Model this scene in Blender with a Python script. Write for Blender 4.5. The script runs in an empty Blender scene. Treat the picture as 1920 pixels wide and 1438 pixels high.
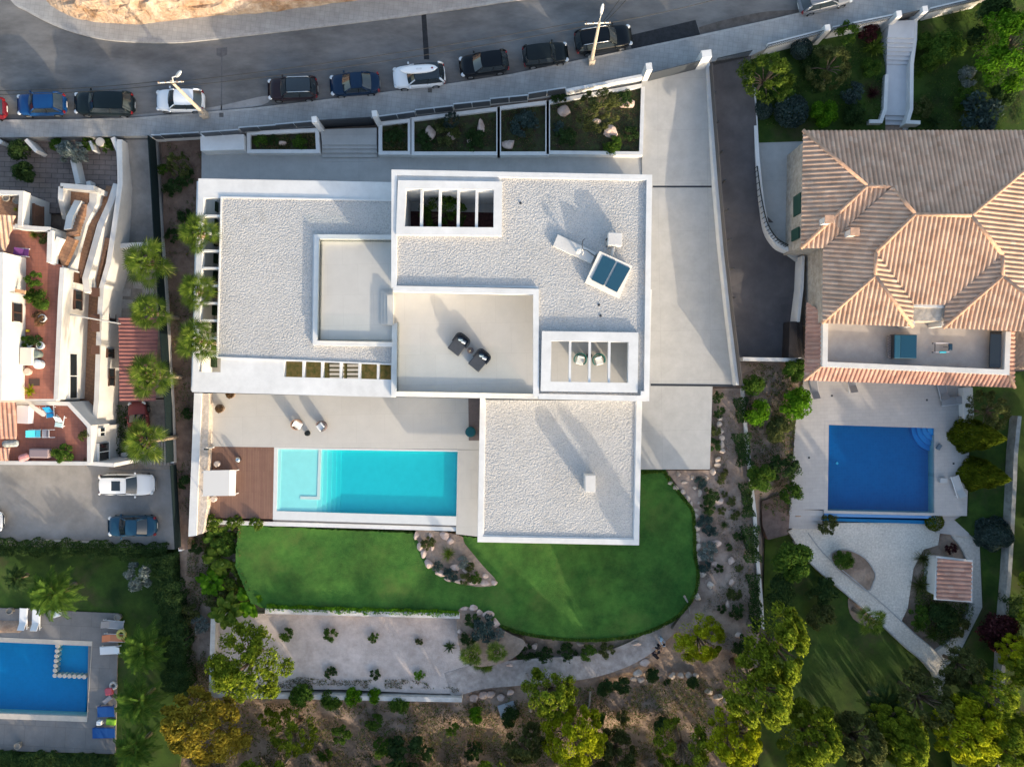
import bpy, bmesh, math, random
import numpy as np
from mathutils import Vector, Matrix, noise as NZ
R = math.radians
SC = bpy.context.scene
COL = SC.collection
# ---------------------------------------------------------------- camera, sky, sun
H, S = 65.0, 0.045                      # camera height over the pool terrace, metres per photo pixel there
cam = bpy.data.cameras.new('camera'); co = bpy.data.objects.new('camera', cam); COL.objects.link(co)
co.location = (0, 0, H); cam.sensor_width = 36; cam.lens = 36 * H / (1920 * S); cam.clip_end = 3000; cam.clip_start = 1
SC.camera = co
SUN_EL, SUN_AZ = R(12.8), R(144.5)      # azimuth clockwise from +Y
w = bpy.data.worlds.new("World"); SC.world = w; w.use_nodes = True
nt = w.node_tree; bg = nt.nodes['Background']
sky = nt.nodes.new('ShaderNodeTexSky'); sky.sky_type = 'NISHITA'; sky.sun_disc = False
sky.sun_elevation = SUN_EL; sky.sun_rotation = SUN_AZ; sky.altitude = 100; sky.dust_density = 3.0; sky.ozone_density = 1.0
nt.links.new(sky.outputs[0], bg.inputs[0]); bg.inputs[1].default_value = 0.15
sl = bpy.data.lights.new('sun', 'SUN'); sl.energy = 2.0; sl.angle = R(0.6); sl.color = (1.0, 0.84, 0.64)
so = bpy.data.objects.new('sun', sl); COL.objects.link(so)
sd = Vector((math.sin(SUN_AZ) * math.cos(SUN_EL), math.cos(SUN_AZ) * math.cos(SUN_EL), math.sin(SUN_EL)))
so.rotation_euler = sd.to_track_quat('Z', 'Y').to_euler(); so.location = sd * 200
SC.view_settings.view_transform = 'Standard'; SC.view_settings.look = 'None'
SC.view_settings.exposure = 1.55; SC.view_settings.gamma = 1.0
SC.render.engine = 'CYCLES'
SC.cycles.max_bounces = 8; SC.cycles.transparent_max_bounces = 16; SC.cycles.diffuse_bounces = 3

# ---------------------------------------------------------------- helpers
def P(px, py, z=0.0):
    """a point of the site survey (photo pixel) at height z"""
    k = S * (H - z) / H
    return Vector(((px - 960) * k, (719 - py) * k, z))
def PL(pts, z=0.0): return [P(x, y, z) for x, y in pts]
CP = [(960,20,.75),(100,120,.75),(1500,0,.75),(300,160,.75),(1900,-40,.75),(0,290,-.2),(150,300,-.2),(330,300,-.4),(330,560,-.5),(330,900,-.6),
      (260,400,-1.5),(100,600,-2.2),(0,950,-2.2),(270,960,-2.2),(150,1100,-3.2),(100,1300,-3.2),(250,1300,-3.2),(340,1200,-2.6),
      (700,500,-.3),(960,800,-.3),(1280,500,-.3),(600,850,-2.6),(600,1060,-.8),(1000,1100,-.8),(1250,1050,-.8),(1370,800,-.5),(1380,950,-.8),(1390,1150,-1.2),
      (640,1230,-1.7),(480,1260,-1.7),(1000,1270,-1.9),(1180,1240,-1.6),(650,1340,-2.7),(900,1340,-2.8),(1200,1320,-2.7),(1380,1320,-2.6),
      (600,1438,-4),(900,1450,-4.2),(1200,1450,-4.2),(400,1400,-3.6),(1500,300,-.5),(1380,300,-.5),(1420,550,-1.2),(1700,450,-1.2),(1650,880,-2.8),(1850,150,-.9),
      (1560,150,-.6),(1440,800,-1.2),(1440,1000,-1.4),(1850,800,-1.3),(1700,1050,-2.1),(1580,1150,-2.5),(1650,1300,-2.8),(1450,1250,-2.6),(1850,1200,-2.3),(1900,1400,-3.2),
      (700,1900,-9),(1300,1900,-9),(100,1800,-7),(1900,1900,-7),(-400,700,-3),(2400,700,-2),(700,-500,4.5),(1500,-500,4.5),(100,-400,4.5)]
_cp = np.array(CP)
def tz(px, py):
    d2 = (_cp[:, 0] - px) ** 2 + (_cp[:, 1] - py) ** 2 + 30
    wt = 1 / d2 ** 1.7
    return float((wt * _cp[:, 2]).sum() / wt.sum())

MATS = {}
def mat(name, col, rough=0.8, var=0.0, scale=3.0, bump=0.0, bscale=20.0, col2=None, metal=0.0, spec=0.3, coords='world', stretch=(1, 1, 1), detail=6, fac=(0.35, 0.65), bdist=0.05, stain=0.0, nrough=.65, col3=None, scale3=.25, f3=(.52, .68)):
    if name in MATS: return MATS[name]
    m = bpy.data.materials.new(name); m.use_nodes = True; n = m.node_tree.nodes; L = m.node_tree.links
    b = n['Principled BSDF']; b.inputs['Base Color'].default_value = (*col, 1); b.inputs['Roughness'].default_value = rough
    b.inputs['Metallic'].default_value = metal; b.inputs['Specular IOR Level'].default_value = spec
    if var or bump or col2 or stain:
        if coords == 'world': src = n.new('ShaderNodeNewGeometry').outputs['Position']
        else: src = n.new('ShaderNodeTexCoord').outputs['Object']
        mp = n.new('ShaderNodeMapping'); mp.inputs['Scale'].default_value = stretch; L.new(src, mp.inputs[0]); v = mp.outputs[0]
    if var or col2:
        t = n.new('ShaderNodeTexNoise'); t.inputs['Scale'].default_value = scale; t.inputs['Detail'].default_value = detail; t.inputs['Roughness'].default_value = nrough
        L.new(v, t.inputs['Vector'])
        r = n.new('ShaderNodeValToRGB'); L.new(t.outputs['Fac'], r.inputs[0])
        c2 = col2 or tuple(min(1, c * (1 + var)) for c in col); c1 = col if col2 else tuple(c * (1 - var) for c in col)
        r.color_ramp.elements[0].position, r.color_ramp.elements[1].position = fac
        r.color_ramp.elements[0].color = (*c1, 1); r.color_ramp.elements[1].color = (*c2, 1)
        out = r.outputs[0]
        if stain:
            t2 = n.new('ShaderNodeTexNoise'); t2.inputs['Scale'].default_value = .35; t2.inputs['Detail'].default_value = 8; t2.inputs['Roughness'].default_value = .7
            L.new(v, t2.inputs['Vector']); mr = n.new('ShaderNodeMapRange'); L.new(t2.outputs['Fac'], mr.inputs[0])
            mr.inputs[1].default_value = .35; mr.inputs[2].default_value = .65; mr.inputs[3].default_value = 1 - stain; mr.inputs[4].default_value = 1 + stain * .5
            mx = n.new('ShaderNodeVectorMath'); mx.operation = 'SCALE'; L.new(out, mx.inputs[0]); L.new(mr.outputs[0], mx.inputs['Scale']); out = mx.outputs[0]
        if col3:
            t3 = n.new('ShaderNodeTexNoise'); t3.inputs['Scale'].default_value = scale3; t3.inputs['Detail'].default_value = 9; t3.inputs['Roughness'].default_value = .68; L.new(v, t3.inputs['Vector'])
            m3 = n.new('ShaderNodeMapRange'); L.new(t3.outputs['Fac'], m3.inputs[0]); m3.inputs[1].default_value, m3.inputs[2].default_value = f3; m3.inputs[4].default_value = .75
            x3 = n.new('ShaderNodeMix'); x3.data_type = 'RGBA'; L.new(m3.outputs[0], x3.inputs['Factor']); L.new(out, x3.inputs['A']); x3.inputs['B'].default_value = (*col3, 1); out = x3.outputs['Result']
        L.new(out, b.inputs['Base Color'])
    if bump:
        t = n.new('ShaderNodeTexNoise'); t.inputs['Scale'].default_value = bscale; t.inputs['Detail'].default_value = 4; L.new(v, t.inputs['Vector'])
        bp = n.new('ShaderNodeBump'); bp.inputs['Strength'].default_value = bump; bp.inputs['Distance'].default_value = bdist
        L.new(t.outputs['Fac'], bp.inputs['Height']); L.new(bp.outputs[0], b.inputs['Normal'])
    MATS[name] = m; return m
def brickmat(name, c1, c2, cm, bw, bh, mortar=.015, rot=0.0, rough=.85, offset=.5, bump=.25, var=.18):
    if name in MATS: return MATS[name]
    m = bpy.data.materials.new(name); m.use_nodes = True; n = m.node_tree.nodes; L = m.node_tree.links; b = n['Principled BSDF']
    b.inputs['Roughness'].default_value = rough; b.inputs['Specular IOR Level'].default_value = .25
    g = n.new('ShaderNodeNewGeometry'); mp = n.new('ShaderNodeMapping'); mp.inputs['Rotation'].default_value = (0, 0, rot); L.new(g.outputs['Position'], mp.inputs[0])
    k = n.new('ShaderNodeTexBrick'); k.inputs['Scale'].default_value = 1; k.inputs['Brick Width'].default_value = bw; k.inputs['Row Height'].default_value = bh
    k.inputs['Mortar Size'].default_value = mortar; k.inputs['Mortar Smooth'].default_value = .3; k.offset = offset; k.inputs['Bias'].default_value = -.1
    k.inputs['Color1'].default_value = (*c1, 1); k.inputs['Color2'].default_value = (*c2, 1); k.inputs['Mortar'].default_value = (*cm, 1)
    L.new(mp.outputs[0], k.inputs['Vector'])
    t = n.new('ShaderNodeTexNoise'); t.inputs['Scale'].default_value = .9; t.inputs['Detail'].default_value = 8; t.inputs['Roughness'].default_value = .7; L.new(g.outputs['Position'], t.inputs['Vector'])
    mr = n.new('ShaderNodeMapRange'); L.new(t.outputs['Fac'], mr.inputs[0]); mr.inputs[1].default_value = .3; mr.inputs[2].default_value = .7; mr.inputs[3].default_value = 1 - var; mr.inputs[4].default_value = 1 + var
    mx = n.new('ShaderNodeVectorMath'); mx.operation = 'SCALE'; L.new(k.outputs['Color'], mx.inputs[0]); L.new(mr.outputs[0], mx.inputs['Scale']); L.new(mx.outputs[0], b.inputs['Base Color'])
    bp = n.new('ShaderNodeBump'); bp.inputs['Strength'].default_value = bump; bp.inputs['Distance'].default_value = .01; bp.invert = True
    L.new(k.outputs['Fac'], bp.inputs['Height']); L.new(bp.outputs[0], b.inputs['Normal'])
    MATS[name] = m; return m
def glassmat(name, tint=(.95, .985, .975), alpha=.75, rough=.03):
    if name in MATS: return MATS[name]
    m = bpy.data.materials.new(name); m.use_nodes = True; n = m.node_tree.nodes; L = m.node_tree.links; n.remove(n['Principled BSDF'])
    tr = n.new('ShaderNodeBsdfTransparent'); tr.inputs[0].default_value = (*tint, 1)
    gl = n.new('ShaderNodeBsdfGlossy'); gl.inputs['Roughness'].default_value = rough
    fr = n.new('ShaderNodeFresnel'); fr.inputs[0].default_value = 1.4
    mx = n.new('ShaderNodeMixShader'); L.new(fr.outputs[0], mx.inputs[0]); L.new(tr.outputs[0], mx.inputs[1]); L.new(gl.outputs[0], mx.inputs[2])
    L.new(mx.outputs[0], n['Material Output'].inputs[0]); MATS[name] = m; return m
def watermat(name, tint, absorb, dens, wave=.16, gloss=.045):
    m = bpy.data.materials.new(name); m.use_nodes = True; n = m.node_tree.nodes; L = m.node_tree.links; n.remove(n['Principled BSDF'])
    tr = n.new('ShaderNodeBsdfTransparent'); tr.inputs[0].default_value = (*tint, 1)
    gl = n.new('ShaderNodeBsdfGlossy'); gl.inputs['Roughness'].default_value = .02
    t = n.new('ShaderNodeTexNoise'); t.inputs['Scale'].default_value = 2.2; t.inputs['Detail'].default_value = 3
    g = n.new('ShaderNodeNewGeometry'); L.new(g.outputs['Position'], t.inputs['Vector'])
    bp = n.new('ShaderNodeBump'); bp.inputs['Strength'].default_value = wave; L.new(t.outputs['Fac'], bp.inputs['Height']); L.new(bp.outputs[0], gl.inputs['Normal'])
    mx = n.new('ShaderNodeMixShader'); mx.inputs[0].default_value = gloss; L.new(tr.outputs[0], mx.inputs[1]); L.new(gl.outputs[0], mx.inputs[2])
    va = n.new('ShaderNodeVolumeAbsorption'); va.inputs[0].default_value = (*absorb, 1); va.inputs[1].default_value = dens
    L.new(mx.outputs[0], n['Material Output'].inputs[0]); L.new(va.outputs[0], n['Material Output'].inputs[1]); return m
def leafmat(name, c1, c2, c3=None, trans=.35):
    """foliage: every leaf its own shade between c1 and c2"""
    if name in MATS: return MATS[name]
    m = bpy.data.materials.new(name); m.use_nodes = True; n = m.node_tree.nodes; L = m.node_tree.links; n.remove(n['Principled BSDF'])
    g = n.new('ShaderNodeNewGeometry'); r = n.new('ShaderNodeValToRGB'); L.new(g.outputs['Random Per Island'], r.inputs[0])
    r.color_ramp.elements[0].color = (*c1, 1); r.color_ramp.elements[1].color = (*c2, 1)
    if c3: e = r.color_ramp.elements.new(.93); e.color = (*c2, 1); r.color_ramp.elements[2].color = (*c3, 1)
    t = n.new('ShaderNodeTexNoise'); t.inputs['Scale'].default_value = 1.3; t.inputs['Detail'].default_value = 3; L.new(g.outputs['Position'], t.inputs['Vector'])
    mr = n.new('ShaderNodeMapRange'); L.new(t.outputs['Fac'], mr.inputs[0]); mr.inputs[1].default_value = .3; mr.inputs[2].default_value = .7; mr.inputs[3].default_value = .65; mr.inputs[4].default_value = 1.3
    mx = n.new('ShaderNodeVectorMath'); mx.operation = 'SCALE'; L.new(r.outputs[0], mx.inputs[0]); L.new(mr.outputs[0], mx.inputs['Scale'])
    d = n.new('ShaderNodeBsdfDiffuse'); tl = n.new('ShaderNodeBsdfTranslucent'); L.new(mx.outputs[0], d.inputs[0]); L.new(mx.outputs[0], tl.inputs[0])
    ms = n.new('ShaderNodeMixShader'); ms.inputs[0].default_value = trans; L.new(d.outputs[0], ms.inputs[1]); L.new(tl.outputs[0], ms.inputs[2])
    L.new(ms.outputs[0], n['Material Output'].inputs[0]); MATS[name] = m; return m

ORG = {}
def setp(o, label=None, cat=None, group=None, kind=None):
    if label: o['label'] = label
    if cat: o['category'] = cat
    if group: o['group'] = group
    if kind: o['kind'] = kind
    return o
def thing(name, label, cat, loc, rz=None, group=None):
    o = bpy.data.objects.new(name, None); COL.objects.link(o); o.empty_display_size = .3
    o.location = loc
    if rz is not None: o.rotation_euler = (0, 0, rz); ORG[o.name] = Vector((0, 0, 0))
    else: ORG[o.name] = Vector(loc)
    return setp(o, label, cat, group)
class MB:
    def __init__(s): s.v = []; s.f = []; s.m = []
    def add(s, v, f, mi=0):
        b = len(s.v); s.v += [Vector(x) for x in v]; s.f += [[i + b for i in q] for q in f]; s.m += [mi] * len(f); return s
    def prism(s, xy, zt, zb, mi=0, top=None):
        n = len(xy); v = [(p[0], p[1], zt) for p in xy] + [(p[0], p[1], zb) for p in xy]
        if top: v = [(p[0], p[1], t) for p, t in zip(xy, top)] + v[n:]
        return s.add(v, [list(range(n)), list(range(2 * n - 1, n - 1, -1))] + [[i, i + n, (i + 1) % n + n, (i + 1) % n] for i in range(n)], mi)
    def pp(s, px, zt, zb, mi=0): return s.prism(PL(px, zt), zt, zb, mi)
    def sheet(s, px, z): pts = PL(px, z); return s.add(pts, [list(range(len(pts)))])
    def box(s, c, d, rz=0, mi=0, tilt=None):
        M = Matrix.Rotation(rz, 3, 'Z')
        if tilt: M = M @ tilt
        v = [Vector(c) + M @ Vector((x * d[0] / 2, y * d[1] / 2, z * d[2] / 2)) for x, y in ((-1, -1), (1, -1), (1, 1), (-1, 1)) for z in (-1, 1)]
        return s.add(v, [[0, 2, 4, 6], [1, 7, 5, 3], [0, 1, 3, 2], [2, 3, 5, 4], [4, 5, 7, 6], [6, 7, 1, 0]], mi)
    def wall(s, pts, th, zt, zb, closed=False, mi=0):
        """pts: world points of the centre line; zt may be a list"""
        p = [Vector((q[0], q[1])) for q in pts]; n = len(p); zs = zt if isinstance(zt, (list, tuple)) else [zt] * n
        zbs = zb if isinstance(zb, (list, tuple)) else [zb] * n
        Lf, Rt = [], []
        for i in range(n):
            a = p[i - 1] if (i > 0 or closed) else None; c = p[(i + 1) % n] if (i < n - 1 or closed) else None
            d1 = (p[i] - a).normalized() if a is not None else None; d2 = (c - p[i]).normalized() if c is not None else None
            if d1 is None: d1 = d2
            if d2 is None: d2 = d1
            t = (d1 + d2)
            t = t.normalized() if t.length > 1e-6 else d1
            nn = Vector((-t.y, t.x)); k = th / 2 / max(.35, nn.dot(Vector((-d1.y, d1.x))))
            Lf.append(p[i] + nn * k); Rt.append(p[i] - nn * k)
        v = []
        for i in range(n): v += [(*Lf[i], zs[i]), (*Rt[i], zs[i]), (*Rt[i], zbs[i]), (*Lf[i], zbs[i])]
        f = []
        for i in range(n if closed else n - 1):
            a, b = 4 * i, 4 * ((i + 1) % n)
            for k in range(4): f.append([a + k, a + (k + 1) % 4, b + (k + 1) % 4, b + k])
        if not closed: f += [[3, 2, 1, 0], [4 * n - 4, 4 * n - 3, 4 * n - 2, 4 * n - 1]]
        return s.add(v, f, mi)
    def pwall(s, px, th, zt, zb, closed=False): 
        z0 = zt if not isinstance(zt, (list, tuple)) else None
        pts = [P(x, y, z0 if z0 is not None else zt[i]) for i, (x, y) in enumerate(px)]
        return s.wall(pts, th, zt, zb, closed)
    def tube(s, pts, r, n=8, r1=None, mi=0, cap=True):
        pts = [Vector(q) for q in pts]; m = len(pts); v = []
        for i, q in enumerate(pts):
            d = (pts[min(i + 1, m - 1)] - pts[max(i - 1, 0)]).normalized()
            u = d.cross(Vector((0, 0, 1)) if abs(d.z) < .95 else Vector((1, 0, 0))).normalized(); w_ = d.cross(u)
            rr = r if r1 is None else r + (r1 - r) * i / (m - 1)
            if isinstance(r, (list, tuple)): rr = r[i]
            for k in range(n): a = 2 * math.pi * k / n; v.append(q + (u * math.cos(a) + w_ * math.sin(a)) * rr)
        f = [[i * n + k, i * n + (k + 1) % n, (i + 1) * n + (k + 1) % n, (i + 1) * n + k] for i in range(m - 1) for k in range(n)]
        if cap: f += [list(range(n - 1, -1, -1)), list(range((m - 1) * n, m * n))]
        return s.add(v, f, mi)
    def lathe(s, c, prof, n=20, mi=0):
        """prof: (radius, z) from the bottom up"""
        m = len(prof); v = [Vector(c) + Vector((r * math.cos(2 * math.pi * k / n), r * math.sin(2 * math.pi * k / n), z)) for r, z in prof for k in range(n)]
        f = [[i * n + k, i * n + (k + 1) % n, (i + 1) * n + (k + 1) % n, (i + 1) * n + k] for i in range(m - 1) for k in range(n)]
        f += [list(range(n - 1, -1, -1)), list(range((m - 1) * n, m * n))]
        return s.add(v, f, mi)
    def slab(s, quad, holes, zt, zb, mi=0):
        """quad: px corners NW, NE, SE, SW at zt; holes: px rectangles left open"""
        nw, ne, se, sw = [Vector(q) for q in quad]
        def uv(x, y):
            v = (y - (nw.y + ne.y) / 2) / ((sw.y + se.y) / 2 - (nw.y + ne.y) / 2)
            for _ in range(6):
                a = nw.lerp(sw, v); b = ne.lerp(se, v); u = (x - a.x) / (b.x - a.x)
                t_ = nw.lerp(ne, u); b_ = sw.lerp(se, u); v = (y - t_.y) / (b_.y - t_.y)
            return min(1, max(0, u)), min(1, max(0, v))
        hs = []
        for h in holes:
            x0, y0, x1, y1 = h; u0, v0 = uv(x0, y0); u1, v1 = uv(x1, y1); hs.append((u0, v0, u1, v1))
        us = sorted({0.0, 1.0} | {round(h[i], 5) for h in hs for i in (0, 2)}); vs = sorted({0.0, 1.0} | {round(h[i], 5) for h in hs for i in (1, 3)})
        nu, nv = len(us), len(vs)
        pt = {}
        for i, u in enumerate(us):
            for j, v in enumerate(vs):
                q = nw.lerp(ne, u).lerp(sw.lerp(se, u), v); pt[i, j] = P(q.x, q.y, zt)
        solid = {}
        for i in range(nu - 1):
            for j in range(nv - 1):
                um, vm = (us[i] + us[i + 1]) / 2, (vs[j] + vs[j + 1]) / 2
                solid[i, j] = not any(h[0] < um < h[2] and h[1] < vm < h[3] for h in hs)
        idx = {}; V = []; F = []
        def vi(i, j, z):
            if (i, j, z) not in idx: idx[i, j, z] = len(V); p = pt[i, j]; V.append((p.x, p.y, zt if z else zb))
            return idx[i, j, z]
        for (i, j), ok in solid.items():
            if not ok: continue
            c = [(i, j), (i + 1, j), (i + 1, j + 1), (i, j + 1)]
            F.append([vi(*q, 1) for q in reversed(c)]); F.append([vi(*q, 0) for q in c])
            for k, (di, dj) in enumerate(((0, -1), (1, 0), (0, 1), (-1, 0))):
                if not solid.get((i + di, j + dj), False):
                    a, b = c[k], c[(k + 1) % 4]; F.append([vi(*a, 1), vi(*b, 1), vi(*b, 0), vi(*a, 0)])
        return s.add(V, F, mi)
    def rock(s, c, r, seed, sq=.6, n=2):
        bm = bmesh.new(); bmesh.ops.create_icosphere(bm, subdivisions=n, radius=1); rn = random.Random(seed)
        ph = [(Vector((rn.uniform(-1, 1), rn.uniform(-1, 1), rn.uniform(-1, 1))).normalized(), rn.uniform(.45, .85)) for _ in range(11)]
        V = []
        for v in bm.verts:
            p = v.co.copy()
            for d, k in ph:
                t = p.dot(d)
                if t > k: p -= d * (t - k) * .85
            V.append(Vector(c) + Vector((p.x * r[0], p.y * r[1], p.z * r[2])))
        F = [[v.index for v in f.verts] for f in bm.faces]; bm.free()
        return s.add(V, F)
    def mesh(s, name, org=Vector((0, 0, 0)), smooth=False, fix=True):
        me = bpy.data.meshes.new(name); me.from_pydata([tuple(v - org) for v in s.v], [], s.f)
        if any(s.m): me.polygons.foreach_set('material_index', s.m)
        if fix:
            bm = bmesh.new(); bm.from_mesh(me); bmesh.ops.recalc_face_normals(bm, faces=bm.faces); bm.to_mesh(me); bm.free()
        if smooth: me.polygons.foreach_set('use_smooth', [True] * len(me.polygons))
        me.update(); return me
    def part(s, name, m, parent, smooth=False, label=None, bevel=0, fix=True):
        org = ORG[parent.name]; me = s.mesh(name, org, smooth, fix); return mpart(name, me, m, parent, label, bevel)
    def single(s, name, m, label, cat, group=None, kind=None, smooth=False, bevel=0, fix=True):
        lo = Vector([min(v[i] for v in s.v) for i in range(3)]); hi = Vector([max(v[i] for v in s.v) for i in range(3)])
        org = Vector(((lo.x + hi.x) / 2, (lo.y + hi.y) / 2, lo.z)); me = s.mesh(name, org, smooth, fix)
        for q in (m if isinstance(m, (list, tuple)) else [m]): me.materials.append(q)
        o = bpy.data.objects.new(name, me); COL.objects.link(o); o.location = org; ORG[o.name] = org
        if bevel: md = o.modifiers.new('bevel', 'BEVEL'); md.width = bevel; md.segments = 2; md.limit_method = 'ANGLE'
        return setp(o, label, cat, group, kind)
def mpart(name, me, m, parent, label=None, bevel=0):
    if not me.materials:
        for q in (m if isinstance(m, (list, tuple)) else [m]): me.materials.append(q)
    o = bpy.data.objects.new(name, me); COL.objects.link(o); o.parent = parent; ORG[o.name] = ORG[parent.name]
    if label: o['label'] = label
    if bevel: md = o.modifiers.new('bevel', 'BEVEL'); md.width = bevel; md.segments = 2; md.limit_method = 'ANGLE'
    return o
def struct(name, mb, m, label, cat='ground', kind='structure', **k): return mb.single(name, m, label, cat, kind=kind, **k)
def poly(pts, n=6):
    """closed Catmull-Rom through px points"""
    out = []; c = len(pts)
    for i in range(c):
        p0, p1, p2, p3 = [Vector(pts[(i + k) % c]) for k in (-1, 0, 1, 2)]
        for j in range(n):
            t = j / n; out.append(tuple(.5 * ((2 * p1) + (p2 - p0) * t + (2 * p0 - 5 * p1 + 4 * p2 - p3) * t * t + (3 * p1 - p0 - 3 * p2 + p3) * t ** 3)))
    return out
def curve(pts, n=6):
    out = []; c = len(pts)
    for i in range(c - 1):
        p0, p1, p2, p3 = [Vector(pts[min(max(i + k, 0), c - 1)]) for k in (-1, 0, 1, 2)]
        for j in range(n):
            t = j / n; out.append(tuple(.5 * ((2 * p1) + (p2 - p0) * t + (2 * p0 - 5 * p1 + 4 * p2 - p3) * t * t + (3 * p1 - p0 - 3 * p2 + p3) * t ** 3)))
    return out + [tuple(pts[-1])]
def dup(o, loc, rz, scale=1.0, label=None, group=None):
    r = o.copy(); COL.objects.link(r); r.location = loc; r.rotation_euler = (0, 0, rz); r.scale = (scale,) * 3 if not isinstance(scale, (tuple, list)) else scale
    ORG[r.name] = Vector(loc)
    if label: r['label'] = label
    if group: r['group'] = group
    def kids(a, b):
        for ch in [x for x in CH.get(a.name, [])]:
            c = ch.copy(); COL.objects.link(c); c.parent = b; CH.setdefault(b.name, []).append(c); kids(ch, c)
    kids(o, r); return r
CH = {}
def index_children(o):
    for c in o.children: CH.setdefault(o.name, []).append(c); index_children(c)
# ================================================================ materials
M = {}
M['soil'] = mat('soil', (.23, .165, .125), .95, col2=(.38, .285, .22), scale=.9, bump=.8, bscale=5, bdist=.12, stain=.3)
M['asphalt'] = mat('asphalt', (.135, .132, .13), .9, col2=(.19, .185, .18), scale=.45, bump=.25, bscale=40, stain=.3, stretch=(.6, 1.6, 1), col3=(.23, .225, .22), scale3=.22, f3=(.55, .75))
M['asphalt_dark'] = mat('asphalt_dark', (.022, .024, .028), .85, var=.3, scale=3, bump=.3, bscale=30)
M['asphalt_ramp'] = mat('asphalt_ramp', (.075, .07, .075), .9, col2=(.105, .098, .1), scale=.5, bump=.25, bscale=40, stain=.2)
M['stain'] = mat('wet_stain', (.10, .085, .075), .8, var=.3, scale=1.2)
M['dust'] = mat('dust', (.30, .29, .28), .95, var=.12, scale=1.5, stain=.15)
M['pave'] = brickmat('street_pavers', (.335, .33, .32), (.31, .305, .295), (.26, .255, .25), .4, .4, .015, R(7), offset=0)
M['kerb'] = mat('kerb_stone', (.36, .35, .335), .85, var=.15, scale=2.5, bump=.2)
M['rock'] = mat('bank_rock', (.26, .15, .08), .95, col2=(.54, .43, .33), scale=.7, bump=1, bscale=3, bdist=.3, detail=10)
M['conc'] = brickmat('court_concrete', (.41, .405, .39), (.395, .39, .375), (.33, .325, .315), 4.2, 4.2, .012, R(-1), offset=0, bump=.05, var=.11)
M['tile'] = brickmat('terrace_tile', (.50, .485, .455), (.485, .47, .44), (.40, .385, .36), 2.4, 2.4, .008, R(-1), rough=.6, bump=.05, var=.05)
M['tile2'] = brickmat('neighbour_terrace_tile', (.42, .40, .385), (.395, .375, .365), (.33, .315, .305), .6, .3, .008, R(-2), rough=.7, bump=.08, var=.07)
M['white'] = mat('white_render', (.66, .657, .645), .75, var=.04, scale=1.5, bump=.08, bscale=25, stain=.10)
M['white_old'] = mat('white_stucco', (.62, .60, .57), .9, var=.05, scale=1.2, bump=.3, bscale=12, stain=.08)
M['gravel'] = mat('roof_gravel', (.33, .326, .318), .95, col2=(.51, .50, .488), scale=10, bump=1.0, bscale=8, bdist=.12, fac=(.3, .55), stain=.08, col3=(.34, .33, .31), scale3=.5, f3=(.56, .8))
M['gravel2'] = mat('garden_gravel', (.50, .45, .39), .95, col2=(.72, .66, .58), scale=6, bump=.9, bscale=7, bdist=.08, stain=.12)
M['court_gravel'] = mat('court_gravel', (.46, .38, .34), .95, col2=(.57, .485, .44), scale=1.6, bump=.6, bscale=9, bdist=.06, stain=.22)
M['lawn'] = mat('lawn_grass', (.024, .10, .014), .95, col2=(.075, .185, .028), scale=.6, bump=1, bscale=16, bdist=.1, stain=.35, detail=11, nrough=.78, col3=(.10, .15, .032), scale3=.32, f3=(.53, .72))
M['lawn_shaded'] = mat('shade_lawn_grass', (.020, .056, .008), .95, col2=(.065, .12, .016), scale=.45, bump=.9, bscale=20, bdist=.08, stain=.4, detail=9, col3=(.07, .06, .03), scale3=.3)  # grass darkened to carry the shade in its colour, with brown patches
M['brick'] = brickmat('patio_brick', (.23, .18, .155), (.19, .15, .135), (.10, .085, .08), 1.0, .42, .03, R(2), var=.25)
M['terracotta'] = brickmat('terracotta_tile', (.34, .135, .095), (.30, .115, .08), (.22, .10, .08), .28, .28, .012, R(1), offset=0, var=.16, rough=.7)
M['stairtile'] = brickmat('brown_stair_tile', (.34, .19, .11), (.28, .15, .09), (.18, .10, .07), .45, .28, .015, R(20), var=.2)
M['wood'] = brickmat('deck_board', (.22, .125, .09), (.19, .105, .078), (.06, .035, .03), 3.5, .14, .006, R(89), rough=.6, bump=.3, var=.1)
M['grey_terrace'] = brickmat('grey_terrace', (.20, .19, .185), (.18, .172, .168), (.14, .135, .13), 1.8, 1.8, .02, R(3), var=.15)
M['dark_metal'] = mat('dark_metal', (.035, .04, .048), .5, metal=.2)
M['black'] = mat('black_plastic', (.008, .011, .012), .6)
M['screen'] = mat('black_screen_mesh', (.004, .014, .016), .8, var=.4, scale=8)
M['glass'] = glassmat('clear_glass')
M['dark_glass'] = mat('dark_glass', (.015, .02, .024), .08, spec=.7)
M['poolwhite'] = mat('pool_coping', (.62, .63, .62), .6, var=.03, scale=2)
M['poolfloor'] = mat('pool_plaster', (.45, .72, .70), .6, var=.03, scale=1.5)
M['poolblue'] = brickmat('blue_mosaic', (.008, .15, .34), (.007, .135, .31), (.009, .155, .345), .25, .25, .02, R(-1), offset=0, bump=0, var=.06)
M['poolblue2'] = brickmat('azure_mosaic', (.004, .25, .46), (.004, .235, .43), (.005, .25, .455), .25, .25, .02, R(2), offset=0, bump=0, var=.06)
M['stone'] = mat('garden_boulder', (.36, .28, .22), .9, col2=(.58, .48, .40), scale=2.2, bump=.6, bscale=5, bdist=.06)
M['stonewall'] = mat('stone_facing', (.33, .285, .235), .95, col2=(.50, .44, .375), scale=2.6, bump=.8, bscale=4, bdist=.05, stain=.12)
M['pebblewall'] = mat('pebble_wall', (.46, .38, .31), .95, col2=(.66, .57, .48), scale=4, bump=.9, bscale=9, bdist=.06)

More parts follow.
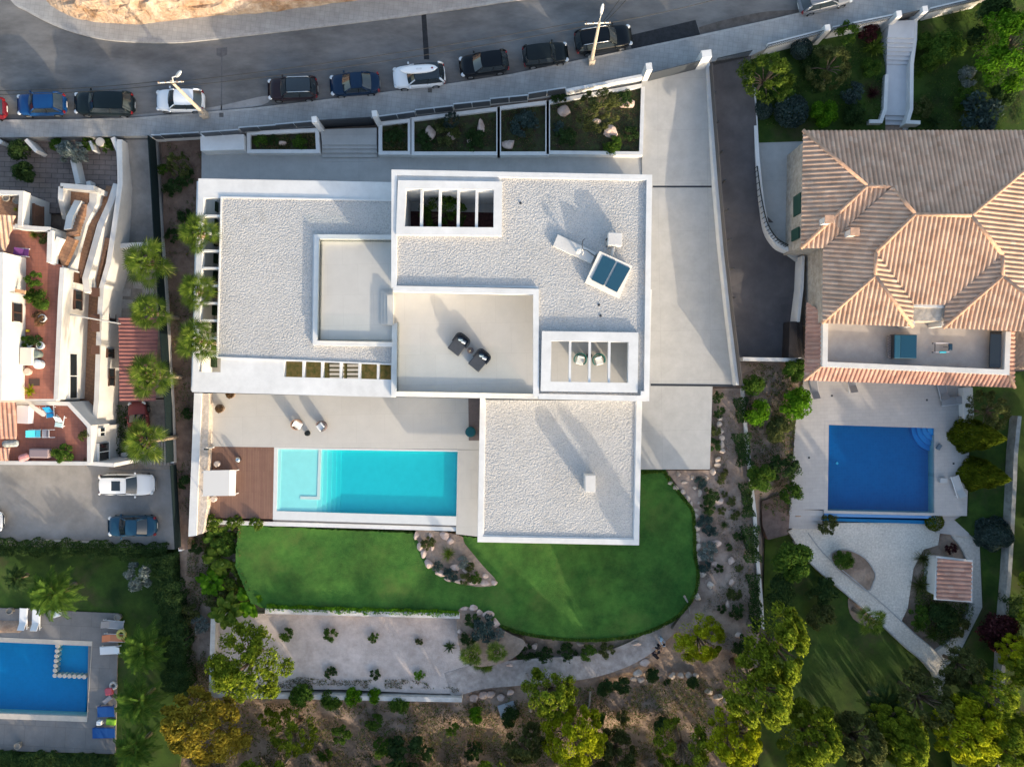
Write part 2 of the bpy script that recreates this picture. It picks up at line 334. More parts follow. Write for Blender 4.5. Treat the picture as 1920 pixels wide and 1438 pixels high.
PADS = []
def strip(name, Lp, Rp, zs, m, label, cat, down=1.0, kind='structure'):
    mb = MB(); n = len(zs); v = []
    for i in range(n): v += [P(*Lp[i], zs[i]), P(*Rp[i], zs[i])]
    v += [q - Vector((0, 0, down)) for q in v]
    f = [[2 * i, 2 * i + 1, 2 * i + 3, 2 * i + 2] for i in range(n - 1)]
    o = 2 * n
    f += [[2 * i, 2 * i + 2, o + 2 * i + 2, o + 2 * i] for i in range(n - 1)] + [[2 * i + 1, 2 * i + 3, o + 2 * i + 3, o + 2 * i + 1] for i in range(n - 1)]
    f += [[0, 1, o + 1, o], [2 * n - 2, 2 * n - 1, o + 2 * n - 1, o + 2 * n - 2]]
    for i in range(n - 1): PADS.append(([v[2 * i], v[2 * i + 1], v[2 * i + 3], v[2 * i + 2]], min(zs[i], zs[i + 1])))
    mb.add(v, f); return struct(name, mb, m, label, cat, kind)
def pad(name, px, z, m, label, cat, th=1.2, kind='structure', smooth=False):
    PADS.append((PL(px, z), z)); return struct(name, MB().pp(px, z, z - th), m, label, cat, kind)

# ---------------------------------------------------------------- street
ZS = .8
kn = curve([(-220, -420), (-120, -240), (-40, -90), (20, 0), (48, 20), (98, 46), (145, 63), (200, 75), (270, 80), (335, 80), (390, 75), (480, 65), (640, 46), (790, 27), (960, 2), (1250, -45), (1700, -120), (2200, -210)], 4)
ks = [(-300, 229), (0, 225), (130, 224), (250, 221), (385, 210), (480, 202), (600, 188), (730, 172), (850, 156), (960, 139), (1100, 110), (1312, 66), (1440, 38), (1600, 0), (2200, -140)]
pad('road', [(-400, -420)] + kn + list(reversed(ks)) + [(-400, 229)], ZS, M['asphalt'], 'grey asphalt street curving past the white villa', 'road', 3)
fl = [(-300, 258), (0, 258), (275, 255), (375, 253), (480, 247), (520, 238), (590, 232), (705, 222), (778, 212), (850, 203), (918, 193), (990, 183), (1062, 168), (1133, 152), (1210, 140), (1320, 118), (1410, 104), (1440, 90), (1545, 62), (1660, 38), (1745, 16), (1850, -8), (2200, -90)]
pad('pavement', ks + list(reversed(fl)), ZS + .13, M['pave'], 'paved pavement between the parked cars and the garden fences', 'pavement', 3)
pad('kerb', ks + [(x, y + 4) for x, y in reversed(ks)], ZS + .136, M['kerb'], 'pale kerb line along the row of parked cars', 'kerb', 1)
bank_lo = curve([(40, -70), (85, 0), (120, 26), (160, 39), (230, 46), (300, 42), (390, 31), (480, 25), (560, 16), (640, 6), (700, -4), (900, -40)], 4)
kn_in = [q for q in kn if -60 < q[0] < 1000]
pad('pavement', [(-120, -260)] + [q for q in kn if -130 < q[0]] + [(2200, -400), (200, -400)], ZS + .13, M['pave'], 'pale paved pavement below the rocky bank across the street', 'pavement', 3)
ki = [q for q in kn if -130 < q[0]]
mb = MB(); mb.pwall([(x, y - 2.0) for x, y in ki], .2, ZS + .137, ZS - .2)
struct('kerb', mb, M['kerb'], 'curved kerb of the far pavement across the street', 'kerb')
# rocky bank
mb = MB(); n = len(bank_lo); rows = 14; rn = random.Random(5)
for j in range(rows):
    for i, (x, y) in enumerate(bank_lo):
        t = j / (rows - 1); z = ZS + .1 + 2.6 * min(1, t * 1.7) ** .8 + (.55 * NZ.fractal(Vector((x * .05, t * 4, 1)), 1, 2, 4) * min(1, t * 4) if j else 0)
        q = P(x + 40 * t * (1 - x / 700), y - 75 * t - (4 * NZ.noise(Vector((x * .07, t * 3, 0)))), z); mb.v.append(q)
mb.f = [[j * n + i, j * n + i + 1, (j + 1) * n + i + 1, (j + 1) * n + i] for j in range(rows - 1) for i in range(n - 1)]; mb.m = [0] * len(mb.f)
struct('rock_bank', mb, M['rock'], 'sunlit orange and white cut rock bank above the far pavement', 'rock bank')
# patches on the road
pad('road_patch', [(790, 28), (799, 27), (805, 112), (795, 112)], ZS + .004, M['asphalt_dark'], 'narrow black asphalt trench patch across the street', 'road patch', .01)
pad('road_patch', [(1176, 68), (1304, 38), (1313, 66), (1186, 96)], ZS + .004, M['asphalt_dark'], 'wide black asphalt patch in front of the dark estate car', 'road patch', .01)
pad('road_stain', curve([(1310, 52), (1350, 40), (1400, 29), (1440, 22), (1500, 18), (1560, 5), (1560, 14), (1500, 27), (1440, 38), (1380, 50), (1313, 64)], 3), ZS + .004, M['stain'], 'dark brown damp stain along the kerb beyond the black patch', 'stain', .01)
pad('road_dust', poly([(170, 224), (290, 212), (400, 201), (500, 180), (490, 198), (385, 209), (250, 220)], 4), ZS + .004, M['dust'], 'pale dust gathered in the gutter beside the white car', 'dust', .01)
for i, (x, y) in enumerate(((415, 216), (806, 170))):
    pad('manhole_cover', [(x - 4, y - 4), (x + 4, y - 4), (x + 4, y + 4), (x - 4, y + 4)], ZS + .14, mat('iron_cover', (.10, .095, .09), .6, var=.3, scale=9, bump=.4), ('square iron cover on the pavement below the lamp pole', 'square iron cover on the pavement below the white car with the surfboard')[i], 'manhole cover', .02, kind='thing')
mb = MB(); mb.pwall([(416, 99), (415, 212)], .1, ZS + .004, ZS - .01); mb.pp([(406, 91), (426, 89), (426, 103), (416, 108), (406, 104)], ZS + .0041, ZS - .01)
struct('road_seam', mb, mat('seam', (.105, .105, .11), .9, var=.2), 'dark seam and square repair across the street above the iron cover', 'road repair')

# ---------------------------------------------------------------- villa plot
pad('courtyard_paving', [(378, 283), (1204, 291), (1204, 352), (1342, 352), (1376, 722), (1336, 724), (1331, 880), (1200, 880), (1200, 790), (880, 785), (882, 735), (376, 728)], 0, M['conc'], 'smooth pale concrete paving around the white villa', 'paving', 3)
strip('driveway', [(1204, 150), (1204, 230), (1204, 291), (1204, 351)], [(1322, 116), (1328, 220), (1336, 291), (1342, 351)], [ZS, .5, .2, .004], M['conc'], 'pale concrete driveway sloping down from the street gate', 'driveway', 2.5)
mb = MB(); mb.pwall([(1224, 350), (1341, 350)], .16, .012, -.1); mb.pwall([(1220, 721.5), (1375, 723)], .18, .012, -.1)
struct('drain_channel', mb, M['dark_metal'], 'black drain grating across the concrete driveway', 'drain')
pad('garden_bed', [(303, 262), (380, 262), (380, 335), (366, 735), (352, 1005), (352, 1030), (335, 1030), (318, 720), (308, 470)], -.25, mat('bed_soil', (.15, .095, .07), .95, col2=(.24, .16, .12), scale=1.2, bump=.8, bscale=6, bdist=.1, stain=.25), 'narrow brown soil bed beside the white villa under the palms', 'soil bed', 3)
pad('pool_terrace', [(384, 737), (905, 748), (903, 843), (392, 837)], .004, M['tile'], 'beige tiled terrace between the villa and the pool', 'terrace', 2.5)
pad('pool_terrace', [(858, 843.3), (903, 843.3), (897, 1006), (855, 1001)], .004, M['tile'], 'beige tiled strip between the pool and the low wing', 'terrace', 2.5)
pad('wood_deck', [(392, 837.4), (514, 838.4), (511, 973), (389, 970)], .006, M['wood'], 'brown timber deck at the shallow end of the pool', 'deck', 2.5)
lawn = [(447, 985), (560, 990), (860, 1004), (900, 1010), (1200, 1010), (1200, 880), (1248, 880)] + curve([(1248, 880), (1262, 905), (1283, 932), (1300, 955), (1304, 990), (1305, 1040), (1311, 1072), (1306, 1110), (1280, 1150), (1240, 1176), (1190, 1194), (1120, 1202), (1040, 1199), (975, 1188), (940, 1176), (915, 1160), (895, 1143), (862, 1150)], 3)[1:] + [(500, 1141), (470, 1130), (440, 1060)]
lq = []; rn = random.Random(2)
for i in range(len(lawn)):
    a, b = Vector(lawn[i]), Vector(lawn[(i + 1) % len(lawn)]); k = max(1, int((b - a).length / 4)); nn = Vector((a.y - b.y, b.x - a.x)).normalized()
    for j in range(k): lq.append(tuple(a.lerp(b, j / k) + nn * rn.uniform(-1.3, 1.3)))
lawn_edge = lawn; lawn = lq
pad('lawn', lawn, -.55, M['lawn'], 'deep green clipped lawn wrapping round the villa', 'lawn', 2, kind='stuff')
pad('gravel_court', [(398, 1150), (500, 1150), (862, 1160)] + curve([(862, 1160), (872, 1200), (880, 1245), (876, 1285), (850, 1300), (700, 1295), (600, 1292), (400, 1300)], 3)[1:], -1.55, M['court_gravel'], 'pale gravel court below the lawn wall', 'gravel', 2, kind='stuff')
cp = [(840, 1285), (900, 1268), (960, 1262), (1030, 1256), (1100, 1250), (1160, 1234), (1205, 1212), (1240, 1185), (1268, 1160)]
cl = curve(cp, 4); v = [Vector(q) for q in cl]; Lp, Rp, zs = [], [], []
for i, q in enumerate(v):
    d = (v[min(i + 1, len(v) - 1)] - v[max(0, i - 1)]).normalized(); nn = Vector((d.y, -d.x)); wd = 24 - 11 * max(0, i / len(v) - .3)
    Lp.append(q + nn * wd); Rp.append(q - nn * wd); zs.append(-1.52 + .35 * max(0, (i / len(v) - .4)))
strip('gravel_path', Lp, Rp, zs, mat('path_gravel', (.31, .265, .24), .95, col2=(.43, .375, .345), scale=1.4, bump=.6, bscale=9, bdist=.06, stain=.25), 'curving grey gravel path below the round lawn', 'path', .6)
pad('shrub_bed', poly([(780, 995), (860, 1003), (872, 1020), (905, 1060), (932, 1092), (905, 1100), (870, 1095), (830, 1080), (805, 1058), (790, 1025)], 3), -.50, M['soil'], 'pointed soil bed edged with stones running into the lawn', 'soil bed', .5)
pad('shrub_bed', poly([(858, 1145), (880, 1138), (905, 1148), (935, 1175), (960, 1190), (985, 1205), (960, 1235), (900, 1250), (868, 1230), (858, 1190)], 3), -.54, M['soil'], 'planted soil bed at the end of the lawn wall', 'soil bed', 2)
pad('east_bed', [(1336, 728), (1388, 728), (1415, 960), (1428, 1100), (1420, 1240), (1260, 1180), (1300, 1120), (1312, 1070), (1306, 1000), (1283, 930), (1250, 882), (1331, 882)], -.75, mat('east_soil', (.23, .165, .13), .95, col2=(.39, .30, .245), scale=.9, bump=.7, bscale=6, bdist=.08, stain=.3), 'pale brown planted slope between the lawn and the boundary wall', 'soil bed', 2)

# ---------------------------------------------------------------- plots to the west
pad('brick_patio', [(-60, 262), (222, 262), (222, 372), (110, 400), (-60, 400)], -.1, M['brick'], 'dark brick paved patio behind the street wall of the white house', 'patio', 3)
strip('side_driveway', [(224, 262), (226, 360), (226, 462)], [(286, 262), (292, 360), (300, 462)], [.3, -.5, -1.2], mat('old_concrete', (.27, .25, .23), .9, var=.15, scale=.6, stain=.25, bump=.2), 'stained concrete side drive along the black screen fence', 'drive', 3)
pad('rubble_yard', [(214, 480), (312, 480), (322, 880), (205, 880)], -1.9, mat('yard_earth', (.19, .16, .135), .95, col2=(.30, .265, .23), scale=.9, bump=.8, bscale=4, bdist=.1, stain=.3), 'rough yard of slabs and earth beside the white house', 'yard', 1.5)
pad('parking_court', [(-80, 858), (328, 868), (326, 1030), (-80, 1022)], -2.1, mat('parking_concrete', (.255, .245, .235), .9, var=.1, scale=.4, stain=.22, bump=.2), 'grey concrete parking court with three cars', 'parking court', 2)
pad('lower_lawn', [(-80, 1012), (330, 1018), (352, 1290), (330, 1500), (-80, 1500), (-80, 1395), (205, 1402), (212, 1160), (-80, 1150)], -3.2, M['lawn_shaded'], 'shaded green lawn around the neighbouring blue pool', 'lawn', 1.5, kind='stuff')

# ---------------------------------------------------------------- plots to the east
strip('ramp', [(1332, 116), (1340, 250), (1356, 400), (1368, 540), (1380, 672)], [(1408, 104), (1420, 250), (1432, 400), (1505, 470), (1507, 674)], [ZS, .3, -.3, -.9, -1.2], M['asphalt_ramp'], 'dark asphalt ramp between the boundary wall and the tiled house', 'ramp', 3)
pad('side_terrace', [(1418, 262), (1510, 262), (1510, 500), (1470, 472), (1440, 440), (1424, 340)], -.45, M['conc'], 'pale terrace behind the curved white wall', 'terrace', 2)
pad('upper_garden', [(1412, 104), (1660, 40), (1660, 260), (1416, 268)], -.4, M['lawn_shaded'], 'shaded garden lawn between the ramp and the white steps', 'lawn', 2, kind='stuff')
pad('upper_garden', [(1712, 34), (1860, -8), (2050, -50), (2050, 290), (1705, 262)], -.45, M['lawn_shaded'], 'shaded garden lawn to the right of the white steps', 'lawn', 2, kind='stuff')
pad('neighbour_terrace', [(1511, 690), (1822, 700), (1813, 967), (1752, 967), (1752, 800), (1553, 795), (1548, 955), (1482, 955), (1491, 797)], -1.2, M['tile2'], 'pale tiled terrace around the deep blue pool', 'terrace', 3)
pad('side_lawn', [(1823, 700), (2100, 690), (2100, 1480), (1790, 1480), (1770, 1290), (1845, 1140), (1840, 1020), (1790, 975), (1815, 960)], -1.75, M['lawn_shaded'], 'shaded strip of lawn along the right hand boundary wall', 'lawn', 1.5, kind='stuff')
pad('lower_garden', [(1436, 960), (1520, 985), (1775, 1260), (1785, 1480), (1420, 1480), (1430, 1200)], -2.5, M['lawn_shaded'], 'sloping lawn below the gravel walk with one sunlit streak', 'lawn', 1.5, kind='stuff')
g2 = [(1500, 980), (1765, 980), (1759, 1022), (1732, 1030), (1713, 1065), (1702, 1140), (1690, 1165), (1655, 1140), (1600, 1095), (1520, 1030)]
pad('gravel_garden', g2, -2.0, M['gravel2'], 'sunlit white gravel garden below the blue pool', 'gravel', 1.5, kind='stuff')
def ribbon(name, pts, wd, z, m, label, cat, edge=True):
    c = curve(pts, 5); mb = MB(); mb.pwall(c, wd, z, z - .8); o = struct(name, mb, m, label, cat)
    if edge:
        for sgn in (-1, 1):
            v = [Vector(q) for q in c]; e = []
            for i, q in enumerate(v):
                d = (v[min(i + 1, len(v) - 1)] - v[max(0, i - 1)]).normalized(); e.append(tuple(q + Vector((d.y, -d.x)) * sgn * (wd / 2 / S * 1.0)))
            e = e[2:-7]; mb = MB(); mb.pwall(e, .09, z + .05, z - .5)
            struct('path_edging', mb, M['kerb'], ('pale edging on the lower side of the ', 'pale edging on the upper side of the ')[sgn > 0] + label, 'edging')
ribbon('garden_path', [(1490, 988), (1533, 1047), (1594, 1100), (1655, 1152), (1706, 1200), (1744, 1232), (1766, 1264), (1774, 1300)], 1.35, -1.99, M['gravel2'], 'straight gravel walk running down from the pool steps', 'path')
ribbon('garden_path', [(1788, 985), (1818, 1020), (1836, 1072), (1838, 1128), (1817, 1182), (1786, 1218), (1766, 1234)], 1.5, -1.985, mat('grey_gravel', (.44, .41, .37), .95, col2=(.60, .56, .51), scale=5, bump=.6, bscale=8), 'curved gravel walk round the little tiled hut', 'path')
pad('flower_bed', poly([(1560, 1036), (1590, 1031), (1622, 1046), (1641, 1074), (1638, 1092), (1626, 1108), (1590, 1082), (1565, 1060)], 3), -1.95, M['soil'], 'triangular brown earth bed beside the gravel walk', 'soil bed', .5)
mb = MB(); mb.wall(PL(poly([(1560, 1036), (1590, 1031), (1622, 1046), (1641, 1074), (1638, 1092), (1626, 1108), (1590, 1082), (1565, 1060)], 3), -1.9), .1, -1.9, -2.4, closed=True)
struct('bed_edging', mb, M['kerb'], 'pale stone edging round the triangular bed', 'edging')
pad('path_bed', poly([(1590, 1128), (1600, 1122), (1650, 1160), (1640, 1180), (1600, 1160)], 3), -2.45, M['soil'], 'small soil bed of the palm beside the gravel walk', 'soil bed', .4)
pad('terracotta_patch', [(1428, 940), (1468, 925), (1482, 950), (1478, 1002), (1440, 1012), (1430, 985)], -1.5, mat('red_gravel', (.19, .125, .10), .95, var=.25, scale=2, bump=.5), 'small patch of reddish gravel behind the boundary wall', 'gravel', 1)
# ================================================================ the white villa
V = thing('modern_villa', 'white flat roofed modern villa with gravel roofs and a pool', 'house', P(800, 550, 0))
Wt = M['white']; ZL, ZU, ZB = 4.2, 7.25, 3.2
LQ = [(372, 335), (740, 342), (740, 745), (360, 735)]
pit = (600, 453, 737, 637)
slotsW = [(385, 372 + 32.6 * k, 413, 372 + 32.6 * k + 27) for k in range(10)]
slotsS = [(534 + 35.6 * k, 677.5, 534 + 35.6 * k + 30, 711.5) for k in range(6)]
WO = (382, 371, 413.5, 698); SO = (533, 677, 742, 712)
mb = MB(); mb.slab(LQ, [WO, SO], ZL, ZL - .55); mb.part('roof_slab', Wt, V)
mb = MB(); mb.slab([(415, 373), (738, 379), (738, 672), (412, 668)], [(600, 453, 738.5, 637)], ZL - .55, 0)
mb.pwall([(372, 340), (361, 733)], .25, ZL - .55, -.3); mb.pp([(600, 453), (738, 453), (738, 637), (600, 637)], ZL - .6, 0)
mb.part('ground_floor_wall', Wt, V)
for k in range(1, 10):
    y = 371 + k * 32.7; mb = MB(); mb.pwall([(383 - k * .9, y + 1), (414 - k * .5, y + 1.5)], .17, ZL - .01, ZL - .5); mb.part('pergola_beam', Wt, V)
for k in range(1, 6):
    x = 534 + k * 35 - .5; mb = MB(); mb.pwall([(x + .5, 676), (x, 713)], .17, ZL - .01, ZL - .5); mb.part('pergola_beam', Wt, V)
# parapet and gravel of the lower roof
mb = MB(); mb.slab([(416, 371), (735, 377), (735, 681), (408, 669)], [(586, 439, 741, 648)], ZL + .03, ZL - .1); mb.part('roof_gravel', M['gravel'], V)
mb = MB(); mb.pwall([(736, 376), (415, 370), (407, 670), (736, 683)], .12, ZL + .1, ZL - .1); mb.part('roof_edging', Wt, V)
mb = MB(); mb.pwall([(736, 445), (594, 444), (590.5, 643), (736, 646)], .36, ZL + .3, ZL - .2); mb.part('terrace_kerb', Wt, V)
mb = MB(); mb.pp([(600, 450), (740, 451), (740, 638), (597, 638)], ZL + .05, ZL - .3); mb.part('roof_terrace_floor', M['tile'], V)
mb = MB(); mb.pwall([(736, 452), (601, 451), (598, 637), (736, 638)], .03, ZL + .62, ZL + .05); mb.part('glass_railing', M['glass'], V)
for i in range(3):
    mb = MB(); mb.pp([(714 + i * 6, 545 + i * 4), (737, 545 + i * 4), (737, 609), (714 + i * 6, 609)], ZL + .22 + .16 * i, ZL); mb.part('terrace_step', M['tile'], V)
# garden under the south slots, west light wells
mb = MB(); mb.pp([(500, 668), (742, 668), (742, 722), (500, 722)], .03, -.2); mb.part('planted_strip', mat('slot_grass', (.06, .075, .02), .95, col2=(.16, .12, .05), scale=2.5, bump=.8), V)
for i in range(4):
    for s in (618, 651):
        mb = MB(); mb.pp([(s, 683 + i * 8), (s + 27, 683 + i * 8), (s + 27, 688 + i * 8), (s, 688 + i * 8)], .09, 0); mb.part('stepping_stone', M['tile'], V)
for k in range(10):
    y = 376 + k * 32.4; mb = MB(); mb.box(P(404 - k * .3, y + 12, .25), (.35, .8, .5)); mb.part('well_shrub_box', mat('well_green', (.012, .03, .012), .9, var=.5, scale=4, bump=1, bscale=6), V)
# big windows on the pool side, set back under the slab
for k in range(7):
    x = 420 + k * 44; mb = MB(); mb.pwall([(x, 673), (x + 40, 673.8)], .06, ZL - .8, .05); mb.part('window', M['dark_glass'], V)
# ---------------- upper block
UQ = [(734, 318), (1223, 328), (1217, 752), (733, 742)]
TER = (743, 549, 1001, 736); PAT = (757, 357, 925, 429); SKY = (1034, 639, 1180, 719)
NQ = [(734, 318), (1223, 328), (1220, 545), (733.6, 535)]
EQ = [(1005, 541), (1220, 545), (1217, 752), (1002, 747)]
zd = ZU - .25
mb = MB(); mb.slab(NQ, [PAT], zd, 2.9); mb.slab(EQ, [SKY], zd - .002, zd - .5); mb.pwall([(1214, 543), (1210, 750)], .3, zd - .5, ZL - .1); mb.box(P(1196, 737, 5), (.35, .35, 5)); mb.part('upper_wall', Wt, V)
mb = MB(); mb.slab([(733.5, 532), (1222, 543), (1217, 752), (733, 742)], [], ZL - .11, 2.9)
mb.part('upper_floor_slab', Wt, V)
mb = MB(); mb.slab([(752, 345), (1212, 352), (1208, 735), (748, 729)], [(764, 364, 920, 423)], 2.9, 0)
mb.part('upper_support_wall', Wt, V)
def kerbwall(pts, th, zt, zb, name, closed=False): mb = MB(); mb.pwall(pts, th, zt, zb, closed); return mb.part(name, Wt, V)
# parapets of the upper roof
kerbwall([(1010, 743), (1212.5, 747), (1217.5, 333), (739, 323.5), (738.5, 539)], .4, ZU, zd - .3, 'parapet')
kerbwall([(737, 541), (1005, 547), (1005, 744)], .42, ZU + .003, zd - .4, 'parapet')
mb = MB(); mb.slab([(744, 326), (1214, 338), (1211, 537), (744, 534)], [(745, 328, 941, 441)], zd + .03, zd - .1)
mb.slab([(1010, 535), (1211, 538), (1208, 744), (1009, 741)], [(1017, 621, 1196, 735)], zd + .033, zd - .1)
mb.pp([(750, 437), (936, 440), (936, 442), (750, 442)], zd + .026, zd - .1)
mb.part('roof_gravel', M['gravel'], V)
kerbwall([(753.5, 346), (934, 348.5), (933, 434.5), (750.5, 432.5)], .62, ZU + .1, zd - .3, 'skylight_upstand', True)
mb = MB(); mb.pp([(744, 326), (756, 328), (752, 440), (742, 440)], zd + .06, zd - .1); mb.pp([(756, 327), (938, 331), (937, 341), (756, 338)], zd + .06, zd - .1); mb.part('roof_flashing', Wt, V)
kerbwall([(1025, 630), (1188, 632.5), (1186.5, 727), (1023, 724.5)], .72, ZU + .1, zd - .3, 'skylight_upstand', True)
for k in range(1, 5):
    x = 757 + 34.4 * k - 1.5; mb = MB(); mb.pwall([(x + 1, 356), (x, 430)], .2, ZU + .02, zd - .15); mb.part('skylight_beam', Wt, V)
for k in range(1, 4):
    x = 1031.5 + 36.8 * k; mb = MB(); mb.pwall([(x + 1, 637), (x, 720)], .17, ZU + .02, zd - .15); mb.part('skylight_beam', Wt, V)
# upper terrace
mb = MB(); mb.pp([(733.8, 545), (1190, 552), (1188, 742), (733, 740)], ZL - .1 + .02, ZL - .2); mb.part('upper_terrace_floor', M['tile'], V)
kerbwall([(740, 606), (738.5, 738.5), (1001, 743.5)], .42, ZL + .25, ZL - .3, 'terrace_kerb')
mb = MB(); mb.pwall([(746, 604), (744.5, 734), (998, 738.5)], .03, ZL + .95, ZL + .0); mb.part('glass_railing', M['glass'], V)
kerbwall([(1001, 743.5), (1212, 748)], .4, ZL + .12, ZL - .3, 'terrace_kerb')
# patio court seen through the north skylight
mb = MB(); mb.pp([(752, 350), (935, 352), (932, 402), (752, 400)], 3.05, 2.8); mb.part('patio_floor', M['conc'], V)
mb = MB(); mb.pp([(752, 396), (932, 399), (930, 434), (752, 434)], 3.06, 2.8); mb.part('patio_planting_bed', mat('mulch', (.07, .03, .028), .95, var=.4, scale=5, bump=.6), V)
mb = MB(); mb.pwall([(757.5, 361), (756.5, 427)], .04, zd - .3, .1); mb.part('patio_window', mat('green_glass', (.10, .16, .15), .08, spec=.7), V)
# ---------------- low south wing: a roof slab on columns
BQ = [(900, 753), (1204, 754), (1198, 1022), (895, 1016)]
mb = MB(); mb.slab(BQ, [], ZB - .15, 2.38); mb.part('wing_roof_slab', Wt, V)
kerbwall([(905, 745), (900.5, 1010.5), (1193.5, 1016.5), (1198.5, 748)], .42, ZB, ZB - .3, 'parapet')
mb = MB(); mb.pp([(905, 750), (1194, 751), (1190, 1012), (902, 1007)], ZB - .12, ZB - .3); mb.part('roof_gravel', M['gravel'], V)
kerbwall([(910, 752), (906, 1004), (1188, 1010), (1192, 753)], .1, ZB - .06, ZB - .3, 'roof_edging')
for x, y in ((1188, 1010), (1190, 880), (1192, 765)):
    mb = MB(); q = P(x, y, 2.38); mb.box((q.x, q.y, .85), (.3, .3, 3.0)); mb.part('column', Wt, V)
mb = MB(); mb.pp([(905, 748), (1200, 752), (1196, 1014), (899, 1010)], .01, -.9); mb.part('wing_floor', M['tile'], V)
mb = MB(); mb.pp([(878, 745), (903, 745), (903, 826), (879, 826)], .02, -.2); mb.part('entrance_mat', mat('mat_grey', (.155, .125, .12), .85, var=.1, scale=4), V)
mb = MB(); mb.pwall([(940, 768), (1185, 772)], .08, 2.37, 0); mb.part('glass_wall', M['dark_glass'], V)
mb = MB(); q = P(1107, 907, ZB + 1.4); mb.box((q.x, q.y, ZB + .62), (.8, 1.3, 1.55)); mb.part('chimney', M['white_old'], V, bevel=.02)
# ---------------- pool
SP = thing('swimming_pool', 'turquoise infinity pool with a pale shallow end and steps', 'pool', P(690, 905, 0))
mb = MB(); mb.slab([(514, 838.6), (858, 843.4), (855.5, 985), (511.5, 974)], [(521, 842, 857.5, 968)], .003, -2.3); mb.part('coping', M['poolwhite'], SP)
mb = MB(); mb.pp([(520, 840), (860, 840), (858, 972), (518, 972)], -.44, -2.3); mb.part('deep_floor', M['poolfloor'], SP)
mb = MB(); mb.pp([(518, 842), (528, 842), (524, 966), (514, 966)], -.05, -2.0); mb.pp([(528, 842), (597, 841), (594, 966), (524, 966)], -.085, -2.0); mb.pp([(597, 842), (606, 842), (603, 966), (594, 966)], -.12, -2.1)
mb.part('shallow_shelf', M['poolfloor'], SP)
for i in range(4):
    mb = MB(); mb.pp([(606 + i * 8.5, 842), (614.5 + i * 8.5, 842), (612 + i * 8.5, 967), (603 + i * 8.5, 967)], -.17 - .07 * i, -2.1); mb.part('pool_step', M['poolfloor'], SP)
mb = MB(); mb.pwall([(600, 843), (597, 934), (563, 933)], .26, -.045, -.4); mb.part('shelf_wall', M['poolwhite'], SP)
mb = MB(); mb.slab([(520.5, 841.5), (858, 842.5), (857, 968.5), (517, 966)], [], -.03, -.45); mb.part('water', watermat('pool_water', (.94, .99, .99), (.03, .88, .92), 2.4, gloss=.025), SP)
mb = MB(); mb.pp([(511, 977), (855, 989), (855, 993), (510, 986)], -.35, -1.5); mb.pwall([(389, 979), (512, 982), (855, 992)], .34, -.2, -1.2); mb.part('overflow_wall', Wt, SP)
mb = MB(); mb.pwall([(512, 977), (855, 987.5)], .28, -.3, -1.3); mb.part('overflow_channel', mat('channel_grey', (.25, .24, .24), .8), SP)
# ================================================================ fences, gates and planters on the street side
FEN = mat('fence_panel', (.055, .065, .078), .5, metal=.3)
def fence_run(px, name, label, z0, zj, zt, panel=True, th=.25, group=None):
    """white wall z0..zj carrying dark panels zj..zt; px is the seam between the two"""
    t = thing(name, label, 'fence', P(*px[0], zj), group=group)
    mb = MB(); mb.pwall(px, th, zj, z0); mb.part('wall', Wt, t)
    if panel:
        a, b = Vector(px[0]), Vector(px[1]); n = max(1, round((b - a).length / 35))
        for i in range(n):
            p, q = a.lerp(b, i / n + .01), a.lerp(b, (i + 1) / n - .01); mb = MB(); mb.pwall([tuple(p), tuple(q)], .04, zt, zj); mb.part('panel', FEN, t)
    return t
runs = [([(283, 255), (300, 255)], 'short stretch at the west end'), ([(300, 254), (372, 250)], 'behind the west shrubs'), ([(376, 250), (446, 245)], 'behind the white meter house'), ([(447, 241), (519, 236)], 'left of the planter with the small rock'),
        ([(516, 235), (584, 229)], 'joining the left gate post'), ([(710, 220), (777, 211)], 'joining the right post of the foot gate'), ([(778, 208), (849, 200)], 'behind the planter with two boulders'), ([(850, 197), (919, 190)], 'behind the tall boulder'),
        ([(919, 187), (990, 180)], 'behind the grey planter'), ([(991, 177), (1061, 166)], 'above the olive planter left part')]
for i, (px, d) in enumerate(runs): fence_run(px, 'garden_fence', 'stepped white wall with dark grey panels, ' + d, -.2, 1.0 + .05 * i, 1.85 + .07 * i, group='stepped fence bays along the street')
fence_run([(1062, 170), (1205, 142)], 'garden_fence', 'sunlit stretch of white wall with broken dark panels beside the drive gate', -.2, 1.5, 1.5, panel=False)
for i, x in enumerate((1062, 1096, 1132, 1170)):
    pass
def pillar(px, z0, zt, sx, sy, name, label, cap=False):
    q = P(*px, zt); mb = MB(); mb.box((q.x, q.y, (z0 + zt) / 2), (sx, sy, zt - z0), R(8)); t = mb.single(name, Wt, label, 'gate post', bevel=.02); return t
pillar((589, 224), -.1, 2.9, .42, .5, 'gate_post', 'white gate post left of the entrance steps')
pillar((702, 213), -.1, 2.9, .42, .5, 'gate_post', 'white gate post right of the entrance steps')
pillar((1217, 125), .4, 3.0, .5, .6, 'gate_post', 'white gate post at the left of the driveway gate')
pillar((1325, 101), .6, 3.2, .8, .6, 'gate_post', 'broad white gate post at the right of the driveway gate')
mb = MB(); mb.pwall([(598, 226), (695, 220)], .05, 2.0, .1); mb.single('foot_gate', M['dark_metal'], 'dark grey foot gate at the top of the villa entrance steps', 'gate')
mb = MB(); mb.pwall([(1222, 137), (1318, 113)], .05, 2.5, .8); mb.single('driveway_gate', FEN, 'long dark sliding gate across the concrete driveway', 'gate')
pad('entrance_landing', [(601, 243), (706, 240), (706, 272), (604, 272)], .62, M['conc'], 'concrete landing inside the foot gate', 'landing')
mb = MB()
for i in range(4): mb.pp([(603, 270 + i * 8), (706, 270 + i * 8), (707, 279 + i * 8), (604, 279 + i * 8)], .48 - .15 * i, -.3)
mb.single('entrance_steps', M['conc'], 'wide concrete steps leading down from the foot gate', 'steps')
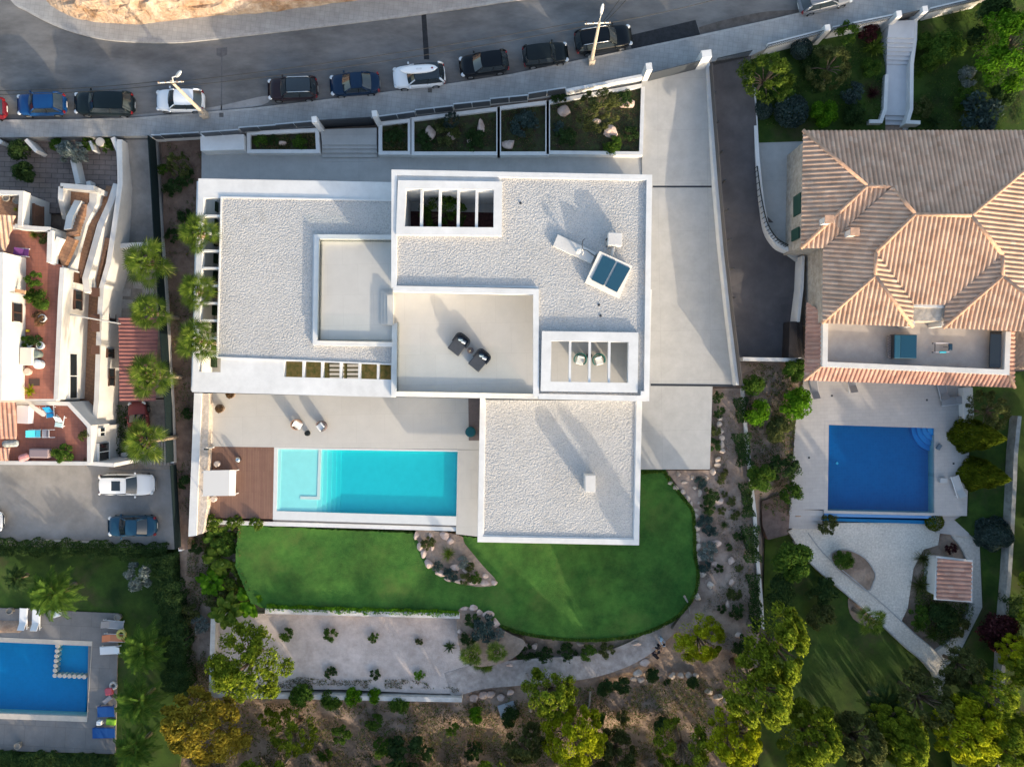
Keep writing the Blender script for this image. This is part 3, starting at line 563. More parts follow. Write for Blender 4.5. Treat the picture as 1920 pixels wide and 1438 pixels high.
# planters: white rimmed beds
def planter(px, label, zt=.75, soil=None):
    t = thing('planter', label, 'planter', P(*px[0], 0), group='white walled planters')
    mb = MB(); mb.wall(PL(px, zt), .3, zt, -.1, closed=True); mb.part('wall', Wt, t)
    mb = MB(); mb.pp(px, zt - .3, -.05); mb.part('soil', mat('planter_soil', (.045, .03, .022), .95, col2=(.05, .075, .025), scale=2.2, bump=1, bscale=9, bdist=.1), t)
planter([(466, 250), (594, 244), (596, 284), (466, 284)], 'narrow white planter with one small rock left of the steps')
planter([(713, 232), (768, 226), (768, 287), (713, 287)], 'small square white planter right of the steps')
planter([(773, 224), (934, 204), (934, 288), (773, 288)], 'white planter holding two boulders')
planter([(936, 203), (1026, 192), (1026, 288), (936, 288)], 'white planter with grey green shrubs and a boulder at its foot')
planter([(1028, 192), (1206, 160), (1202, 288), (1028, 286)], 'largest white planter, with an olive tree and pink boulders')
t = thing('meter_house', 'white box shelter with a dark slot at the west end of the planters', 'shelter', P(416, 268, 0))
mb = MB(); mb.pp([(375, 253), (457, 252), (458, 281), (376, 283)], 1.15, -.1); mb.part('body', Wt, t, bevel=.02)
mb = MB(); mb.pwall([(407, 283), (457, 282)], .06, .55, .1); mb.part('slot', M['dark_metal'], t)
# east boundary wall of the drive
mb = MB(); bw = [(1327, 118), (1333, 200), (1343, 330), (1354, 460), (1368, 590), (1384, 722)]; mb.pwall(bw, .34, 1.0, -1.4); t = mb.single('boundary_wall', Wt, 'long white wall between the concrete drive and the dark ramp', 'wall')
rf = thing('ramp_fence', 'dark rail fence on posts along the top of the drive wall', 'fence', P(1340, 120, .8))
mb = MB(); off = [(x + 8.5, y) for x, y in bw]; mb.pwall(off, .05, 1.9, 1.0); mb.part('panel', mat('fence_brown', (.10, .09, .085), .7), rf)
for i in range(12):
    a = Vector(off[0]).lerp(Vector(off[-1]), i / 11); k = min(4, int(i / 11 * 5)); mb = MB(); q = P(off[min(5, round(i / 11 * 5))][0] + 4 if 0 else a.x + (4 if 2 < i < 8 else 1), a.y, 1.9); mb.box((q.x, q.y, 1.45), (.12, .12, 1.0)); mb.part('post', M['dark_metal'], rf)

# ---------------------------------------------------------------- lamp poles and wires
PC = mat('pole_concrete', (.42, .36, .29), .85, var=.15, scale=3); PS = mat('lamp_grey', (.62, .62, .60), .4, metal=.3)
def lamp_pole(b, top, zt, label, arm):
    q0, q1 = P(*b, ZS + .13), P(*top, zt); t = thing('lamp_pole', label, 'lamp pole', q0, group='street lamp poles')
    mb = MB(); mb.tube([q0, q1], .17, 8, .10); mb.part('pole', PC, t, smooth=False)
    mb = MB(); mb.box(q0 + Vector((0, 0, .45)), (.5, .5, .9), .2); mb.part('base', PC, t)
    a = P(*arm, zt + .5); d = (a - q1); mb = MB(); mb.tube([q1 - Vector((0, 0, .4)), q1 + d * .5 + Vector((0, 0, .25)), a], .045, 6); mb.part('bracket', PS, t)
    e = d.normalized(); mb = MB(); mb.lathe((0, 0, 0), [(.02, -.12), (.2, -.06), (.24, .02), (.16, .1), (.02, .13)], 14)
    mb.v = [a + e * (v.x * 1.9 + .3) + Vector((-e.y, e.x, 0)) * v.y * .9 + Vector((0, 0, v.z)) for v in mb.v]; mb.part('lamp_head', PS, t, smooth=True)
    cd = Vector((1, .05, 0)); mb = MB(); mb.tube([q1 - cd * 1.05 - Vector((0, 0, .15)), q1 + cd * .85 - Vector((0, 0, .15))], .05, 5); mb.part('crossarm', PS, t)
    for k in (-.95, -.45, .4, .75):
        mb = MB(); mb.lathe(q1 + cd * k - Vector((0, 0, .12)), [(.05, 0), (.06, .08), (.03, .2)], 8); mb.part('insulator', mat('insulator', (.12, .08, .06), .3), t)
    return q1
A = lamp_pole((386, 218), (321, 153), 8.6, 'concrete lamp pole standing over the small white car', (331, 143))
B = lamp_pole((1108, 118), (1124, 42), 8.8, 'concrete lamp pole leaning over the black estate car', (1127, 26))
WM = mat('wire', (.012, .013, .015), .6)
def wire(a, b, sag, label):
    pts = [a.lerp(b, i / 16) - Vector((0, 0, sag * 4 * (i / 16) * (1 - i / 16))) for i in range(17)]; mb = MB(); mb.tube(pts, .022, 5); mb.single('overhead_wire', WM, label, 'wire', group='overhead wires')
z = Vector((0, 0, 1))
wire(P(-60, 171, 8.4), A + Vector((-.9, 0, 0)), .5, 'upper overhead wire left of the first lamp pole')
wire(P(-60, 178, 8.3), A + Vector((.4, -.1, -.1)), .6, 'lower overhead wire left of the first lamp pole')
wire(A + Vector((.8, 0, 0)), B + Vector((-.95, .1, 0)), .6, 'upper overhead wire between the two lamp poles')
wire(A + Vector((.4, -.3, -.2)), B + Vector((-.4, -.1, -.2)), .9, 'lower overhead wire between the two lamp poles')
wire(B + Vector((.3, .1, 0)), P(1178, -25, 9), .3, 'overhead wire running up from the second lamp pole')
wire(B + Vector((.5, .1, 0)), P(1195, -25, 9), .3, 'second overhead wire running up from the second lamp pole')
wire(B + Vector((.8, 0, -.1)), P(1430, -25, 8.8), .4, 'overhead wire running right from the second lamp pole')

# ================================================================ cars
TY = mat('tyre_rubber', (.015, .015, .016), .85); RIM = mat('rim_alloy', (.35, .36, .37), .35, metal=.8); GL = mat('car_glass', (.02, .028, .034), .06, spec=.8)
LH = mat('headlight_lens', (.55, .58, .6), .15, spec=.7); LT = mat('taillight_lens', (.22, .012, .014), .2, spec=.6); PLT = mat('number_plate', (.7, .7, .68), .5); CHR = mat('roof_rail_silver', (.62, .63, .64), .3, metal=.9)
SEAT = mat('cabin_tan', (.35, .27, .2), .8)
def paint(n, c, r=.28):
    m = mat('paint_' + n, c, r, spec=.2); b = m.node_tree.nodes['Principled BSDF']; b.inputs['Coat Weight'].default_value = .14; b.inputs['Coat Roughness'].default_value = .06; return m
def car(px, z, ang, L, W, Hh, col, label, style='hatch', roof=None, rails=False, roofbox=None, cat='car', sunroof=False):
    """front towards +x; ang in image degrees, anticlockwise"""
    q = P(*px, z + .9); t = thing('parked_car', label, cat, (q.x, q.y, z), R(ang), group='parked cars')
    hb = Hh * .62; st = {'hatch': (-.47, -.36, .04, .20, .50), 'sedan': (-.33, -.18, .05, .22, .56), 'suv': (-.475, -.40, .07, .205, .52), 'mini': (-.47, -.41, .10, .20, .52)}[style]
    xr, xr2, xf2, xf = [s * L for s in st[:4]]
    def zt(u):       # deck height along the car, u from rear -.5 to front .5
        if u > st[3]: k = (u - st[3]) / (.5 - st[3]); return hb * (1 - .10 * k - .42 * max(0, k - .72) / .28 * .7)
        if style == 'sedan' and u < st[0]: k = (st[0] - u) / (.5 + st[0]); return hb * (1.02 - .05 * k - .3 * max(0, k - .8))
        return hb * (1.0 - (.18 * max(0, (-.46 - u) / .04)))
    us = [-.5, -.492, -.475, -.44, -.38, -.3, -.2, -.1, 0, .1, .2, .27, .34, .40, .445, .475, .493, .5]
    mb = MB(); rings = []
    for u in us:
        k = abs(u) * 2; pf = 3.4 if u > 0 else 4.6; wd = W / 2 * (1 - k ** (pf * 2.2) * .42) * (1 - .05 * max(0, k - .6)); zz = zt(u); lo = .22 + .14 * max(0, k - .8) / .2
        ring = [(0, lo), (wd * .86, lo), (wd * .97, lo + .1), (wd, lo + .28), (wd * .985, zz * .78), (wd * .94, zz * .95), (wd * .84, zz), (wd * .4, zz * 1.02), (0, zz * 1.025)]
        full = [(u * L, y, zz_) for y, zz_ in ring] + [(u * L, -y, zz_) for y, zz_ in reversed(ring[1:-1])]; rings.append(full)
    n = len(rings[0]); mb.v = [Vector(p) for r_ in rings for p in r_]
    mb.f = [[i * n + k, i * n + (k + 1) % n, (i + 1) * n + (k + 1) % n, (i + 1) * n + k] for i in range(len(us) - 1) for k in range(n)] + [list(range(n)), list(range((len(us) - 1) * n, len(us) * n))]; mb.m = [0] * len(mb.f)
    body = mb.part('body', col, t, smooth=True)
    # cabin
    wb, wr = W * .455, W * .36; zb, zr = hb * 1.0, Hh
    def pt(x, y, zz): return Vector((x, y, zz))
    def win(name, a, b, c, d, m=GL, th=.02):
        mb = MB(); cen = (a + b + c + d) / 4; nn = (b - a).cross(c - a).normalized(); nn = nn if nn.dot(cen - Vector((0, 0, .6))) > 0 else -nn
        G = 5; g = []
        for i in range(G):
            for j in range(G): u, v_ = i / (G - 1), j / (G - 1); p = a.lerp(b, u).lerp(d.lerp(c, u), v_); g.append(p + nn * (.10 if name in ('windshield', 'rear_window') else .03) * (1 - (2 * u - 1) ** 2))
        mb.add(g, [[i * G + j, i * G + j + 1, (i + 1) * G + j + 1, (i + 1) * G + j] for i in range(G - 1) for j in range(G - 1)]); return mb.part(name, m, t, smooth=True, fix=False)
    win('windshield', pt(xf, wb * .86, zb), pt(xf, -wb * .86, zb), pt(xf2, -wr * .9, zr - .03), pt(xf2, wr * .9, zr - .03))
    win('rear_window', pt(xr, wb * .82, zb), pt(xr, -wb * .82, zb), pt(xr2, -wr * .88, zr - .04), pt(xr2, wr * .88, zr - .04))
    for s in (1, -1): win('side_window', pt(xr + .1, wb * s * .97, zb), pt(xf - .06, wb * s * .97, zb), pt(xf2 + .02, wr * s, zr - .05), pt(xr2 - .02, wr * s, zr - .05))
    mb = MB(); G = 7; g = []          # roof with a little crown
    for i in range(G):
        for j in range(G): u, v_ = i / (G - 1) * 2 - 1, j / (G - 1) * 2 - 1; g.append(pt((xf2 + xr2) / 2 + u * (xf2 - xr2) / 2 * (1.03 - .07 * v_ * v_), v_ * wr * (1.03 - .05 * u * u), zr + .045 * (1 - u * u) - .05 * v_ * v_))
    mb.add(g, [[i * G + j, i * G + j + 1, (i + 1) * G + j + 1, (i + 1) * G + j] for i in range(G - 1) for j in range(G - 1)])
    mb.part('roof', roof or col, t, smooth=True, fix=False)
    for s in (1, -1):
        for (x0, x1, nm) in ((xf, xf2, 'front_pillar'), (xr, xr2, 'rear_pillar'), ((xf + xr) / 2 - .1, (xf2 + xr2) / 2 - .1, 'door_pillar')):
            k = .93 if nm != 'door_pillar' else 1.0; mb = MB(); mb.tube([pt(x0, wb * s * k, zb - .06), pt((x0 + x1) / 2, (wb * k + wr * .99) / 2 * s * 1.025, (zb + zr) / 2 + .02), pt(x1, wr * s * .99, zr - .03)], .05 if nm == 'front_pillar' else .085 if nm == 'rear_pillar' else .035, 6); mb.part(nm, col if nm != 'door_pillar' else M['black'], t, smooth=True)
        mb = MB(); mb.lathe((0, 0, 0), [(.02, -.07), (.09, -.05), (.1, .02), (.05, .07)], 10); mb.v = [pt(xf - .12 + v.x * .8, s * (W / 2 + .09) + v.y * 1.1, zb + .05 + v.z) for v in mb.v]; mb.part('side_mirror', col, t, smooth=True)
        mb = MB(); mb.lathe((0, 0, 0), [(.02, -.06), (.14, -.05), (.16, .0), (.10, .05), (.02, .06)], 10); mb.v = [pt(L * .452 + v.x * 1.15 - abs(v.y) * .2, s * (W * .375) + v.y * 1.2, zt(.452) * .97 + v.z * .7) for v in mb.v]; mb.part('headlight', LH, t, smooth=True)
        mb = MB(); mb.box((-L * .478, s * W * .40, hb * .82), (.14, .22, .30), -s * .35); mb.part('taillight', LT, t, bevel=.03)
        if rails: mb = MB(); mb.tube([pt(xr2 + .05, s * wr * .93, zr - .02), pt(xr2 + .2, s * wr * .95, zr + .07), pt(xf2 - .2, s * wr * .95, zr + .07), pt(xf2, s * wr * .93, zr - .01)], .028, 6); mb.part('roof_rail', CHR, t, smooth=True)
        for x in (L * .305, -L * .30):
            mb = MB(); mb.lathe((0, 0, 0), [(.20, -.11), (.315, -.11), (.335, -.06), (.335, .06), (.315, .11), (.20, .11)], 18); mb.v = [pt(x + v.x, s * (W / 2 - .105) + v.z, .335 + v.y) for v in mb.v]; wh = mb.part('wheel', TY, t, smooth=False)
            mb = MB(); mb.lathe((0, 0, 0), [(.02, .07), (.20, .1), (.215, .115), (.06, .118)], 14); mb.v = [pt(x + v.x, s * (W / 2 - .105 + v.z), .335 + v.y) for v in mb.v]; mb.part('rim', RIM, wh)
    for s in (1, -1):
        mb = MB(); mb.box((s * L * .497, 0, .45), (.03, .5, .12)); mb.part('number_plate', PLT, t)
    if sunroof: mb = MB(); mb.box(((xf2 + xr2) / 2 + .28, 0, zr + .035), (.75, wr * 1.25, .02)); mb.part('sunroof', GL, t, bevel=.02)
    mb = MB(); mb.box((xf - .5, 0, zb * .92), (.5, wb * 1.5, .06)); mb.part('dashboard', M['black'], t)
    mb = MB(); mb.box((xf - .30, .2, zb * 1.0), (.22, .5, .03)); 
    return t, zr
c_ = car
c_((-41, 203), ZS, 182, 4.2, 1.75, 1.5, paint('maroon', (.13, .012, .02)), 'dark red car of which only the tail shows at the left edge')
c_((74, 194), ZS, 181.5, 4.0, 1.78, 1.52, paint('blue', (.006, .048, .16)), 'bright blue hatchback second in the row on the left')
c_((192, 193), ZS, 179, 4.95, 1.9, 1.62, paint('black_teal', (.006, .012, .015)), 'long black estate car behind the bright blue hatchback', 'suv')
c_((335, 187), ZS, 180, 3.95, 1.78, 1.5, paint('white', (.72, .74, .76)), 'small white car parked under the lamp pole')
c_((547, 165), ZS, 182, 4.1, 1.8, 1.52, paint('dark_plum', (.022, .014, .018)), 'dark hatchback with silver roof rails and glass roof, rear tinted red', 'suv', roof=GL, rails=True)
c_((664, 156), ZS, 184, 4.1, 1.76, 1.48, paint('navy', (.008, .024, .055)), 'dark navy saloon parked behind the white car with the surfboard', 'sedan')
t, zr = c_((785, 141), ZS, 185, 4.3, 1.82, 1.55, paint('white', (.72, .74, .76)), 'white family car with glass roof carrying a white surfboard', 'suv', roof=GL)
q = Vector(t.location); sb = thing('surfboard', 'white surfboard with a small dark fin plate strapped on the white car', 'surfboard', (q.x, q.y, q.z + zr + .04), R(184))
mb = MB(); g = []
for i in range(15):
    u = -1 + 2 * i / 14; wd = .36 * (1 - abs(u) ** 3.2) ** .6 + .004
    for v_, h in ((-1, .03), (-.6, .075), (0, .09), (.6, .075), (1, .03), (0, 0)): g.append(Vector((u * 1.55 - .1, .18 * -1 + v_ * wd, h + .03 * u * u)))
mb.add(g, [[i * 6 + k, i * 6 + (k + 1) % 6, (i + 1) * 6 + (k + 1) % 6, (i + 1) * 6 + k] for i in range(14) for k in range(6)]); mb.part('deck', mat('board_white', (.80, .81, .82), .35), sb, smooth=True)
mb = MB(); mb.box((-1.2, -.18, .115), (.16, .12, .02)); mb.part('fin_plate', LT, sb)
mb = MB(); 
for k in range(5): mb.box((-.35 + k * .07 * 1.5, -.18, .099), (.02, .12 + .03 * (k % 2), .006))
mb.part('board_mark', mat('mark_grey', (.25, .26, .27), .6), sb)
c_((907, 118), ZS, 188, 4.05, 1.74, 1.5, paint('black', (.004, .006, .009)), 'black hatchback between the white surfboard car and the small black car')
c_((1023, 100), ZS, 7, 3.75, 1.72, 1.42, paint('black2', (.008, .012, .014)), 'small boxy black car facing right next to the estate car', 'mini')
c_((1132, 72), ZS, 9, 4.75, 1.86, 1.62, paint('black', (.004, .006, .009)), 'black estate car with silver roof rails facing right under the lamp pole', 'suv', rails=True)
c_((1549, -5), ZS, 14, 4.4, 1.8, 1.5, paint('silver', (.2, .21, .23)), 'silver car cut off by the top edge of the picture', 'hatch', rails=True)
c_((236, 909), -2.1, 0, 4.75, 1.84, 1.6, paint('white', (.72, .74, .76)), 'white estate car with sunroof in the parking court', 'suv', sunroof=True)
c_((245, 987), -2.1, 180, 4.2, 1.78, 1.45, paint('slate', (.015, .06, .11)), 'dark blue saloon in the parking court beside the hedge', 'sedan')
c_((-45, 978), -2.1, 0, 4.3, 1.78, 1.5, paint('pale', (.6, .62, .64)), 'pale car at the left edge of the parking court')
c_((258, 795), -1.9, 96, 3.9, 1.6, 1.45, paint('old_red', (.20, .05, .05), .6), 'old faded dark red car under the palms beside the red carport', 'hatch')
# ================================================================ barrel tile roofs
def tilemat(name, cols):
    m = bpy.data.materials.new(name); m.use_nodes = True; n = m.node_tree.nodes; L = m.node_tree.links; b = n['Principled BSDF']; b.inputs['Roughness'].default_value = .9; b.inputs['Specular IOR Level'].default_value = .2
    uv = n.new('ShaderNodeUVMap'); uv.uv_map = 'UVMap'; fl = n.new('ShaderNodeVectorMath'); fl.operation = 'FLOOR'; L.new(uv.outputs[0], fl.inputs[0])
    wn = n.new('ShaderNodeTexWhiteNoise'); wn.noise_dimensions = '2D'; L.new(fl.outputs[0], wn.inputs['Vector'])
    r = n.new('ShaderNodeValToRGB'); L.new(wn.outputs['Value'], r.inputs[0]); e = r.color_ramp.elements
    e[0].color = (*cols[0], 1); e[1].color = (*cols[-1], 1)
    for i, c in enumerate(cols[1:-1]): k = e.new((i + 1) / (len(cols) - 1)); k.color = (*c, 1)
    t = n.new('ShaderNodeTexNoise'); t.inputs['Scale'].default_value = .8; t.inputs['Detail'].default_value = 6; g = n.new('ShaderNodeNewGeometry'); L.new(g.outputs['Position'], t.inputs['Vector'])
    mr = n.new('ShaderNodeMapRange'); L.new(t.outputs['Fac'], mr.inputs[0]); mr.inputs[1].default_value = .3; mr.inputs[2].default_value = .7; mr.inputs[3].default_value = .8; mr.inputs[4].default_value = 1.15
    mx = n.new('ShaderNodeVectorMath'); mx.operation = 'SCALE'; L.new(r.outputs[0], mx.inputs[0]); L.new(mr.outputs[0], mx.inputs['Scale']); L.new(mx.outputs[0], b.inputs['Base Color'])
    fr = n.new('ShaderNodeVectorMath'); fr.operation = 'FRACTION'; L.new(uv.outputs[0], fr.inputs[0]); sp = n.new('ShaderNodeSeparateXYZ'); L.new(fr.outputs[0], sp.inputs[0])
    bp = n.new('ShaderNodeBump'); bp.inputs['Strength'].default_value = .5; bp.inputs['Distance'].default_value = .03; L.new(sp.outputs['Y'], bp.inputs['Height']); L.new(bp.outputs[0], b.inputs['Normal']); return m
def clip(poly_, d, lo, hi):
    for s, lim in ((1, lo), (-1, -hi)):
        out = []
        for i in range(len(poly_)):
            a, b = poly_[i - 1], poly_[i]; fa, fb = s * a.dot(d) - lim, s * b.dot(d) - lim
            if (fa >= 0) != (fb >= 0): out.append(a.lerp(b, fa / (fa - fb)))
            if fb >= 0: out.append(b)
        poly_ = out
        if len(poly_) < 3: return []
    return poly_
def tile_face(pts, name, m, parent, pitch=.36, amp=.13, course=.42):
    nrm = Vector((0, 0, 0))
    for i in range(len(pts)): a, b = pts[i - 1], pts[i]; nrm += Vector(((a.y - b.y) * (a.z + b.z), (a.z - b.z) * (a.x + b.x), (a.x - b.x) * (a.y + b.y)))
    nrm.normalize(); nrm = nrm if nrm.z > 0 else -nrm
    dn = Vector((nrm.x, nrm.y)).normalized(); lat = Vector((-dn.y, dn.x)); c = sum(pts, Vector()) / len(pts)
    pz = lambda p: c.z - (nrm.x * (p.x - c.x) + nrm.y * (p.y - c.y)) / nrm.z
    p2 = [Vector((p.x, p.y)) for p in pts]; l0 = min(p.dot(lat) for p in p2); l1 = max(p.dot(lat) for p in p2); K = 8; v, f, uv = [], [], []
    prof = lambda s: amp * max(0.0, 1 - abs((s - .5) / .33) ** 2.2) ** .5 if abs(s - .5) < .33 else -.01
    n = int((l1 - l0) / pitch) + 1
    for i in range(n):
        for k in range(K):
            a = l0 + (i + k / K) * pitch; b = a + pitch / K; q = clip(p2, lat, a, b)
            if not q: continue
            o = len(v)
            for p in q: s = (p.dot(lat) - l0) / pitch - i; v.append((p.x, p.y, pz(p) + prof(min(1, max(0, s))))); uv.append((i + .5, p.dot(dn) / course + .37 * (i % 2)))
            f.append(list(range(o, o + len(q))))
    org = ORG[parent.name]; me = bpy.data.meshes.new(name); me.from_pydata([tuple(Vector(x) - org) for x in v], [], f)
    ul = me.uv_layers.new(name='UVMap'); vi = np.empty(len(me.loops), 'i'); me.loops.foreach_get('vertex_index', vi); ul.data.foreach_set('uv', np.array(uv)[vi].astype('f').ravel())
    bm = bmesh.new(); bm.from_mesh(me)
    for fc in bm.faces:
        if fc.normal.z < 0: fc.normal_flip()
    bm.to_mesh(me); bm.free()
    return mpart(name, me, m, parent)
TM = tilemat('barrel_tile', [(.46, .295, .205), (.53, .36, .26), (.49, .325, .23), (.55, .385, .28), (.50, .335, .24), (.57, .41, .305)])
TM2 = tilemat('red_barrel_tile', [(.40, .22, .17), (.45, .265, .205), (.42, .235, .18), (.50, .32, .25)])
RID = mat('ridge_tile', (.50, .31, .21), .9, var=.2, scale=3)

# ================================================================ tiled house to the east
E = thing('tiled_house', 'large house with hipped terracotta tile roofs and a roof terrace', 'house', P(1700, 480, -1.2))
ze, zr1, zr2 = 4.5, 5.75, 6.6
def T(*a): return [P(x, y, z) for x, y, z in a]
A1, A2, A3 = (1505, 245, ze), (1625, 349, zr1), (1671, 351, zr1); R1, R2 = (1715, 402, zr2), (1820, 405, zr2); NE = (2010, 245, ze)
W1, W2_ = (1501, 466, ze), (1543, 466, ze); C1, C2 = (1642, 474, zr1), (1640, 517, zr1); D1, D2 = (1540, 606, ze), (1711, 613, ze)
S1, S2 = (1712, 571, 4.55), (1771, 572, 4.55); F1, F2 = (1879, 478, zr1), (1879, 518, zr1); G1, G2 = (1768, 615, ze), (2010, 626, ze)
faces = [[A1, A2, A3, R1, R2, NE], [A1, W1, A2], [A2, W1, W2_, A3], [A3, W2_, D1, C2, C1, R1], [C2, D1, D2], [C1, C2, D2, S1], [R1, C1, S1, S2, F1, R2], [F1, S2, G1, F2], [F2, G1, G2], [R2, F1, F2, G2, NE]]
for f in faces: tile_face(T(*f), 'roof_slope', TM, E)
for a, b in ((A1, A2), (A2, A3), (A3, R1), (R1, R2), (R2, NE), (W1, A2), (R1, C1), (C1, C2), (C2, D1), (C2, D2), (R2, F1), (F1, F2), (F2, G1), (F2, G2)):
    mb = MB(); mb.tube([P(*a) + Vector((0, 0, .05)), P(*b) + Vector((0, 0, .05))], .15, 8); mb.part('ridge_tiles', RID, E, smooth=True)
def vprism(pts, zb): # walls under the eaves, inset
    c = sum(pts, Vector()) / len(pts); return [(p.x + (c.x - p.x) * .05, p.y + (c.y - p.y) * .05) for p in pts]
mb = MB(); mb.prism([(q.x, q.y) for q in PL([(1517, 258), (1990, 260), (1990, 602), (1552, 602), (1551, 462), (1513, 458)], ze - .1)], ze - .15, -2); mb.part('house_wall', M['stonewall'], E)
for (x, y0, y1) in ((1517, 352, 392), (1513, 418, 440)):
    a = P(x, y0, ze); b = P(x, y1, ze); mb = MB(); mb.box(((a.x + b.x) / 2 - .06, (a.y + b.y) / 2, 2.2), (.12, abs(a.y - b.y), 1.6)); mb.part('green_shutter', mat('shutter_green', (.02, .06, .045), .6), E)
# first floor roof terrace, with its lower tile skirt
zt_ = 2.3
mb = MB(); mb.pp([(1545, 590), (1895, 606), (1893, 700), (1543, 686)], zt_, zt_ - .5); mb.part('roof_terrace_floor', mat('terrace_beige', (.40, .36, .33), .8, var=.08, scale=1.2, stain=.12), E)
mb = MB(); mb.pp([(1550, 592), (1890, 600), (1888, 692), (1550, 684)], zt_ - .1, -2); mb.part('ground_floor_wall', M['stonewall'], E)
mb = MB(); mb.pwall([(1548, 604), (1547, 683), (1888, 698), (1891, 622)], .42, zt_ + .75, zt_ - .3); mb.part('terrace_parapet', M['white_old'], E)
mb = MB(); mb.pwall([(1711, 572), (1771, 574)], .3, ze, zt_); mb.pwall([(1711, 575), (1712, 612)], .3, ze - .2, zt_); mb.pwall([(1771, 575), (1769, 612)], .3, ze - .2, zt_); mb.part('recess_wall', M['white_old'], E)
zs0, zs1 = zt_ + .35, zt_ - .55
sk = [[(1541, 586, zs0), (1540, 686, zs0), (1507, 713, zs1), (1511, 566, zs1)], [(1540, 686, zs0), (1890, 701, zs0), (1902, 727, zs1), (1507, 713, zs1)], [(1890, 701, zs0), (1890, 622, zs0), (1902, 616, zs1), (1902, 727, zs1)]]
for f in sk: tile_face(T(*f), 'roof_skirt', TM2, E)
for a, b in (((1540, 686, zs0), (1507, 713, zs1)), ((1890, 701, zs0), (1902, 727, zs1))):
    mb = MB(); mb.tube([P(*a) + Vector((0, 0, .05)), P(*b) + Vector((0, 0, .05))], .13, 8); mb.part('ridge_tiles', RID, E, smooth=True)
mb = MB(); mb.pwall([(1868, 621), (1866, 689)], .9, zt_ + .62, zt_ + .5); mb.part('roof_light', M['dark_glass'], E)
for x, y in ((1552, 413), (1600, 436)):
    q = P(x, y, 5.9); mb = MB(); mb.box((q.x, q.y, 5.4), (.5, .45, 1.3)); ch = mb.part('chimney', M['white_old'], E)
    mb = MB(); mb.box((q.x + .05, q.y + .02, 6.08), (.68, .62, .08)); mb.part('chimney_cap', TM2 if 0 else RID, ch)
mb = MB(); mb.pwall([(1506, 480), (1504, 540), (1496, 610), (1500, 672)], .25, .5, -1.6); mb.pwall([(1393, 673), (1506, 675)], .3, .2, -1.6); mb.single('retaining_wall', M['white_old'], 'low white wall along the foot of the dark ramp', 'wall')
mb = MB(); mb.pp([(1481, 603), (1505, 603), (1504, 671), (1479, 671)], .5, -1.3); mb.single('bin_store', mat('bin_dark', (.03, .025, .024), .5, var=.3), 'dark metal bin cupboard against the wall at the foot of the ramp', 'cupboard', bevel=.03)
mb = MB(); mb.pwall(curve([(1413, 165), (1417, 230), (1421, 300), (1430, 380), (1441, 430), (1460, 458), (1480, 468)], 5), .32, .35, -1.6); mb.single('curved_wall', Wt, 'curved white wall between the ramp and the side terrace', 'wall')
rl = thing('railing', 'black railing following the curved white wall', 'railing', P(1430, 400, .3)); pts = curve([(1420, 312), (1427, 365), (1438, 415), (1455, 445), (1478, 460)], 5)
for zz in (.55, 1.15):
    mb = MB(); mb.tube([P(x, y, zz) for x, y in pts], .05, 5); mb.part('rail', M['black'], rl)
for x, y in pts[::1]:
    q = P(x, y, 1.15); mb = MB(); mb.tube([q, Vector((q.x, q.y, .3))], .035, 4); mb.part('baluster', M['black'], rl)
# steps from the street and garden walls
ST = [(1668, 42, 1716, 42, .85), (1664, 68, 1714, 70, .85)] + [(1664 - i, 70 + i * 8, 1713 - i, 72 + i * 8, .68 - .17 * i) for i in range(6)]
t = thing('garden_steps', 'white garden steps running down between two lawns to the tiled house', 'steps', P(1685, 130, -.2)); sm = mat('step_white', (.52, .53, .55), .8, var=.04, scale=2)
mb = MB(); mb.pp([(1668, 40), (1717, 38), (1714, 72), (1664, 71)], .85, -1); mb.part('landing', sm, t)
for i in range(6): mb = MB(); mb.pp([(1664 - i * .3, 70 + i * 8), (1714 - i, 71 + i * 8), (1713 - i, 81 + i * 8), (1664 - i * .3, 80 + i * 8)], .68 - .16 * i, -1.4); mb.part('step', sm, t)
mb = MB(); mb.pp([(1663, 117), (1707, 118), (1702, 217), (1659, 216)], -.25, -1.4); mb.part('path_slab', sm, t)
for i in range(4): mb = MB(); w_ = 6 * max(0, i - 1); mb.pp([(1657 - w_ * 2.5, 215 + i * 9), (1700 + w_, 216 + i * 9), (1700 + w_, 226 + i * 9), (1657 - w_ * 2.5, 225 + i * 9)], -.4 - .16 * i, -1.8); mb.part('step', sm, t)
for px, lb in (([(1663, 140), (1660, 205), (1652, 228), (1630, 228)], 0), ([(1717, 40), (1716, 75), (1710, 120), (1709, 205), (1702, 229), (1726, 230)], 0)):
    mb = MB(); mb.pwall(px, .3, .35 if lb == 0 and px[0][0] > 1700 else .1, -1.5); mb.part('cheek_wall', Wt, t)
nf = mat('grille_fence', (.06, .065, .07), .5, metal=.4)
for i, (px, d) in enumerate((([(1440, 85), (1548, 57)], 'left bay by the pine'), ([(1562, 53), (1675, 30)], 'bay left of the white steps'), ([(1745, 18), (1845, -6)], 'bay right of the white steps'))):
    t = thing('grille_fence', 'white street wall with dark metal grille, ' + d, 'fence', P(*px[0], 1))
    mb = MB(); mb.pwall(px, .3, 1.3, -.6); mb.part('wall', Wt, t)
    a, b = Vector(px[0]), Vector(px[1])
    for k in range(30): q = P(*a.lerp(b, (k + .5) / 30), 2.0); mb = MB(); mb.box((q.x, q.y, 1.62), (.05, .02, .75)); mb.part('bar', nf, t)
    mb = MB(); mb.pwall(px, .05, 2.02, 1.97); mb.part('top_rail', nf, t)
mb = MB(); mb.pwall([(1345, 109), (1404, 97)], .06, 2.0, .8)
t = thing('ramp_gate', 'dark grille gate across the top of the asphalt ramp', 'gate', P(1375, 103, .8)); mb = MB()
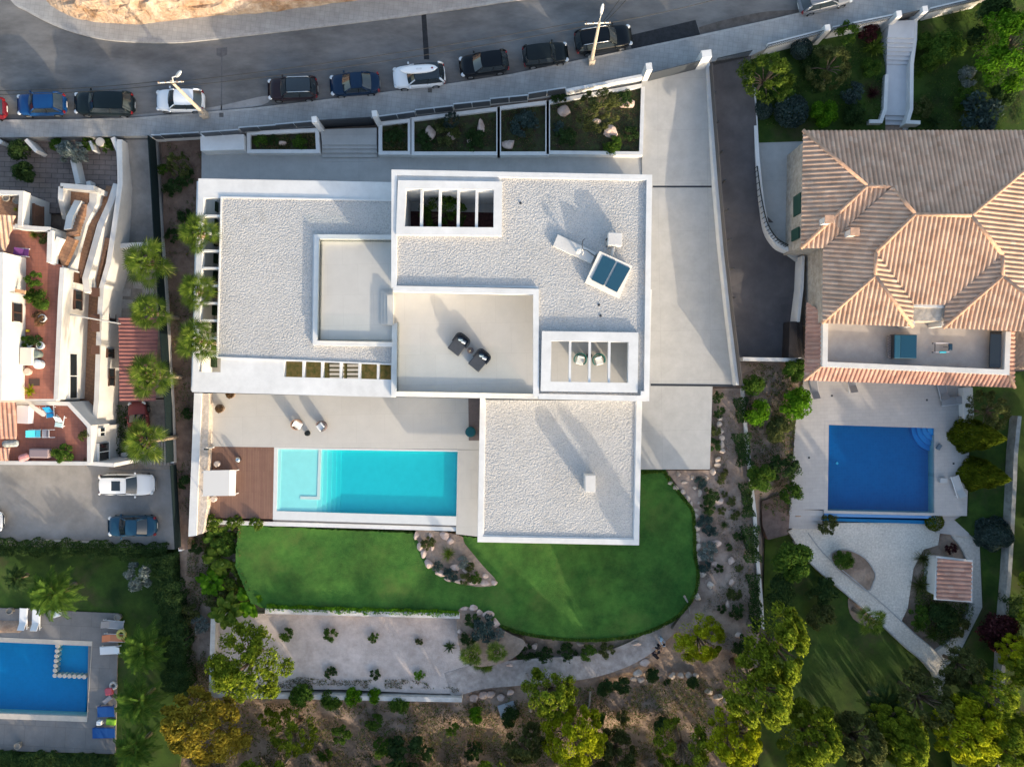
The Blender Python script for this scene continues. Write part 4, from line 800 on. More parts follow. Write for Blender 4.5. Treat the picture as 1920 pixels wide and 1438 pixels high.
for k in range(26): q = P(*Vector((1346, 110)).lerp(Vector((1410, 95)), k / 25), 2.1); m2 = MB(); m2.box((q.x, q.y, 1.45), (.05, .03, 1.3)); m2.part('bar', nf, t)
for zz in (.9, 2.1): m2 = MB(); m2.pwall([(1345, 110), (1411, 95)], .06, zz, zz - .07); m2.part('rail', nf, t)
for (x, y), d in (((1552, 52), 'white post of the street wall above the round grey bush'), ((1686, 26), 'white gate post left of the white steps'), ((1735, 17), 'white gate post right of the white steps')):
    pillar((x, y), -.6, 2.3, .45, .5, 'gate_post', d)
mb = MB(); mb.pwall([(1692, 27), (1728, 19)], .05, 1.9, .9); mb.single('small_gate', nf, 'small dark gate at the top of the white steps', 'gate')
# blue pool of the tiled house
t = thing('swimming_pool', 'deep blue mosaic pool with round corner steps beside the tiled house', 'pool', P(1650, 880, -1.2))
mb = MB(); mb.slab([(1547, 789), (1765, 796), (1757, 967), (1545, 962)], [(1554, 796.5, 1755, 962)], -1.19, -3.3); mb.part('coping', M['tile2'], t)
mb = MB(); mb.pp([(1550, 792), (1760, 798), (1755, 972), (1546, 966)], -2.2, -3.3); mb.part('basin_floor', M['poolblue'], t)
for i in range(4):
    r = 46 - i * 10; mb = MB(); pts = [(1755, 801)] + [(1755 - r * math.cos(a), 801 + r * math.sin(a)) for a in [k * math.pi / 24 for k in range(13)]]; mb.pp(pts, -1.95 + .2 * i, -2.3); mb.part('corner_step', mat('step_blue', (.03, .22, .5), .5), t)
mb = MB(); mb.slab([(1553, 796), (1756, 800), (1752, 968), (1550, 962)], [], -1.28, -2.21); mb.part('water', watermat('blue_water', (.9, .97, 1), (.1, .80, .92), .9, gloss=.03), t)
mb = MB(); mb.pwall([(1546, 965), (1755, 969)], .3, -1.3, -3); mb.part('overflow_lip', mat('lip_blue', (.10, .25, .5), .4), t)
mb = MB(); mb.pp([(1543, 971), (1755, 976), (1755, 983), (1540, 976)], -1.7, -3); mb.part('overflow_channel', M['poolblue'], t)
t = thing('terrace_steps', 'white steps leading down from the pool terrace to the gravel walk', 'steps', P(1510, 965, -2))
for i in range(4): mb = MB(); mb.pp([(1481 - i, 954 + i * 8), (1546 - 2 * i, 957 + i * 8), (1544 - 2 * i, 968 + i * 8), (1480 - i, 966 + i * 8)], -1.38 - .16 * i, -3); mb.part('step', M['tile2'], t)
mb = MB(); mb.pp([(1752, 962), (1824, 962), (1816, 1006), (1756, 999)], -1.8, -3); mb.single('lower_landing', M['tile2'], 'small tiled landing below the right corner of the blue pool', 'landing')
mb = MB(); mb.pwall([(1815, 727), (1818, 795)], .8, -.4, -2); mb.single('terrace_wall', Wt, 'thick white wall at the right edge of the pool terrace', 'wall')
# tiled hut
t = thing('garden_hut', 'little hut with a pink barrel tile roof in the gravel garden', 'hut', P(1788, 1087, -2.2))
tile_face(T((1757, 1046, .25), (1822, 1053, .55), (1820, 1126, .55), (1755, 1122, .25)), 'roof', TM2, t, pitch=.36)
mb = MB(); mb.pp([(1757, 1043), (1824, 1050), (1823, 1129), (1752, 1124)], .22, .08); mb.part('roof_slab', Wt, t); mb = MB(); mb.pp([(1762, 1050), (1818, 1056), (1816, 1122), (1758, 1118)], .1, -2.5); mb.part('wall', M['white_old'], t)
# wall along the right edge
ew = [(1912, 780), (1905, 850), (1903, 900), (1898, 1000), (1893, 1080), (1885, 1180), (1878, 1330), (1872, 1460)]
t = thing('boundary_wall', 'pale weathered wall along the right edge of the picture', 'wall', P(1900, 1000, -1)); mb = MB(); mb.pwall(ew, .34, -.7, -3.4); mb.part('wall', mat('mossy_wall', (.25, .25, .235), .95, col2=(.45, .44, .42), scale=1.6, bump=.3), t)
mb = MB(); mb.pwall([(1392, 728), (1398, 800), (1406, 880), (1415, 960), (1420, 1040), (1427, 1120), (1430, 1180)], .3, -.55, -2.2); mb.single('boundary_wall', M['white_old'], 'white garden wall half hidden by creepers east of the round lawn', 'wall')

# ================================================================ white terraced house to the west
Q = thing('terraced_house', 'white stucco house with terracotta terraces and outside stairs', 'house', P(100, 600, -2.1)); Wo = M['white_old']; zT = 3.3
mb = MB(); mb.pp([(-90, 425), (40, 425), (100, 430), (119, 500), (114, 560), (106, 752), (-90, 752)], zT, -2.4); mb.pp([(-90, 357), (41, 360), (38, 426), (-90, 426)], 3.6, -.4)
mb.pp([(-90, 755), (130, 755), (168, 800), (168, 869), (-90, 868)], 2.2, -2.4); mb.part('house_wall', Wo, Q)
mb = MB(); mb.pp([(-90, 430), (94, 432), (117, 502), (112, 560), (104, 748), (-90, 748)], zT + .02, zT - .2); mb.part('upper_terrace', M['terracotta'], Q)
mb = MB(); mb.pp([(-90, 760), (128, 759), (163, 802), (163, 864), (-90, 863)], 2.22, 2.0); mb.part('lower_terrace', M['terracotta'], Q)
mb = MB(); mb.pp([(-90, 362), (36, 364), (34, 422), (-90, 422)], 3.62, 3.4); mb.part('front_terrace', M['stairtile'], Q)
def qw(px, th, zt, zb=-2.4, name='parapet'): mb = MB(); mb.pwall(px, th, zt, zb); return mb.part(name, Wo, Q)
qw([(-60, 359), (40, 362), (37, 424)], .35, 4.3, 3.4); qw([(28, 424), (60, 428), (94, 430)], .35, 4.2, 0); qw([(94, 432), (92, 492)], .4, 4.2, 0)
qw([(117, 502), (113, 560), (105, 749)], .38, 3.75, 0); qw([(-60, 754), (128, 757), (167, 799), (167, 868)], .32, 2.85, 0); qw([(-60, 867), (168, 869), (214, 872)], .3, 2.6, -2.4)
mb = MB(); mb.pp([(-90, 471), (6, 473), (3, 751), (-90, 751)], 6.1, zT); mb.part('roof_block', Wo, Q)
tile_face(T((-60, 400, 6.3), (30, 405, 6.3), (13, 471, 5.7), (-60, 469, 5.7)), 'tile_canopy', TM, Q); tile_face(T((-60, 752, 4.4), (32, 755, 4.4), (32, 823, 4.0), (-60, 822, 4.0)), 'tile_canopy', TM2, Q); tile_face(T((-60, 838, 3.2), (20, 840, 3.2), (18, 864, 3.0), (-60, 862, 3.0)), 'tile_canopy', TM2, Q)
# stairs
def ramp3(pts, wd, name, m, drop=.5):
    mb = MB(); p = [P(*q) for q in pts]; tot = []; 
    for a, b in zip(p, p[1:]):
        n = max(1, round((Vector((b.x - a.x, b.y - a.y))).length / .32))
        for i in range(n): tot.append((a.lerp(b, i / n), a.lerp(b, (i + 1) / n)))
    for a, b in tot:
        d = (b - a); d.z = 0; l = d.length; mid = (a + b) / 2; zz = max(a.z, b.z); mb.box((mid.x, mid.y, zz - drop / 2), (l + .01, wd, drop), math.atan2(d.y, d.x))
    return mb.part(name, m, Q)
qw([(175, 356), (174, 380), (154, 420), (137, 480), (121, 506)], .6, [1.4, 1.4, 1.6, 2.1, 3.0], 0, 'stair_wall')
qw([(218, 345), (207, 380), (188, 422), (172, 480), (160, 522), (163, 548)], .52, [.7, .9, 1.3, 1.75, 1.9, 1.9], -1, 'stair_wall'); qw([(224, 262), (225, 345), (217, 405), (211, 445), (203, 495), (190, 540), (186, 610), (181, 750), (176, 800)], .42, 1.2, -2.4, 'outer_wall')
qw([(113, 348), (176, 353)], .4, 2.4, -.2, 'stair_wall'); qw([(114, 350), (113, 375), (121, 412)], .4, [2.4, 2.4, 1.0], -.3, 'stair_wall'); qw([(146, 376), (131, 405), (126, 430)], .55, [1.8, 2.6, 3.2], -.2, 'stair_wall'); qw([(110, 445), (101, 470), (98, 496)], .35, [4.0, 3.8, 3.5], 2, 'stair_wall')
ramp3([(207, 350, .0), (195, 380, .45), (174, 420, 1.05), (156, 480, 1.6), (145, 520, 1.65)], .62, 'stair_flight', M['stairtile']); ramp3([(199, 446, .7), (191, 475, .8), (181, 515, .8), (175, 548, .8)], .62, 'stair_flight', M['stairtile'])
ramp3([(152, 384, 1.5), (140, 418, 2.4), (135, 442, 3.2)], .9, 'stair_flight', M['stairtile']); ramp3([(134, 446, 3.3), (112, 496, 3.32)], .75, 'stair_flight', M['stairtile'])
mb = MB(); mb.pp([(118, 352), (170, 356), (165, 384), (118, 384)], 1.3, -.2); mb.part('stair_landing', M['stairtile'], Q)
mb = MB(); mb.pp([(118, 500), (186, 500), (184, 760), (106, 760)], .0, -2.3); mb.part('walkway', M['stairtile'], Q)
# openings on the east faces: (world x of the face) -> height from the picture
def face_open(x0, x1, y0, y1, xw, name, m, frame=None):
    zz = lambda px: H - H * xw / ((px - 960) * S)
    za, zb = zz(x0), zz(x1); k = S * (H - (za + zb) / 2) / H; ya, yb = (719 - y0) * k, (719 - y1) * k
    mb = MB(); mb.box((xw + .03, (ya + yb) / 2, (za + zb) / 2), (.09, abs(ya - yb), abs(za - zb))); o = mb.part(name, m, Q)
    if frame: mb = MB(); mb.box((xw + .07, (ya + yb) / 2, (za + zb) / 2), (.07, .07, abs(za - zb))); mb.box((xw + .0, (ya + yb) / 2, max(za, zb)), (.2, abs(ya - yb) + .1, .08)); mb.box((xw + .0, (ya + yb) / 2, min(za, zb)), (.24, abs(ya - yb) + .1, .08)); mb.part('window_frame', frame, o)
BR = mat('brown_frame', (.09, .045, .03), .6); 
xa = P(115, 560, 3.75).x + .2; face_open(139, 152, 546, 580, xa, 'window', M['dark_glass'], BR); face_open(129, 143, 664, 746, P(107, 700, 3.75).x + .2, 'terrace_window', M['dark_glass'], Wt); face_open(137, 153, 512, 531, xa, 'door', BR)
face_open(63, 80, 386, 425, P(41, 400, 4.3).x + .2, 'arched_door', BR, BR); xo = P(184, 600, 1.2).x + .26
face_open(203, 213, 692, 723, P(181, 700, 1.2).x + .27, 'window', M['dark_glass'], BR); face_open(207, 223, 548, 560, xo, 'window', M['dark_glass'], Wt); face_open(207, 222, 535, 546, xo, 'window', M['dark_glass'], Wt); face_open(203, 216, 548 + 2, 564, xo, 'window_shutter', BR)
face_open(203, 215, 590, 606, xo, 'window', M['dark_glass'], BR); face_open(200, 212, 655, 670, xo, 'window', M['dark_glass'], BR); xr_ = P(5, 600, 6.1).x; face_open(23, 39, 570, 603, xr_, 'window', M['dark_glass'], BR); xs_ = P(172, 840, 2.6).x + .2; face_open(184, 203, 831, 862, xs_, 'window', M['dark_glass'], Wt); face_open(186, 195, 803, 817, xs_, 'window', M['dark_glass'], Wt)
qw([(172, 800), (170, 868)], .4, 2.2, -2.4, 'house_wall')
for y in (548, 597, 614, 656): mb = MB(); q = P(179, y, 1.5); mb.box((q.x, q.y, 1.5), (.62, .72, .1), 0, 0, Matrix.Rotation(.3, 3, 'Y')); mb.part('window_canopy', BR, Q)
mb = MB(); mb.tube([P(131, 590, 3.0), P(226, 607, .6)], .06, 6); mb.part('rain_pipe', mat('pipe_grey', (.35, .36, .37), .5), Q)
mb = MB(); mb.tube([P(2, 545, 6.0), P(50, 555, 3.8)], .04, 6); mb.part('rain_pipe', MATS['pipe_grey'], Q)
mb = MB(); mb.box(P(30, 545, 4.6), (1.5, .28, .12), -.2); mb.part('wooden_awning', mat('pale_wood', (.5, .3, .17), .8), Q)
# carport, fences, walls on that side
t = thing('carport', 'faded red corrugated carport roof with faint mottling', 'carport', P(258, 675, -.5))
mb = MB(); n = 90; g = []
for i in range(n + 1):
    u = i / n; a = Vector((222, 595)).lerp(Vector((224, 753)), u); b = Vector((297, 596)).lerp(Vector((292, 752)), u); zz = .55 + .032 * math.sin(u * math.pi * 2 * 22)
    g += [P(*a, zz), P(*b, zz - .15), P(*b, zz - .17), P(*a, zz - .02)]
mb.add(g, [[4 * i + k, 4 * i + (k + 1) % 4, 4 * i + 4 + (k + 1) % 4, 4 * i + 4 + k] for i in range(n) for k in range(4)]); mb.part('corrugated_roof', mat('faded_red', (.27, .11, .095), .75, var=.12, scale=1.2, stain=.1), t)  # faded red with faint random mottling
for x, y in ((226, 600), (290, 600), (226, 748), (288, 748)): q = P(x, y, .4); mb = MB(); mb.box((q.x, q.y, -.8), (.12, .12, 2.4)); mb.part('post', BR, t)
qw2 = lambda px, th, zt, zb, lb, m=Wo: MB().pwall(px, th, zt, zb).single('garden_wall', m, lb, 'wall')
qw2([(206, 462), (284, 458)], .4, .2, -2.2, 'white wall closing the foot of the side drive'); qw2([(-40, 258), (-12, 258), (3, 268)], .3, 1.2, -.3, 'white street wall at the left edge of the picture'); qw2([(48, 262), (68, 284)], .3, 1.3, -.3, 'short slanting white wall beside the ivy'); qw2([(168, 265), (175, 282)], .2, .9, -.2, 'little white wall beside the silver bush'); qw2([(211, 258), (222, 285), (225, 340)], .35, 1.1, -.4, 'white wall between the brick patio and the side drive')
qw2([(136, 300), (146, 345)], .4, .9, -.2, 'white wall end between patio and stairs'); qw2([(165, 340), (168, 355)], .35, .7, -.2, 'rounded white stump at the head of the stairs')
t = thing('screen_fence', 'tall black mesh screen along the soil bed', 'fence', P(290, 360, 0)); mb = MB(); mb.pwall([(277, 254), (283, 350), (289, 460), (296, 560), (304, 690), (309, 765), (312, 868)], .06, 1.6, .25); mb.part('mesh_screen', M['screen'], t)
mb = MB(); mb.pwall([(284, 254), (291, 350), (302, 470), (309, 560), (315, 690), (320, 765), (323, 868)], .3, .25, -2.2); mb.part('wall', mat('grey_wall', (.42, .41, .40), .9, var=.1), t)
t = thing('screen_fence', 'black mesh screen on a white wall beside the parking court', 'fence', P(322, 940, -.5)); mb = MB(); mb.pwall([(319, 873), (328, 1030)], .06, .9, -.4); mb.part('mesh_screen', M['screen'], t); mb = MB(); mb.pwall([(327, 873), (338, 1033)], .3, -.35, -3); mb.part('wall', Wt, t)
mb = MB(); mb.pwall([(55, 1013), (130, 1015), (205, 1018)], .12, -1.9, -2.3); mb.single('kerb_line', M['kerb'], 'white kerb along the hedge of the parking court', 'kerb')
# west side wall of the villa terrace
t = thing('side_wall', 'thick white and pebble wall along the west side of the pool terrace', 'wall', P(375, 870, 0)); mb = MB(); mb.pp([(364, 737), (378, 737), (368, 1004), (353, 1006)], 1.0, -.5); mb.part('white_wall', Wt, t); mb = MB(); mb.pp([(378.3, 738), (392, 738), (388, 950), (380, 1000), (368.5, 1003)], .85, -.5); mb.part('pebble_face', M['pebblewall'], t)
WW = mat('weathered_white', (.42, .39, .36), .9, col2=(.60, .565, .53), scale=1.1, bump=.25, bscale=10, stain=.2)
# walls of the gravel court
qw2([(497, 1145.5), (862, 1155)], .42, -.25, -2, 'long white wall holding up the lawn above the gravel court', WW); qw2([(400, 1150), (398, 1225), (396, 1300)], .42, -.9, -2.6, 'white wall on the left of the gravel court', WW); qw2([(393, 1303), (560, 1306), (700, 1309), (866, 1312)], .38, -1.1, -3.5, 'long low white wall at the foot of the gravel court', WW)
# neighbouring pool, south west
t = thing('swimming_pool', 'bright azure pool with round stepping stones across one corner', 'pool', P(80, 1275, -3.1)); zp = -3.08
mb = MB(); mb.slab([(-60, 1137), (222, 1150), (216, 1413), (-60, 1405)], [(-59.9, 1200, 163, 1346)], zp, -4.6); mb.part('grey_terrace', M['grey_terrace'], t)
mb = MB(); mb.slab([(-60, 1192), (173, 1202), (163, 1353), (-60, 1345)], [(-59.9, 1201, 163, 1343)], zp + .03, -4.5); mb.part('coping', mat('cream_coping', (.52, .46, .39), .8, var=.06, scale=3), t)
mb = MB(); mb.pp([(-60, 1195), (170, 1200), (160, 1350), (-60, 1345)], -4.0, -4.5); mb.pp([(112, 1200), (168, 1202), (165, 1262), (110, 1260)], -3.6, -4.2); mb.part('basin_floor', M['poolblue2'], t)
mb = MB(); mb.slab([(-59, 1199), (165, 1204), (158, 1346), (-59, 1342)], [], zp - .06, -4.01); mb.part('water', watermat('azure_water', (.92, .98, 1), (.1, .82, .94), .7, gloss=.03), t)
for i in range(6): q = P(107.5 - i * .9, 1211 + i * 9.1, zp); mb = MB(); mb.lathe((q.x, q.y, -4), [(.17, 0), (.19, .85), (.19, .93), (.16, .95)], 14); mb.part('round_stone', MATS['cream_coping'], t)
for i in range(7): q = P(102.5 + i * 9.2, 1266 + i * .4, zp); mb = MB(); mb.lathe((q.x, q.y, -4), [(.17, 0), (.19, .85), (.19, .93), (.16, .95)], 14); mb.part('round_stone', MATS['cream_coping'], t)
# ================================================================ plants: leaf clouds grown once per kind, shared by every plant of the kind
LC = dict(pine=((.10, .15, .018), (.27, .34, .03), (.42, .46, .05)), lime=((0.232, 0.268, 0.012), (0.464, 0.500, 0.024), (0.586, 0.586, 0.049)), ochre=((.22, .165, .022), (.46, .37, .05), (.58, .48, .08)), green=((.042, .098, .018), (.11, .19, .03), (.17, .26, .045)),
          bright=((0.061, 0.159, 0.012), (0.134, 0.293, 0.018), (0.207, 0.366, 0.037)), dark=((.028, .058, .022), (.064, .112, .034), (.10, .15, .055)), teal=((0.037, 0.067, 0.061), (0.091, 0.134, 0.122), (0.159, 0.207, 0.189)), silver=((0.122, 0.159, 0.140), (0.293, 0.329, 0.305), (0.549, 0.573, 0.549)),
          maroon=((0.034, 0.012, 0.015), (0.091, 0.030, 0.034), (0.146, 0.061, 0.061)), olive=((0.061, 0.079, 0.027), (0.146, 0.165, 0.055), (0.232, 0.244, 0.098)), palm=((.055, .105, .016), (.17, .24, .035), (.34, .38, .09)), dry=((0.146, 0.085, 0.043), (0.268, 0.171, 0.098), (0.366, 0.244, 0.146)), moss=((.06, .085, .008), (.125, .165, .014), (.18, .21, .02)))
LM = {k: leafmat('leaf_' + k, *v, trans=.48) for k, v in LC.items()}
BK = mat('bark', (.11, .075, .05), .95, col2=(.24, .18, .13), scale=5, bump=.8, bscale=14); PB = mat('palm_bark', (.14, .10, .07), .95, col2=(.30, .24, .18), scale=6, bump=1, bscale=12, bdist=.04)
def leaves(pos, nrm, size, rg, asp=.5, name='leaf'):
    n = len(pos); nrm = nrm / (np.linalg.norm(nrm, axis=1, keepdims=True) + 1e-9); r = rg.normal(size=(n, 3)); t = np.cross(nrm, r); t /= np.linalg.norm(t, axis=1, keepdims=True) + 1e-9; b = np.cross(nrm, t)
    s = (size * rg.uniform(.6, 1.4, n))[:, None]; V = np.stack([pos + t * s, pos + b * s * asp, pos - t * s, pos - b * s * asp], 1).reshape(-1, 3); return qmesh(name, V)
def qmesh(name, V):
    n = len(V) // 4; me = bpy.data.meshes.new(name); me.vertices.add(n * 4); me.vertices.foreach_set('co', V.astype('f').ravel()); me.loops.add(n * 4); me.loops.foreach_set('vertex_index', np.arange(n * 4, dtype='i'))
    me.polygons.add(n); me.polygons.foreach_set('loop_start', np.arange(0, n * 4, 4, dtype='i')); me.update(calc_edges=True); return me
def blobs(rg, n, rmin, rmax, zlo, zhi, spread=.78):
    out = []
    for i in range(n):
        a = rg.uniform(0, 6.283); rr = math.sqrt(rg.uniform(0, 1)) * spread; z = zlo + (zhi - zlo) * (1 - (rr / spread) ** 2 * .75) * rg.uniform(.7, 1.0); r = rg.uniform(rmin, rmax); out.append((rr * math.cos(a), rr * math.sin(a), z, r))
    return out
def cloud(bl, per, size, rg, name, flat=.7, asp=.5, up=.5, inner=.55):
    P_, N_ = [], []
    for b_ in bl:
        x, y, z, r = b_[:4]; per = b_[4] if len(b_) > 4 else per
        d = rg.normal(size=(per, 3)); d /= np.linalg.norm(d, axis=1, keepdims=True); rad = rg.uniform(inner, 1, (per, 1)) ** .6
        P_.append(np.array([[x, y, z]]) + d * rad * r * np.array([[1, 1, flat]])); N_.append(d + rg.normal(scale=.55, size=(per, 3)) + np.array([[0, 0, up]]))
    return leaves(np.concatenate(P_), np.concatenate(N_), size, rg, asp, name)
def grow(kind, seed):
    rg = np.random.default_rng(seed)
    if kind == 'puff': bl = blobs(rg, 58, .10, .22, .42, .95, .84); return cloud([(b[0], b[1], b[2], b[3], 190) for b in bl] + [(rr_ * math.cos(a_), rr_ * math.sin(a_), .45, .30, 90) for rr_, a_ in [(0, 0)] + [(.48, k_ * 1.047) for k_ in range(6)]], 190, .034, rg, 'crown', .34, .42, .35, .35), bl
    if kind == 'loose': bl = blobs(rg, 46, .09, .20, .35, .95, .84); return cloud(bl, 95, .045, rg, 'crown', .5, .32, .4, .3), bl
    if kind == 'round': bl = blobs(rg, 26, .20, .36, .36, .74, .64) + [(0, 0, .4, .55)]; return cloud(bl, 130, .064, rg, 'foliage', .8), bl
    if kind == 'bushy': bl = blobs(rg, 22, .14, .32, .30, .80, .76); return cloud(bl, 75, .085, rg, 'foliage', .8, .4, .5, .3), bl
    if kind == 'ball': d = rg.normal(size=(2600, 3)); d /= np.linalg.norm(d, axis=1, keepdims=True); return leaves(d * np.array([[1, 1, .5]]) * rg.uniform(.86, 1.02, (2600, 1)) + np.array([[0, 0, .5]]), d + rg.normal(scale=.4, size=d.shape), .07, rg, .5, 'foliage'), []
    if kind == 'cone':
        n = 5200; t = 1 - np.sqrt(rg.uniform(0, 1, n)) ; a = rg.uniform(0, 6.283, n); rr = np.minimum(1, (1 - t) ** .8 * 1.05) * rg.uniform(.80, 1.03, n) * (1 + .10 * np.sin(a * 5 + t * 9)); pos = np.stack([rr * np.cos(a), rr * np.sin(a), .02 + t * .98], 1)
        return leaves(pos, np.stack([np.cos(a), np.sin(a), np.full(n, .5)], 1) + rg.normal(scale=.5, size=(n, 3)), .06, rg, .45, 'foliage'), []
    if kind in ('rosette', 'tuft'):
        nb = 46 if kind == 'rosette' else 150; Vs = []
        for i in range(nb):
            a = rg.uniform(0, 6.283); el = rg.uniform(.05, 1.25); L_ = rg.uniform(.7, 1.05); w_ = (.055 if kind == 'rosette' else .018); prev = None
            for k in range(4):
                s0, s1 = k / 4, (k + 1) / 4; f = lambda s: np.array([math.cos(a) * math.cos(el) * L_ * s, math.sin(a) * math.cos(el) * L_ * s, math.sin(el) * L_ * s - .35 * s * s * (1.2 - el * .6) + .08]); sd = np.array([-math.sin(a), math.cos(a), 0]) * w_
                wa, wb = (1 - s0 ** 2) if kind == 'rosette' else 1 - s0, (1 - s1 ** 2) if kind == 'rosette' else 1 - s1; p0, p1 = f(s0), f(s1); Vs += [p0 - sd * wa, p0 + sd * wa, p1 + sd * wb, p1 - sd * wb]
        return qmesh('foliage', np.array(Vs)), []
    if kind == 'fan':
        Vs = []
        for i in range(22):
            a = i * 2.39996 + rg.uniform(-.25, .25); el = 1.4 - 1.45 * (i / 21) ** .75 + rg.uniform(-.1, .1); pl = (.16 + .46 * (i / 21) ** .55) * rg.uniform(.9, 1.15); d = np.array([math.cos(a) * math.cos(el), math.sin(a) * math.cos(el), math.sin(el)]); e = d * pl; sd = np.array([-math.sin(a), math.cos(a), 0]); up = np.cross(d, sd)
            Vs += [sd * .012, -sd * .012, e - sd * .01, e + sd * .01]
            for k in range(17):
                b = (k / 16 - .5) * 3.5; L_ = .50 * (1 - .25 * abs(k / 16 - .5) * 2) * rg.uniform(.9, 1.08); ld = d * math.cos(b) + sd * math.sin(b); q = np.cross(ld, up); tip = e + ld * L_ + np.array([0, 0, -.10 * rg.uniform(.4, 1.3)]); mid = e + ld * L_ * .55 + up * .015
                Vs += [e, mid + q * .023, tip, mid - q * .023]
        return qmesh('fronds', np.array(Vs)), []
    if kind == 'feather':
        Vs = []
        for i in range(26):
            a = i * 2.39996; el = 1.2 - 1.1 * (i / 25); L_ = rg.uniform(.85, 1.05); prev = None
            f = lambda s: np.array([math.cos(a) * math.cos(el) * L_ * s, math.sin(a) * math.cos(el) * L_ * s, math.sin(el) * L_ * s - .65 * s * s * math.cos(el) + .1]); sd = np.array([-math.sin(a), math.cos(a), 0])
            for k in range(6): p0, p1 = f(k / 6), f((k + 1) / 6); Vs += [p0 - sd * .010, p0 + sd * .010, p1 + sd * .008, p1 - sd * .008]
            for k in range(20):
                s = .15 + .85 * k / 20; p = f(s); t = f(min(1, s + .05)) - f(s - .05); t /= np.linalg.norm(t)
                for sg in (1, -1): l = .24 * math.sin(min(1, s * 1.25) * 2.6 + .25) + .04; q = p + (sd * sg * .8 + t * .7 + np.array([0, 0, -.35])) * l; m_ = (p + q) / 2; Vs += [p, m_ + t * .021, q, m_ - t * .021]
        return qmesh('fronds', np.array(Vs)), []
    if kind == 'banana':
        Vs = []
        for i in range(15):
            a = i * 2.39996 + rg.uniform(-.3, .3); el = rg.uniform(.25, 1.1); L_ = rg.uniform(.75, 1.05); f = lambda s: np.array([math.cos(a) * math.cos(el) * L_ * s, math.sin(a) * math.cos(el) * L_ * s, .25 + math.sin(el) * L_ * s - .7 * s ** 3 * .7]); sd = np.array([-math.sin(a), math.cos(a), 0])
            for k in range(9):
                s0, s1 = k / 9, (k + 1) / 9; w = lambda s: .012 if s < .2 else .15 * math.sin((s - .2) / .8 * 3.05 + .09) ** .7
                p0, p1 = f(s0), f(s1); dz = np.array([0, 0, .03]); Vs += [p0, p0 + sd * w(s0) + dz, p1 + sd * w(s1) + dz, p1, p0, p1, p1 - sd * w(s1) + dz, p0 - sd * w(s0) + dz]
        return qmesh('leaves', np.array(Vs)), []
LIB = {}
def lib(kind, k):
    key = (kind, k)
    if key not in LIB: LIB[key] = grow(kind, 11 + 7 * k + len(kind))
    return LIB[key]
_polys = [(np.array([(p.x, p.y) for p in q]), z) for q, z in PADS]
def zat(px, py):
    best = tz(px, py); x, y, _ = P(px, py, best)
    for q, z in _polys:
        ins = False
        for i in range(len(q)):
            ax, ay = q[i - 1]; cx, cy = q[i]
            if (ay > y) != (cy > y) and x < (cx - ax) * (y - ay) / (cy - ay) + ax: ins = not ins
        if ins: best = max(best, z) if best > z - 3 else z
    return best
NV = dict(puff=4, loose=3, round=3, bushy=4, ball=1, cone=1, rosette=2, tuft=2, fan=3, feather=2, banana=2); CNT = [0]
TREES = {'puff', 'loose', 'fan', 'feather'}
NAMES = dict(puff='pine_tree', loose='tree', round='bush', bushy='shrub', ball='clipped_bush', cone='conifer', rosette='rosette_plant', tuft='grass_tuft', fan='palm_tree', feather='palm_tree', banana='banana_plant')
CATS = dict(puff='tree', loose='tree', round='bush', bushy='shrub', ball='bush', cone='conifer', rosette='plant', tuft='plant', fan='palm', feather='palm', banana='plant')
def plant(kind, col, px, py, r, h, label, z0=None, group=None, trunk=True):
    """px, py: where the crown shows; r: crown radius in photo pixels; h: height in metres"""
    CNT[0] += 1; k = CNT[0] % NV[kind]; rr = random.Random(CNT[0]); me, bl = lib(kind, k); z0 = zat(px, py) if z0 is None else z0; Rm = r * S
    q = P(px, py, z0 + h * (.8 if kind in TREES else .5)); rz = rr.uniform(0, 6.28); name = NAMES[kind]
    if kind in ('fan', 'feather') or kind in TREES and trunk:
        t = thing(name, label, CATS[kind], (q.x, q.y, z0 - .05), rz, group)
        if kind in ('fan', 'feather'):
            hb = h - .12 * Rm; c = mpart('fronds', me, LM[col], t); c.scale = (Rm, Rm, Rm); c.location = (0, 0, hb)
            if h > .8:
                mb = MB(); mb.tube([(0, 0, 0), (.04, .02, hb * .5), (0, 0, hb)], [.2, .15, .16], 9); mb.part('trunk', PB, t)
                m2, _ = lib('rosette', 0); sk = mpart('dead_fronds', m2.copy(), LM['dry'], t); sk.scale = (Rm * .38, Rm * .38, -Rm * .8); sk.location = (0, 0, hb - .05)
        else:
            c = mpart('crown', me, LM[col], t); c.scale = (Rm * rr.uniform(.86, 1.14), Rm * rr.uniform(.86, 1.14), h)
            mb = MB(); mb.tube([(0, 0, 0), (.06 * Rm, .03 * Rm, h * .3), (0, 0, h * .52)], [.05 * h * .5 + .03, .04 * h * .5 + .02, .03 * h * .5], 8)
            for x, y, z, r_ in bl[::3]: mb.tube([(0, 0, h * .38), (x * Rm * .5, y * Rm * .5, h * (.25 + z * .5)), (x * Rm, y * Rm, z * h)], [.035 * h * .4, .03 * h * .3, .012], 5)
            mb.part('trunk', BK, t, smooth=True)
        c.material_slots[0].link = 'OBJECT'; c.material_slots[0].material = LM[col]; return t
    o = bpy.data.objects.new(name, me); COL.objects.link(o); o.location = (q.x, q.y, z0 - .03); o.rotation_euler = (0, 0, rz); zz = h if kind not in ('rosette', 'tuft', 'banana') else Rm * max(.6, min(1.5, h / Rm)); o.scale = (Rm, Rm, zz)
    if not me.materials: me.materials.append(LM[col])
    o.material_slots[0].link = 'OBJECT'; o.material_slots[0].material = LM[col]; return setp(o, label, CATS[kind], group)
